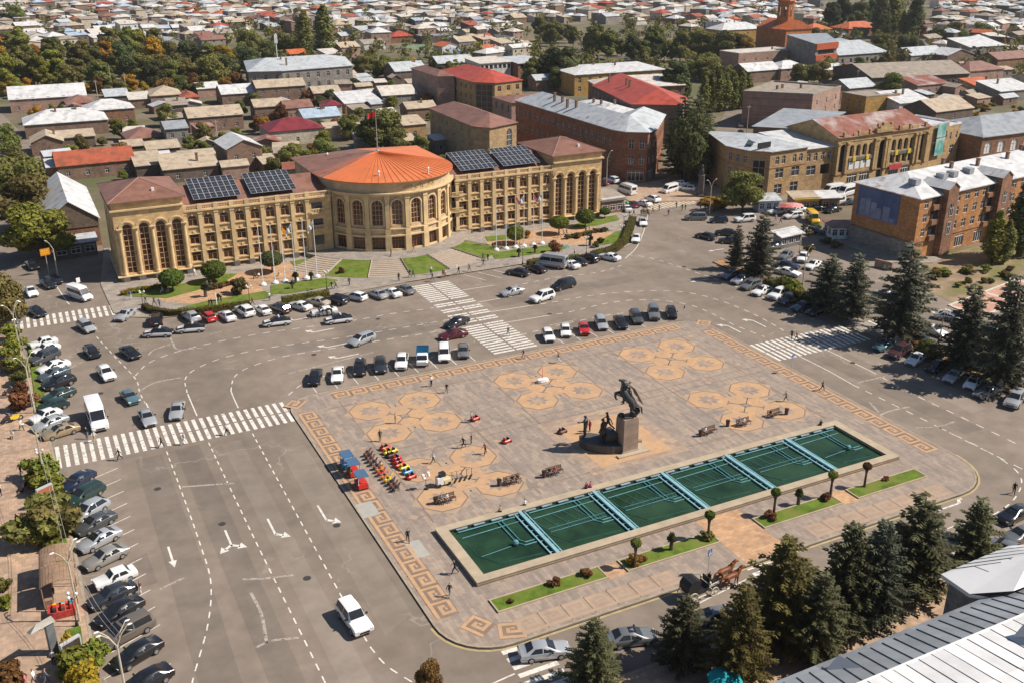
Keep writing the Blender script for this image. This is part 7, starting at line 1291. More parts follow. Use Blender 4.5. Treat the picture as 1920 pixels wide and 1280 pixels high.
crowd('before the left wing', [(506, 564, 'white', 'denim'), (474, 573, 'black', 'black'), (393, 577, 'black', 'black'), (398, 576, 'navy', 'black'), (415, 569, 'black', 'brown'), (306, 549, 'white', 'white', 'sit'), (317, 550, 'pink', 'beige', 'sit'), (300, 576, 'grey', 'denim'), (290, 573, 'maroon', 'black'), (274, 571, 'navy', 'grey'), (246, 563, 'blue', 'white'), (366, 518, 'white', 'white', 'walk'), (388, 536, 'white', 'grey', 'sit'), (396, 536, 'maroon', 'black', 'sit'), (486, 522, 'white', 'black', 'sit'), (480, 523, 'grey', 'black', 'sit'), (525, 518, 'beige', 'white', 'sit')])
crowd('before the right wing', [(924, 469, 'black', 'black'), (928, 467, 'black', 'grey'), (940, 468, 'brown', 'black'), (966, 460, 'grey', 'black', 'sit'), (974, 462, 'white', 'black', 'sit'), (1048, 446, 'black', 'maroon'), (1057, 440, 'white', 'grey', 'sit'), (1062, 439, 'grey', 'black', 'sit'), (1098, 436, 'navy', 'black', 'sit'), (1105, 432, 'white', 'denim', 'sit'), (1048, 474, 'red', 'black', 'stand'), (1054, 472, 'maroon', 'white', 'stand'), (1077, 482, 'white', 'grey', 'walk')])
crowd('on the far zebra', [(1202, 405, 'black', 'black'), (1206, 404, 'navy', 'black'), (1209, 406, 'black', 'grey'), (1213, 405, 'black', 'black'), (1216, 406, 'grey', 'black'), (1224, 401, 'black', 'brown'), (1236, 396, 'grey', 'denim'), (1253, 405, 'black', 'black'), (1188, 405, 'black', 'black'), (1180, 408, 'navy', 'grey')], 0)
crowd('by the pillar monument', [(1268, 391, 'black', 'black'), (1279, 395, 'navy', 'black'), (1285, 395, 'black', 'grey'), (1322, 394, 'black', 'black'), (1330, 390, 'brown', 'black'), (1313, 393, 'grey', 'black'), (1454, 415, 'white', 'grey'), (1463, 420, 'red', 'black'), (1567, 448, 'black', 'black'), (1512, 444, 'black', 'navy')])
crowd('beside the white sedan', [(584, 598, 'black', 'black', 'stand'), (600, 595, 'navy', 'black', 'stand'), (607, 594, 'olive', 'black', 'stand'), (614, 593, 'black', 'grey', 'stand'), (622, 593, 'black', 'black', 'stand')], 0)
for (px, py, top, ang) in ((938, 965, 'beige', 1.57), (984, 953, 'white', 1.4), (1096, 919, 'maroon', 1.7), (1104, 917, 'pink', 1.57), (1538, 803, 'black', 1.5)): x, y = G(px, py, KZ); person(x, 85.45, ang, 'sit', top, 'black', 'on the pool rim', KZ+.1)
# ---- benches and bins on the plaza
M_BENCH = mat('bench_wood', (.1, .05, .028), .7, .2, 3); M_IRON = mat('black_iron', (.02, .02, .02), .55, .2, 3)
def bench(x, y, ang, label, group='benches on the plaza'):
    t = thing('bench', label, 'bench', (x, y, KZ), ang, group)
    for k in range(4): q = MB(); q.bx(-1.1, 1.1, -.25+k*.13, -.15+k*.13, .43, .47); q.build('seat_slat', M_BENCH, t)
    for k in range(3): q = MB(); q.box((0, .3+k*.03, .58+k*.14), (2.2, .03, .1), rx=-.2); q.build('back_slat', M_BENCH, t)
    for s in (-1, 1): q = MB(); q.tube([(s, -.28, 0), (s, -.28, .43), (s, .25, .43), (s, .4, .95)], .03, 5); q.tube([(s, .25, .43), (s, .32, 0)], .03, 5); q.build('leg', M_IRON, t)
    return t
def bin_(x, y, label): t = thing('litter_bin', label, 'bin', (x, y, KZ), 0, 'litter bins on the plaza'); q = MB(); q.lathe([(.22, .05), (.28, .8)], n=10); q.build('bucket', M_BENCH, t); q = MB(); q.lathe([(.3, .8), (.3, .88), (.2, .88)], n=10); q.build('rim', M_IRON, t)
for i, (px, py, bx_, by_, ppl) in enumerate(((838, 942, 817, 946, ('grey', 'white')), (961, 907, 936, 912, ('grey', 'black', 'brown')), (1040, 890, 1020, 896, ('black', 'red')), (1330, 814, 1313, 819, ('white',)), (1394, 798, 1364, 800, ('grey', 'white')), (1452, 781, 1474, 778, ('black',)))):
    x, y = G(px, py); ls = ('nearest the toy vehicles', 'second from the toy vehicles', 'left of the monument court', 'right of the monument court', 'second right of the monument court', 'furthest right on the plaza')[i]; bench(x, y, .04, 'dark wooden bench with people, '+ls); bin_(*G(bx_, by_), 'brown litter bin at the bench '+ls)
    for k, c in enumerate(ppl): person(x-.7+k*.7, y+.1, -1.5, 'sit', c, ('black', 'denim', 'grey')[k % 3], 'on bench '+ls, KZ-.02)
# ---- toy rides
TOY = dict(red=mat('toy_red', (.55, .03, .02), .3, .1, 2, spec=.5), yellow=mat('toy_yellow', (.75, .5, .02), .3, .1, 2, spec=.5), blue=mat('toy_blue', (.08, .35, .6), .3, .1, 2, spec=.5), orange=mat('toy_orange', (.6, .2, .02), .3, .1, 2), dark=mat('toy_dark', (.05, .03, .03), .5, .2, 2), brown=mat('toy_brown', (.16, .06, .04), .5, .2, 2))
def toycar(px, py, col, lab, ang=.25):
    x, y = G(px, py); t = thing('toy_car', lab, 'toy car', (x, y, KZ), ang, 'toy cars on the plaza'); q = MB(); q.loft([[(a, yy*w, z) for yy, z in ((-1, .14), (1, .14), (1, h*.8), (.7, h), (-.7, h), (-1, h*.8))] for a, w, h in ((-.65, .3, .34), (-.5, .38, .46), (-.1, .38, .44), (.3, .38, .46), (.6, .34, .36), (.7, .26, .28))]); q.build('body', TOY[col], t)
    q = MB(); q.bx(-.35, .15, -.26, .26, .445, .455); q.build('cockpit', M_BLK, t); q = MB(); q.bx(-.4, -.3, -.24, .24, .4, .75); q.build('seat_back', TOY[col], t); q = MB(); q.bx(.2, .24, -.3, .3, .42, .66); q.build('windshield', M_CGLASS, t)
    for a in (-.42, .42):
        for s in (-.36, .36): q = MB(); q.loft([[(a+.14*cos(k*.785), s+d, .14+.14*sin(k*.785)) for k in range(8)] for d in (-.06, .06)]); q.build('wheel', M_TYRE, t)
for (px, py, c, lab) in ((722, 843, 'red', 'small red toy car at the far end of the toy rows'), (727, 851, 'yellow', 'yellow toy car behind the far red one'), (736, 849, 'yellow', 'second yellow toy car beside another yellow one'), (733, 857, 'dark', 'dark toy car in the toy row'), (743, 863, 'red', 'red toy car behind the dark one'), (745, 869, 'red', 'middle one of the stacked red toy cars'), (748, 875, 'red', 'red toy car just before the large yellow one'), (757, 880, 'yellow', 'large bright yellow toy car'), (764, 888, 'blue', 'light blue toy car next to the near red one'), (771, 897, 'red', 'red toy car at the near end of the toy rows'), (891, 788, 'red', 'red toy car pushed by a person on the plaza'), (950, 830, 'red', 'red toy car with a child in mid plaza'), (1054, 812, 'brown', 'pale toy car near the monument court')): toycar(px, py, c, lab)
person(*G(948, 831), .5, 'sit', 'black', 'black', 'on the red toy car in mid plaza', KZ-.1, 1.1); person(*G(1052, 812), .5, 'sit', 'black', 'grey', 'on the pale toy car by the monument', KZ-.1, 1.1)
def toyrider(px, py, col, lab):
    x, y = G(px, py); t = thing('ride_on_animal', lab, 'toy ride', (x, y, KZ), .2, 'ride-on toy animals'); V = [(-.35, 0, .55, .15), (0, 0, .55, .16), (.3, 0, .58, .15), (.45, 0, .85, .09), (.52, 0, 1.0, .09), (.7, 0, .92, .06), (-.5, 0, .6, .04), (-.6, 0, .35, .03)]; E_ = [(0, 1), (1, 2), (2, 3), (3, 4), (4, 5), (0, 6), (6, 7)]
    if 'R' not in TOYM: TOYM['R'] = skin(V+[(.3, .12, .4, .06), (.32, .14, .12, .045), (.3, -.12, .4, .06), (.32, -.14, .12, .045), (-.35, .12, .4, .06), (-.37, .14, .12, .045), (-.35, -.12, .4, .06), (-.37, -.14, .12, .045)], E_+[(2, 8), (8, 9), (2, 10), (10, 11), (0, 12), (12, 13), (0, 14), (14, 15)], 1, 1); TOYM['R'].materials.append(TOY['brown'])
    o = ob('body', TOYM['R'], t); o.material_slots[0].link = 'OBJECT'; o.material_slots[0].material = TOY[col]; q = MB(); q.bx(-.15, .15, -.17, .17, .68, .74); q.build('saddle', M_BLK, t)
    for a in (-.36, .32):
        for s in (-.14, .14): q = MB(); q.ball((a, s, .06), .06, 6); q.build('castor', M_BLK, t)
TOYM = {}
for i, (px, py, c) in enumerate(((689, 856, 'brown'), (692, 862, 'dark'), (696, 868, 'brown'), (701, 874, 'dark'), (707, 881, 'brown'), (712, 887, 'orange'), (716, 893, 'red'), (722, 900, 'orange'), (728, 906, 'yellow'), (734, 911, 'dark'), (739, 917, 'brown'), (743, 922, 'dark'))): toyrider(px, py, c, '%s ride-on toy animal, %s from the far end of its row' % (c, ORD[i]))
person(*G(715, 882), 1, 'stand', 'white', 'black', 'among the ride-on toy animals', KZ, 1.2)
for i, (px, py) in enumerate(((651, 876), (663, 891), (678, 914))):
    x, y = G(px, py); t = thing('train_wagon', 'toy train wagon with blue roof, %s' % ('furthest of the three', 'middle of the three', 'nearest of the three with red front')[i], 'toy train', (x, y, KZ), -pi/2, 'toy train wagons'); q = MB(); q.bx(-.85, .85, -.6, .6, .2, .75); q.build('tub', TOY[('blue', 'red', 'red')[i]], t); q = MB(); q.prism([(-.95, -.7), (.95, -.7), (.95, .7), (-.95, .7)], 1.75, 1.83, bot=True); q.build('roof', mat('toy_roof', (.07, .13, .22), .5, .1), t)
    for a in (-.8, .8):
        for s in (-.55, .55): q = MB(); q.tube([(a, s, .7), (a, s, 1.76)], .04, 5); q.build('post', (TOY['red'], mat('toy_green', (.05, .35, .08), .4, .1))[i % 2] if i < 2 else M_WHITE, t); q = MB(); q.loft([[(a*.75+.2*cos(k*.785), s+d, .2+.2*sin(k*.785)) for k in range(8)] for d in (-.06, .06)]); q.build('wheel', M_TYRE, t)
    q = MB(); q.bx(-.3, .3, -.5, .5, .5, .62); q.build('seat', M_BLK, t)
t = thing('snack_cart', 'white and cream snack cart with umbrella frame beside the toy rows', 'cart', (*G(826, 912), KZ), .1); q = MB(); q.bx(-.5, .3, -.35, .35, .3, 1.25); q.build('cabinet', M_WHITE, t); q = MB(); q.bx(.35, 1.3, -.4, .4, .3, .8); q.build('tray', mat('cart_cream', (.6, .5, .3), .6, .1), t); q = MB(); q.bx(-.1, .6, -.3, .3, 1.25, 1.75); q.build('glass_case', M_CGLASS, t)
for a in (-.3, 1.): q = MB(); q.loft([[(a+.25*cos(k*.785), d, .25+.25*sin(k*.785)) for k in range(8)] for d in (-.42, -.36)]); q.build('wheel', M_TYRE, t)
t = thing('balloon_stand', 'thin stand holding white pinwheel balloons by the snack cart', 'stand', (*G(799, 918), KZ)); q = MB(); q.tube([(0, 0, 0), (0, 0, 1.9)], .03, 6); q.lathe([(.3, 0), (.28, .06), (.03, .1)], n=10); q.build('pole', M_IRON, t)
for (a, z) in ((-.35, 1.9), (.35, 1.75), (-.2, 1.5), (.3, 2.05)): q = MB(); q.ball((a, 0, z), .22, 8); q.build('balloon', M_WHITE, t)
for i in range(5):
    px, py = 846+i*9.2, 905-i*2.3; t = thing('kick_scooter', 'black rental scooter, %s from the snack cart in the parked row' % ORD[i], 'scooter', (*G(px, py), KZ), .9, 'rental scooters on the plaza'); q = MB(); q.bx(-.45, .45, -.09, .09, .1, .16); q.build('deck', M_IRON, t); q = MB(); q.tube([(.45, 0, .1), (.35, 0, 1.1)], .03, 6); q.tube([(.35, -.28, 1.1), (.35, .28, 1.1)], .02, 5); q.build('handlebar', M_IRON, t)
    for a in (-.5, .5): q = MB(); q.loft([[(a+.12*cos(k*.785), d, .12+.12*sin(k*.785)) for k in range(8)] for d in (-.03, .03)]); q.build('wheel', M_TYRE, t)
t = thing('white_ride', 'small white toy ride with flag pole near the far crossing', 'toy ride', (*G(1017, 717), KZ)); q = MB(); q.loft([[(x, y*w, z) for y, z in ((-.45, .1), (.45, .1), (.4, .5), (-.4, .5))] for x, w in ((-.8, .6), (-.4, 1), (.5, 1), (.9, .5))]); q.build('hull', M_WHITE, t); q = MB(); q.tube([(0, 0, .4), (0, 0, 2.2)], .03, 5); q.build('pole', TOY['red'], t)
# ---- monument
M_BRONZE = mat('dark_bronze', (.035, .034, .034), .45, .3, 2, spec=.5); M_PED = mat('pedestal_granite', (.30, .22, .17), .7, .14, .8, kind='wall', bw=1.2, bstr=.4)
mon = thing('equestrian_monument', 'bronze rider on a rearing horse on a tall granite pedestal with standing figures', 'monument', (62.4, 92., KZ)); da = atan2(.45, -.89)
q = MB(); q.loft([[(x*s, y*s, z) for x, y in ((-1.1, -.75), (1.1, -.75), (1.1, 1.2), (-1.1, 1.2))] for s, z in ((1.15, 0), (1.12, .25), (1, .3), (.96, 4.1), (.9, 4.6))]); q.build('pedestal', M_PED, mon)
q = MB(); pts = [(-4.5, 4.3), (-4.9, 3.4), (-4.7, 2.3), (-4.1, 1.3), (-3.3, .5), (-2.3, -.2), (-1.1, -.55), (-1.1, 2.6), (-3, 4.5)]; q.prism(pts, 0, 1.1); q.build('curved_plinth', mat('plinth_basalt', (.085, .08, .08), .6, .2, 1), mon)
q = MB(); q.prism([(-2.2, -1.6), (2.4, -1.6), (2.4, 2), (1.2, 2), (1.2, -.9), (-2.2, -.9)], 0, .2); q.build('step', M_RIM2, mon)
def horse_mesh(rear):
    V = []; E_ = []
    def a(x, y, z, r, p=None):
        V.append((x, y, z, r)); i = len(V)-1
        if p is not None: E_.append((p, i))
        return i
    def rot(x, z, t=radians(48) if rear else 0): dx, dz = x+.8, z-1.3; return -.8+dx*cos(t)-dz*sin(t), 1.3+dx*sin(t)+dz*cos(t)
    def b(x, y, z, r, p=None): xx, zz = rot(x, z); return a(xx, y, zz, r, p)
    f_ = 1.25 if rear else 1; ru = b(-.85, 0, 1.38, .3*f_); mi = b(-.1, 0, 1.3, .31*f_, ru); ch = b(.6, 0, 1.38, .32*f_, mi); n1 = b(.95, 0, 1.72, .24*f_, ch); n2 = b(1.2, 0, 2.05, .18*f_, n1); hd = b(1.45, 0, 2.05, .13, n2); b(1.78, 0, 1.78, .085, hd); b(1.25, .07, 2.25, .03, n2); b(1.25, -.07, 2.25, .03, n2); t1 = b(-1.15, 0, 1.45, .08, ru); t2 = a(V[t1][0]-.35, 0, V[t1][2]-.2, .1, t1); a(V[t2][0]-.1, 0, V[t2][2]-.6, .06, t2)
    m1 = b(.75, 0, 1.95, .06, n1); b(.95, 0, 2.2, .05, m1)
    for s in (1, -1):
        sh = b(.62, .2*s, 1.12, .14, ch)
        if rear: kn = a(V[sh][0]+.5, .22*s, V[sh][2]+.05+.15*s, .085, sh); fe = a(V[kn][0]-.05, .22*s, V[kn][2]-.5, .055, kn); a(V[fe][0]-.12, .22*s, V[fe][2]-.12, .06, fe)
        else: kn = a(.66+.06*s, .2*s, .62, .075, sh); fe = a(.62, .2*s, .16, .05, kn); a(.67, .2*s, .05, .065, fe)
        hp = a(-.72, .22*s, 1.12, .2, ru); st = a(-.5, .24*s, .88, .13, hp); hk = a(-.92, .2*s, .55, .075, st); fe = a(-.84, .2*s, .15, .052, hk); a(-.77, .2*s, .05, .068, fe)
    return skin(V, E_, mi, 1)
HR = horse_mesh(True); HR.materials.append(M_BRONZE); hs = ob('horse', HR, mon, (-.5, .45, 4.55), da); hs.scale = (1.45, 2.5, 1.42)
rd = ob('rider', HUM['sit'], mon, (.25, .05, 6.35), da); rd.scale = (2.1, 2.4, 1.8)
for i in range(5): rd.material_slots[i].link = 'OBJECT'; rd.material_slots[i].material = M_BRONZE
q = MB(); q.tube([(-.2, -.2, 8.), (-.3, -.3, 9.7)], .05, 5); q.box((-.29, -.29, 9.45), (.5, .08, .08)); q.build('cross_staff', M_BRONZE, mon); q = MB()
for k in range(6): q.add([(.35+k*.22, -.45, 8.6-k*.4), (.57+k*.22, -.5, 8.2-k*.4), (.62+k*.25, .75, 8.2-k*.4+.15*sin(k*2)), (.4+k*.25, .7, 8.6-k*.4), (.5+k*.22, -.45, 8.5-k*.4), (.7+k*.22, -.5, 8.1-k*.4), (.75+k*.25, .75, 8.1-k*.4), (.55+k*.25, .7, 8.5-k*.4)], [(0, 1, 2, 3), (4, 5, 6, 7), (0, 1, 5, 4), (2, 3, 7, 6), (1, 2, 6, 5)])
q.build('cloak', M_BRONZE, mon)
for (x, y, z, ps, sc, an) in ((-4.0, 3.6, 1.08, 'wave', 1.75, 2.4), (-2.7, 1.5, 1.08, 'skirt', 1.85, 2.), (-1.7, 2.0, 2.2, 'walk', 1.5, 2.6)):
    o = ob('standing_figure', HUM[ps], mon, (x, y, z), an); o.scale = (sc*1.35, sc*1.35, sc)
    for i in range(5): o.material_slots[i].link = 'OBJECT'; o.material_slots[i].material = M_BRONZE
q = MB(); q.prism([(-2.6, .8), (-.9, .5), (-.9, 2.8), (-2.4, 2.8)], 1.05, 2.25); q.build('rock_base', M_BRONZE, mon)
q = MB(); q.ball((.75, .1, 4.9), .55, 8, sq=(1.2, .9, .8)); q.ball((1.15, -.1, 5.3), .42, 8, sq=(1, .9, 1.2)); q.ball((-.75, .6, 4.8), .4, 8, sq=(1.3, .9, .8)); q.build('rock_under_horse', M_BRONZE, mon)
q = MB(); q.bx(1.6, 2.6, .6, 1., 0, .5); q.build('memorial_block', M_PED, mon)
# ---- carriage with two horses
cx, cy = 52.4, 63.9; car_t = thing('horse_carriage', 'open black and cream carriage with spoked wheels at the near plaza kerb', 'carriage', (cx, cy, 0), .06); M_CREAM = mat('carriage_cream', (.62, .56, .45), .5, .1, 2)
def swheel(x, y, r):
    q = MB(); q.loft([[(rr_*cos(k*pi/12), d, rr_*sin(k*pi/12)) for k in range(24)] for rr_, d in ((r, -.04), (r, .04), (r-.07, .04), (r-.07, -.04), (r, -.04))], cap=False)
    for k in range(12): t_ = k*pi/6; q.tube([(0, 0, 0), ((r-.05)*cos(t_), 0, (r-.05)*sin(t_))], .022, 4)
    q.loft([[(.09*cos(k*.785), d, .09*sin(k*.785)) for k in range(8)] for d in (-.1, .1)]); q.build('wheel', M_CREAM, car_t, (x, y, r))
for (x, r) in ((-1.2, .62), (1.5, .5)):
    for s in (-.85, .85): swheel(x, s, r)
q = MB(); q.loft([[(x, y*.62, z) for y, z in ((-1, zb), (1, zb), (1.1, zt), (-1.1, zt))] for x, zb, zt in ((-1.5, .9, 1.4), (-.9, .7, 1.35), (-.2, .6, 1.0), (.5, .65, 1.05), (.9, .85, 1.35))]); q.build('body', M_BLK, car_t)
q = MB(); q.loft([[(x, y, z) for y, z in ((-.72, 1.3), (.72, 1.3), (.72, zt), (-.72, zt))] for x, zt in ((-1.75, 1.9), (-1.4, 2.35), (-.7, 2.45), (-.25, 2.3))]); q.build('hood', M_BLK, car_t); q = MB(); q.bx(1.0, 1.7, -.5, .5, 1.35, 1.55); q.bx(.95, 1.05, -.5, .5, 1.5, 2.); q.build('driver_seat', M_BLK, car_t); q = MB(); q.tube([(-1.2, -.85, .62), (-1.2, .85, .62)], .05, 6); q.tube([(1.5, -.85, .5), (1.5, .85, .5)], .05, 6); q.tube([(-1.2, 0, .6), (.2, 0, .5), (1.5, 0, .7)], .06, 6); q.tube([(1.5, 0, .65), (4.6, 0, .9)], .05, 6); q.build('undercarriage', M_CREAM, car_t)
for s in (-.8, .8): q = MB(); q.bx(-.6, .4, s-.06, s+.06, .45, .52); q.build('step_plate', M_CREAM, car_t); q = MB(); q.lathe([(.1, 0), (.13, .25), (.05, .35)], (.95, s*.85, 1.4), 8); q.build('lamp', M_CREAM, car_t)
q = MB(); q.bx(-.9, -.4, -.55, .55, 1.0, 1.25); q.build('passenger_seat', mat('carriage_cushion', (.4, .33, .15), .8, .2, 2), car_t)
HS_ = horse_mesh(False); HS_.materials.append(mat('bay_horse_coat', (.2, .06, .02), .5, .25, 1.5))
for s, nm in ((-.5, 'bay horse on the street side of the carriage team'), (.55, 'bay horse on the kerb side of the carriage team')):
    t = thing('horse', nm, 'horse', (cx+4.0, cy+.24+s, 0), .06, 'carriage horses'); o = ob('body', HS_, t); o.scale = (.95,)*3
    q = MB(); q.tube([(.55, -.3, 1.45), (.6, 0, 1.72), (.55, .3, 1.45)], .04, 5); q.tube([(-.5, -.3, 1.2), (.5, -.34, 1.3)], .03, 4); q.tube([(-.5, .3, 1.2), (.5, .34, 1.3)], .03, 4); q.build('harness', M_BLK, t)
person(cx+1.35, cy+.08, .06, 'sit', 'black', 'black', 'on the driver seat of the carriage', 1.1)
# ---- flagpoles
for side, L in (('left', [(493, 535), (516, 532), (535, 530), (555, 527), (575, 524), (595, 521)]), ('right', [(932, 472), (950, 469), (967, 466), (983, 464), (1000, 461), (1017, 459)])):
    for i, p in enumerate(L):
        x, y = G(*p); y = 175.9; t = thing('flagpole', 'white flagpole on round white base, %s in the %s row before the hall' % (ORD[i], side), 'flagpole', (x, y, KZ), 0, 'flagpoles in the %s row' % side); q = MB(); q.lathe([(.62, 0), (.6, .25), (.3, .5), (.1, .6)], n=12); q.build('base', M_WHITE, t); q = MB(); q.tube([(0, 0, .5), (0, 0, 11)], [.085, .05], 7); q.ball((0, 0, 11.05), .1, 6); q.build('pole', M_WHITE, t)
        col = {('left', 2): 'orange', ('left', 3): 'white', ('left', 5): 'white', ('right', 2): 'red', ('right', 3): 'white', ('right', 4): 'red', ('right', 5): 'white'}.get((side, i))
        if col:
            M_OR = mat('flag_orange', (.6, .25, .02), .7, .1); M_BL = mat('flag_blue', (.03, .06, .3), .7, .1); mm = dict(orange=[M_OR], white=[M_WHITE], red=[TOY['red'], M_BL, M_OR])[col]
            b = MB()
            for j in range(8):
                for k in range(3): P = [(.05+a_*.12+.05*sin(a_*1.9), .1*sin(a_*1.3+c_), 10.9-c_*.35-a_*.16) for a_, c_ in ((j, k), (j+1, k), (j+1, k+1), (j, k+1))]; b.poly(P, k % len(mm))
            b.build('flag', mm, None, (x, y, KZ), pi*.95 if i % 2 else .2, label='limp %s flag on the %s pole of the %s row' % (dict(orange='orange', white='white', red='red, blue and orange')[col], ORD[i], side), cat='flag')
# ---- lamps
M_POLE = mat('painted_pole', (.5, .44, .33), .6, .15, 2); M_GLOBE = mat('lamp_globe', (.75, .72, .66), .3, .05)
def streetlamp(px, py, h, lab, arms=2, ang=0.):
    t = thing('street_lamp', lab, 'street lamp', (*G(px, py), KZ), ang, 'street lamps'); q = MB(); q.tube([(0, 0, 0), (0, 0, 1.2), (0, 0, h*.8)], [.13, .11, .08], 8); q.build('pole', M_POLE, t)
    for k in range(arms):
        s = 1 if k % 2 == 0 else -1; yy = (k//2)*.6; q = MB(); q.tube([(0, 0, h*.78), (s*.5, yy*.5, h*.92), (s*1.1, yy, h)], [.06, .05, .04], 6); q.build('arm', M_POLE, t); q = MB(); q.ball((s*1.25, yy, h-.02), .13, 8, sq=(1.9, .9, .5)); q.build('lamp_head', M_GLOBE, t)
for (px, py, h, lab, n, a) in ((40, 668, 8.5, 'tall lamp post with white heads at the far left crossing', 3, .3), (66, 775, 8.5, 'slim lamp post leaning out over the parked white cars', 2, .5), (86, 905, 8.2, 'lamp post at the near zebra with heads over the gold car', 2, .4), (150, 1165, 8.2, 'lamp post behind the timber kiosk', 3, .4), (110, 525, 7.5, 'lamp post with orange banner at the left street', 1, 2.6), (1398, 510, 8.5, 'lamp post between the first two spruces of the right strip', 1, 0), (1503, 552, 9, 'lamp post amid the right strip shrubs', 1, 0), (1756, 668, 8, 'dark lamp post in the near right strip', 1, 0), (1498, 485, 6, 'pale sign post in the right car park', 1, 0), (1330, 402, 8, 'lamp post at the corner by the small monument', 2, 0), (1137, 350, 9, 'lamp post between the hall and the red corner block', 1, 0), (240, 1320, 7.6, 'lamp post with clustered globes at the bottom edge', 4, .2)): streetlamp(px, py, h, lab, n, a)
def parklamp(px, py, lab, h=3.6):
    t = thing('park_lamp', lab, 'park lamp', (*G(px, py), KZ), 0, 'park lamps before the hall'); q = MB(); q.lathe([(.18, 0), (.14, .4), (.05, .6), (.045, h*.85), (.08, h*.88)], n=8); q.build('post', M_IRON, t)
    for k in range(3): a = k*2.094; q = MB(); q.tube([(0, 0, h*.82), (cos(a)*.4, sin(a)*.4, h*.86), (cos(a)*.45, sin(a)*.45, h*.92)], .025, 5); q.build('arm', M_IRON, t); q = MB(); q.lathe([(.05, 0), (.14, .1), (.16, .28), (.02, .4)], (cos(a)*.45, sin(a)*.45, h*.92), 8); q.build('lantern', M_GLOBE, t)
for (px, py, lab) in ((270, 585, 'dark park lamp at the left end of the curved hedge'), (469, 574, 'dark park lamp beside the thin young tree'), (613, 545, 'dark park lamp at the end of the left flagpole lawn'), (980, 497, 'dark park lamp before the right flagpole lawn'), (1099, 478, 'dark park lamp at the right lawn tip'), (1169, 434, 'dark park lamp beside the right hedge'), (1165, 455, 'dark park lamp midway along the right hedge'), (82, 895, 'dark park lamp by the near zebra on the left pavement'), (145, 1175, 'dark park lamp near the grey sculpture'), (1892, 560, 'dark park lamp on the promenade')): parklamp(px, py, lab)
q = MB()
wires = [(G(40, 668), G(66, 775)), (G(66, 775), G(86, 905)), (G(86, 905), G(150, 1165)), (G(150, 1165), G(240, 1320))]
for k, (a, c) in enumerate(wires):
    for o_ in (0, .35):
        q = MB(); q.tube([(a[0]+(c[0]-a[0])*s/8+o_, a[1]+(c[1]-a[1])*s/8, 7.2-1.1*sin(pi*s/8)+o_*.3) for s in range(9)], .02, 4); q.build('overhead_cable', mat('cable', (.4, .37, .33), .6, .1), None, label='%s span of thin overhead cable above the left pavement, %s strand' % (ORD[k], 'outer' if o_ else 'inner'), cat='cable', group='overhead cables')
# ---- signs
def sign(px, py, h, w, hh, m, lab, ang=.4):
    t = thing('road_sign', lab, 'sign', (*G(px, py), KZ), ang); q = MB(); q.tube([(0, 0, 0), (0, 0, h)], .04, 6); q.build('post', M_PVF, t); q = MB(); q.bx(-w/2, w/2, -.06, -.02, h-hh, h); q.build('panel', m, t); return t
M_SBL = mat('sign_blue', (.03, .12, .3), .5, .05)
for (px, py, lab) in ((1483, 700, 'blue pedestrian sign at the right crossing'), (1327, 1078, 'blue pedestrian sign on the near plaza kerb')):
    t = sign(px, py, 3, .7, .7, M_SBL, lab, .35); q = MB(); q.add([(-.25, -.07, 2.38), (.25, -.07, 2.38), (0, -.07, 2.9)], [(0, 1, 2)]); q.build('white_triangle', M_WHITE, t); q = MB(); q.tube([(0, -.08, 2.68), (0, -.08, 2.55), (-.07, -.08, 2.42)], .02, 4); q.tube([(0, -.08, 2.55), (.08, -.08, 2.42)], .02, 4); q.ball((0, -.08, 2.73), .035, 6); q.build('walking_figure', M_BLK, t)
sign(1281, 602, 2.6, .35, .5, M_IRON, 'thin dark traffic sign at the far plaza corner'); sign(857, 518, 2.2, .5, .7, M_PVF, 'small grey sign beside the hall crossing'); sign(150, 548, 2.6, .7, .9, M_WHITE, 'white sign board behind the left minibus'); sign(407, 575, 2.4, .12, 2.2, M_WHITE, 'thin white marker post on the left hedge'); sign(1062, 478, 2, .9, .7, mat('sign_teal', (.05, .35, .4), .5, .1), 'small teal sign on the right lawn edge')
t = thing('banner_sign', 'orange rectangular banner on the left street lamp', 'sign', (*G(92, 515), KZ), .3); q = MB(); q.tube([(0, 0, 0), (0, 0, 5)], .06, 6); q.build('post', M_POLE, t); q = MB(); q.bx(-.9, .9, -.06, .06, 3.7, 5); q.build('panel', mat('banner_orange', (.62, .22, .01), .6, .1), t)
q = MB(); [q.bx(-.75+k*.3, -.58+k*.3, -.08, -.061, 4.45-.45*(j), 4.7-.45*j) for k in range(5) for j in range(2)]; q.build('lettering', mat('banner_letters', (.75, .5, .05), .6, .1), t)
def adboard(px, py, lab, col):
    t = thing('advertising_board', lab, 'advert board', (*G(px, py), KZ), .5, 'advertising boards on the left pavement'); q = MB(); q.bx(-.95, .95, -.16, .16, .4, 2.6); q.build('frame', M_PVF, t); q = MB(); q.bx(-.82, .82, -.19, -.165, .55, 2.45); q.build('poster', col, t); q = MB(); q.bx(-.5, .5, -.12, .12, 0, .4); q.build('foot', M_IRON, t)
adboard(90, 950, 'advertising board with reddish poster among the left shrubs', mat('poster_red', (.35, .12, .06), .5, .4, 1.5)); adboard(140, 1245, 'advertising board with dark poster near the bottom left', mat('poster_dark', (.06, .045, .04), .5, .5, 1.5))
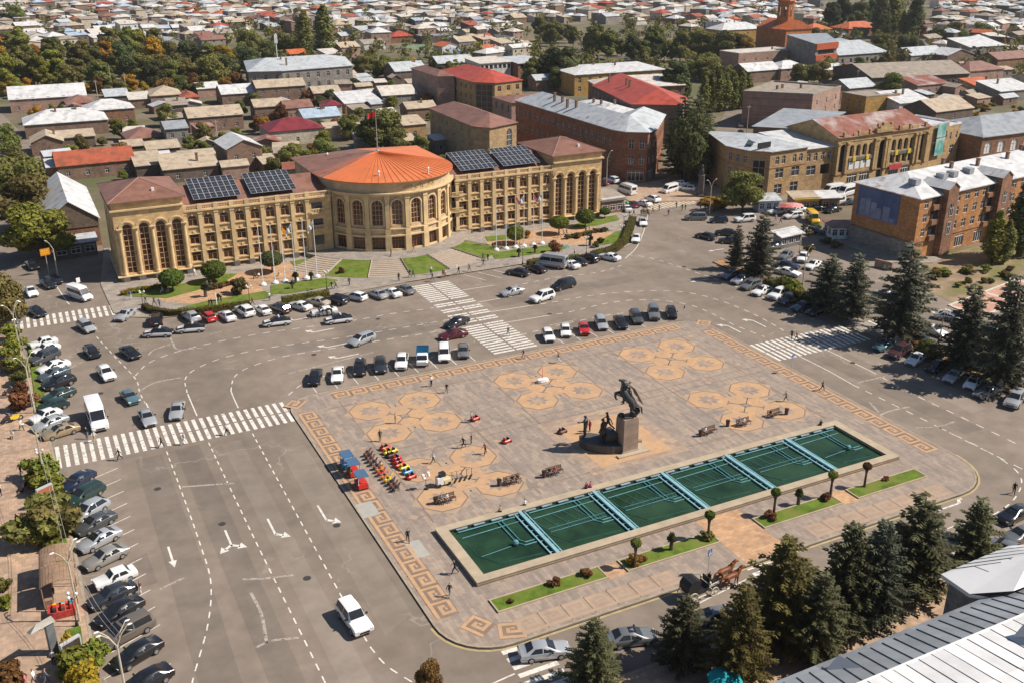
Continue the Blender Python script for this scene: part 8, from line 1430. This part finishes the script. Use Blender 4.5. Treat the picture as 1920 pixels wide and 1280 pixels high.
# grey sculpture, timber kiosk with curved roof
t = thing('paper_sculpture', 'grey angular totem with folded top on the left pavement', 'totem', (*G(103, 1225), KZ), .4); q = MB(); q.bx(-.35, .35, -.25, .25, 0, 3.4); q.build('column', mat('totem_grey', (.16, .17, .17), .5, .2, 1), t); q = MB(); q.add([(-1.8, -.4, 3.3), (.5, -.4, 3.4), (.5, .4, 3.6), (-1.8, .4, 3.1), (-1., 0, 3.8)], [(0, 1, 4), (1, 2, 4), (2, 3, 4), (3, 0, 4), (0, 1, 2, 3)]); q.build('folded_top', mat('totem_light', (.3, .28, .24), .5, .2, 1), t)
t = thing('vending_kiosk', 'timber kiosk with two curved slatted roofs beside the angled parked cars', 'kiosk', (*G(116, 1128), KZ), pi/2-.04); M_SLAT = mat('weathered_slat', (.27, .17, .11), .8, .25, 2)
for (x0, x1) in ((-1.2, 2.1), (2.3, 5.6)):
    for k in range(12): a0, a1 = pi*(.12+.76*k/12), pi*(.12+.76*(k+1)/12); q = MB(); q.add([(x, -cos(a)*1.7, 2.35+sin(a)*.75+o_) for o_ in (0, .05) for a in (a0+.01, a1-.01) for x in (x0, x1)], [(0, 1, 3, 2), (4, 5, 7, 6), (0, 1, 5, 4), (2, 3, 7, 6), (0, 2, 6, 4), (1, 3, 7, 5)]); q.build('roof_slat', M_SLAT, t)
    for x in (x0+.1, x1-.1):
        for y in (-1.45, 1.45): q = MB(); q.tube([(x, y, 0), (x, y, 2.5)], .06, 5); q.build('post', M_SLAT, t)
q = MB(); q.bx(-.9, 5.3, .7, 1.4, 0, 1.0); q.build('counter', M_SLAT, t); q = MB(); q.bx(-2.9, -1.3, -1.2, 1.2, 0, .75); q.build('goods_table', mat('souvenir_cloth', (.4, .05, .04), .8, .4, 3), t)
for k in range(14): q = MB(); c = random.Random(k); q.bx(*(lambda a, b_: (a, a+.3, b_, b_+.3))(-2.8+(k % 5)*.3, -1.1+(k//5)*.75), .75, .9+.3*c.random()); q.build('goods', list(TOY.values())[k % 6], t)
person(*G(88, 1100), 0, 'stand', 'grey', 'black', 'behind the souvenir table of the timber kiosk', KZ); person(*G(100, 1120), 1.5, 'sit', 'black', 'brown', 'under the timber kiosk', KZ)
# motorcycles and quad bikes for hire on the left pavement
def motorbike(px, py, lab, ang, col='dark'):
    t = thing('motorcycle', lab, 'motorcycle', (*G(px, py), KZ), ang, 'motorbikes on the left pavement'); q = MB(); q.loft([[(x, y*w, z) for y, z in ((-1, .45), (1, .45), (.8, h), (-.8, h))] for x, w, h in ((-.6, .12, .75), (-.1, .18, .8), (.3, .16, .95), (.5, .1, .8))]); q.build('body', TOY[col], t); q = MB(); q.tube([(.7, 0, .33), (.45, 0, 1.05)], .04, 5); q.tube([(.42, -.35, 1.08), (.42, .35, 1.08)], .025, 5); q.build('fork', M_PVF, t)
    for x in (-.65, .7): q = MB(); q.loft([[(x+r*cos(k*.524), d, .33+r*sin(k*.524)) for k in range(12)] for r, d in ((.33, -.06), (.33, .06), (.2, .06), (.2, -.06), (.33, -.06))], cap=False); q.build('wheel', M_TYRE, t)
for i, (px, py, lab, a) in enumerate(((48, 918, 'motorbike beside the orange shrub on the left pavement', 1.), (30, 790, 'yellow-wheeled bike cart in the hire row', .3), (14, 792, 'quad bike at the left end of the hire row', .8), (18, 740, 'dark motorbike behind the hire row', .5), (70, 1000, 'dark motorbike in the shade of the olive shrub', .2))): motorbike(px, py, lab, a, 'yellow' if 'yellow' in lab else 'dark')
# ---- kiosks
def kiosk(lab, x, y, w, d, h, ang, wm, rmm, sgn=None, n=3, kind='hip'):
    V = rectV(x, y, w, d, ang); t = pbuild('kiosk', lab, V, h, wm, (kind, hipridge(V) if kind == 'hip' else (2, 3), .7, rmm), {0: [(n, w/n*.7, [(.8, 1.4)], 'cross', False)], 3: [(2, d/2*.65, [(.8, 1.4)], 'cross', False)]}, .5, None, cat='kiosk', depth=.1)
    if sgn: c, s = cos(ang), sin(ang); q = MB(); q.box((c*w/2+s*.15, s*w/2-c*.15, h-.1), (w, .2, .9), ang); q.build('sign_board', sgn, t)
    return t
kiosk('small glazed kiosk with brown hipped roof in front of the billboard wall', 151.8, 151.2, 6, 5, 2.9, -.45, M_WHITE, RM['brown'], None, 4); kiosk('kiosk with white sign board against the right pavilion', 118.6, 190.2, 6.2, 7, 3.6, .0, WM['umber'], RM['slate'], M_WHITE, 3, 'shed'); kiosk('orange brick kiosk with yellow sign among the shop stalls', 160.5, 172.6, 6, 4.5, 3, -.35, WM['orange'], RM['tan'], M_SIGNY, 3, 'shed'); kiosk('blue and white kiosk next to the round corner tree', 152.5, 175.6, 5, 4, 2.8, -.35, mat('kiosk_blue', (.35, .42, .55), .6, .2, 1), RM['silver'], None, 3, 'shed'); kiosk('brick stall with white roof beside the white vans', 166.8, 170.4, 4.4, 4, 3, -.35, WM['orange'], RM['white'], None, 2, 'shed'); kiosk('small bus shelter with curved white roof by the car park', 137.6, 150.6, 6, 2.2, 2.6, .1, mat('shelter_glass', (.2, .18, .17), .3, .3, 1), RM['white'], None, 3, 'shed'); kiosk('timber kiosk with pale slatted roof between the near spruces', 77.2, 55.6, 3.2, 3, 2.8, .5, WM['umber'], RM['pale'], None, 2, 'hip'); kiosk('dark market stall under the street trees left of the hall', 3.6, 210.2, 8, 3.4, 3, .05, WM['dark'], RM['silver'], None, 3, 'shed')
def parasol(x, y, z, r, m, lab, pm=None):
    t = thing('parasol', lab, 'parasol', (x, y, z)); q = MB(); q.tube([(0, 0, 0), (0, 0, 2.6)], .03, 6); q.build('pole', M_PVF, t)
    for k in range(8): a0, a1 = k*pi/4, (k+1)*pi/4; q = MB(); q.add([(0, 0, 2.75), (r*cos(a0), r*sin(a0), 2.2), (r*cos(a1), r*sin(a1), 2.2)], [(0, 1, 2)]); q.build('canopy_panel', m, t)
parasol(*G(1355, 1312), KZ, 1.5, mat('parasol_teal', (.01, .3, .33), .7, .15, 2), 'bright teal parasol between the bottom spruces'); parasol(*G(1486, 402), 0, 2.4, mat('parasol_pink', (.6, .28, .25), .7, .15, 2), 'faded pink parasol among the shop stalls'); parasol(*G(1472, 404), 0, 1.8, mat('parasol_red', (.4, .1, .09), .7, .15, 2), 'dull red parasol left of the pink one')
parasol(*G(1175, 398), 0, .5, mat('balloon_green', (.02, .35, .12), .5, .1), 'small green parasol by the kiosk at the hall corner')
# small pillar monument, walls, poles, antenna
t = thing('pillar_monument', 'tall dark pillar monument at the avenue corner', 'monument', (149.8, 194.2, KZ)); q = MB(); q.lathe([(1.6, 0), (1.6, .5), (1., .6), (.9, 5), (1.1, 5.3)], n=4); q.build('pillar', mat('pillar_stone', (.12, .11, .1), .8, .2, 1), t); q = MB(); q.lathe([(.5, 5.3), (.55, 6.4), (.3, 7), (.32, 7.5), (.1, 7.9)], n=10); q.build('bust', M_BRONZE, t)
for i, (p, c, h, lab) in enumerate((((1050, 300), (1065, 300), 0, ''), ((330, 262), (415, 275), 1.6, 'rubble yard wall below the broad tan roof'), ((1640, 500), (1672, 508), 1.6, 'pinkish stone fence near the waste ground'), ((1250, 345), (1300, 330), .6, 'low wall edging the avenue corner'), ((1325, 400), (1362, 385), .8, 'low stone wall by the yellow shrubs'))):
    if h: a, b_ = Vector(G(*p)), Vector(G(*c)); d = b_-a; q = MB(); q.box((*((a+b_)/2), h/2), (d.length, .4, h), atan2(d.y, d.x)); q.build('low_wall', WM['pink'], None, label=lab, cat='wall')
for i, (px, py, h) in enumerate(((210, 168, 10), (185, 195, 9), (238, 180, 9), (410, 282, 9), (655, 155, 9), (1560, 145, 9), (1605, 168, 8), (1622, 165, 8), (690, 275, 10), (1240, 70, 10), (1720, 90, 10), (1760, 112, 9), (225, 60, 10), (850, 30, 10), (380, 60, 10), (198, 325, 6), (1010, 150, 9), (1400, 250, 9))):
    t = thing('utility_pole', 'thin pale utility pole rising among the roofs', 'pole', (*G(px, py), 0), 0, 'utility poles in the town'); q = MB(); q.tube([(0, 0, 0), (0, 0, h)], [.16, .1], 6); q.build('post', M_POLE, t); q = MB(); q.bx(-.8, .8, -.05, .05, h-.6, h-.5); q.build('crossarm', M_POLE, t)
t = thing('antenna_mast', 'white mobile antenna mast on the school roof', 'mast', (106, 432, 11)); q = MB(); q.tube([(0, 0, 0), (0, 0, 11)], .15, 6); q.build('mast', M_WHITE, t); [ (lambda q: (q.bx(-.6+k*.45, -.3+k*.45, -.3, .3, 7, 10.5), q.build('antenna_panel', M_WHITE, t)))(MB()) for k in range(3)]
t = thing('sports_pitch', 'pale green fenced sports pitch beyond the thicket', 'pitch', (*G(835, 92), 0), .15); q = MB(); q.quad((-16, -10, .05), (16, -10, .05), (16, 30, .05), (-16, 30, .05)); q.build('surface', mat('pitch_green', (.16, .22, .12), .9, .2, .3), t)

# ================================================================== labels: tell look-alikes apart by their order in the picture
_o = ('twenty-one twenty-two twenty-three twenty-four twenty-five twenty-six twenty-seven twenty-eight twenty-nine thirty').split()
WORDS = ORD+['twenty-first', 'twenty-second', 'twenty-third', 'twenty-fourth', 'twenty-fifth', 'twenty-sixth', 'twenty-seventh', 'twenty-eighth', 'twenty-ninth', 'thirtieth']
bpy.context.view_layer.update(); LB = {}
for o in COL.objects:
    if o.parent is None and o.get('label') and o.get('kind') != 'stuff': LB.setdefault(o['label'], []).append(o)
def scr(o): v = o.matrix_world.translation-Vector((0, 0, CAMH)); return 960+F*v.dot(CR)/v.dot(CF)
for lab, L in LB.items():
    if 1 < len(L) <= 30:
        L.sort(key=scr)
        for i, o in enumerate(L): o['label'] = '%s, %s from left' % (lab, WORDS[i]); o['group'] = o.get('group') or 'look-alikes: '+' '.join(lab.split()[:6])

# ================================================================== AIR
b = MB(); b.bx(-3600, 5100, -700, 7100, -1.1, 61.5)
hm = bpy.data.materials.new('haze_air'); hm.use_nodes = True; t_ = hm.node_tree; t_.nodes.remove(t_.nodes['Principled BSDF']); pv = t_.nodes.new('ShaderNodeVolumePrincipled'); pv.inputs['Color'].default_value = (.92, .95, 1, 1); pv.inputs['Density'].default_value = .00006; pv.inputs['Anisotropy'].default_value = .2
t_.links.new(pv.outputs[0], t_.nodes['Material Output'].inputs['Volume'])
b.build('haze', hm, kind='stuff', label='thin haze softening the far town', cat='haze')
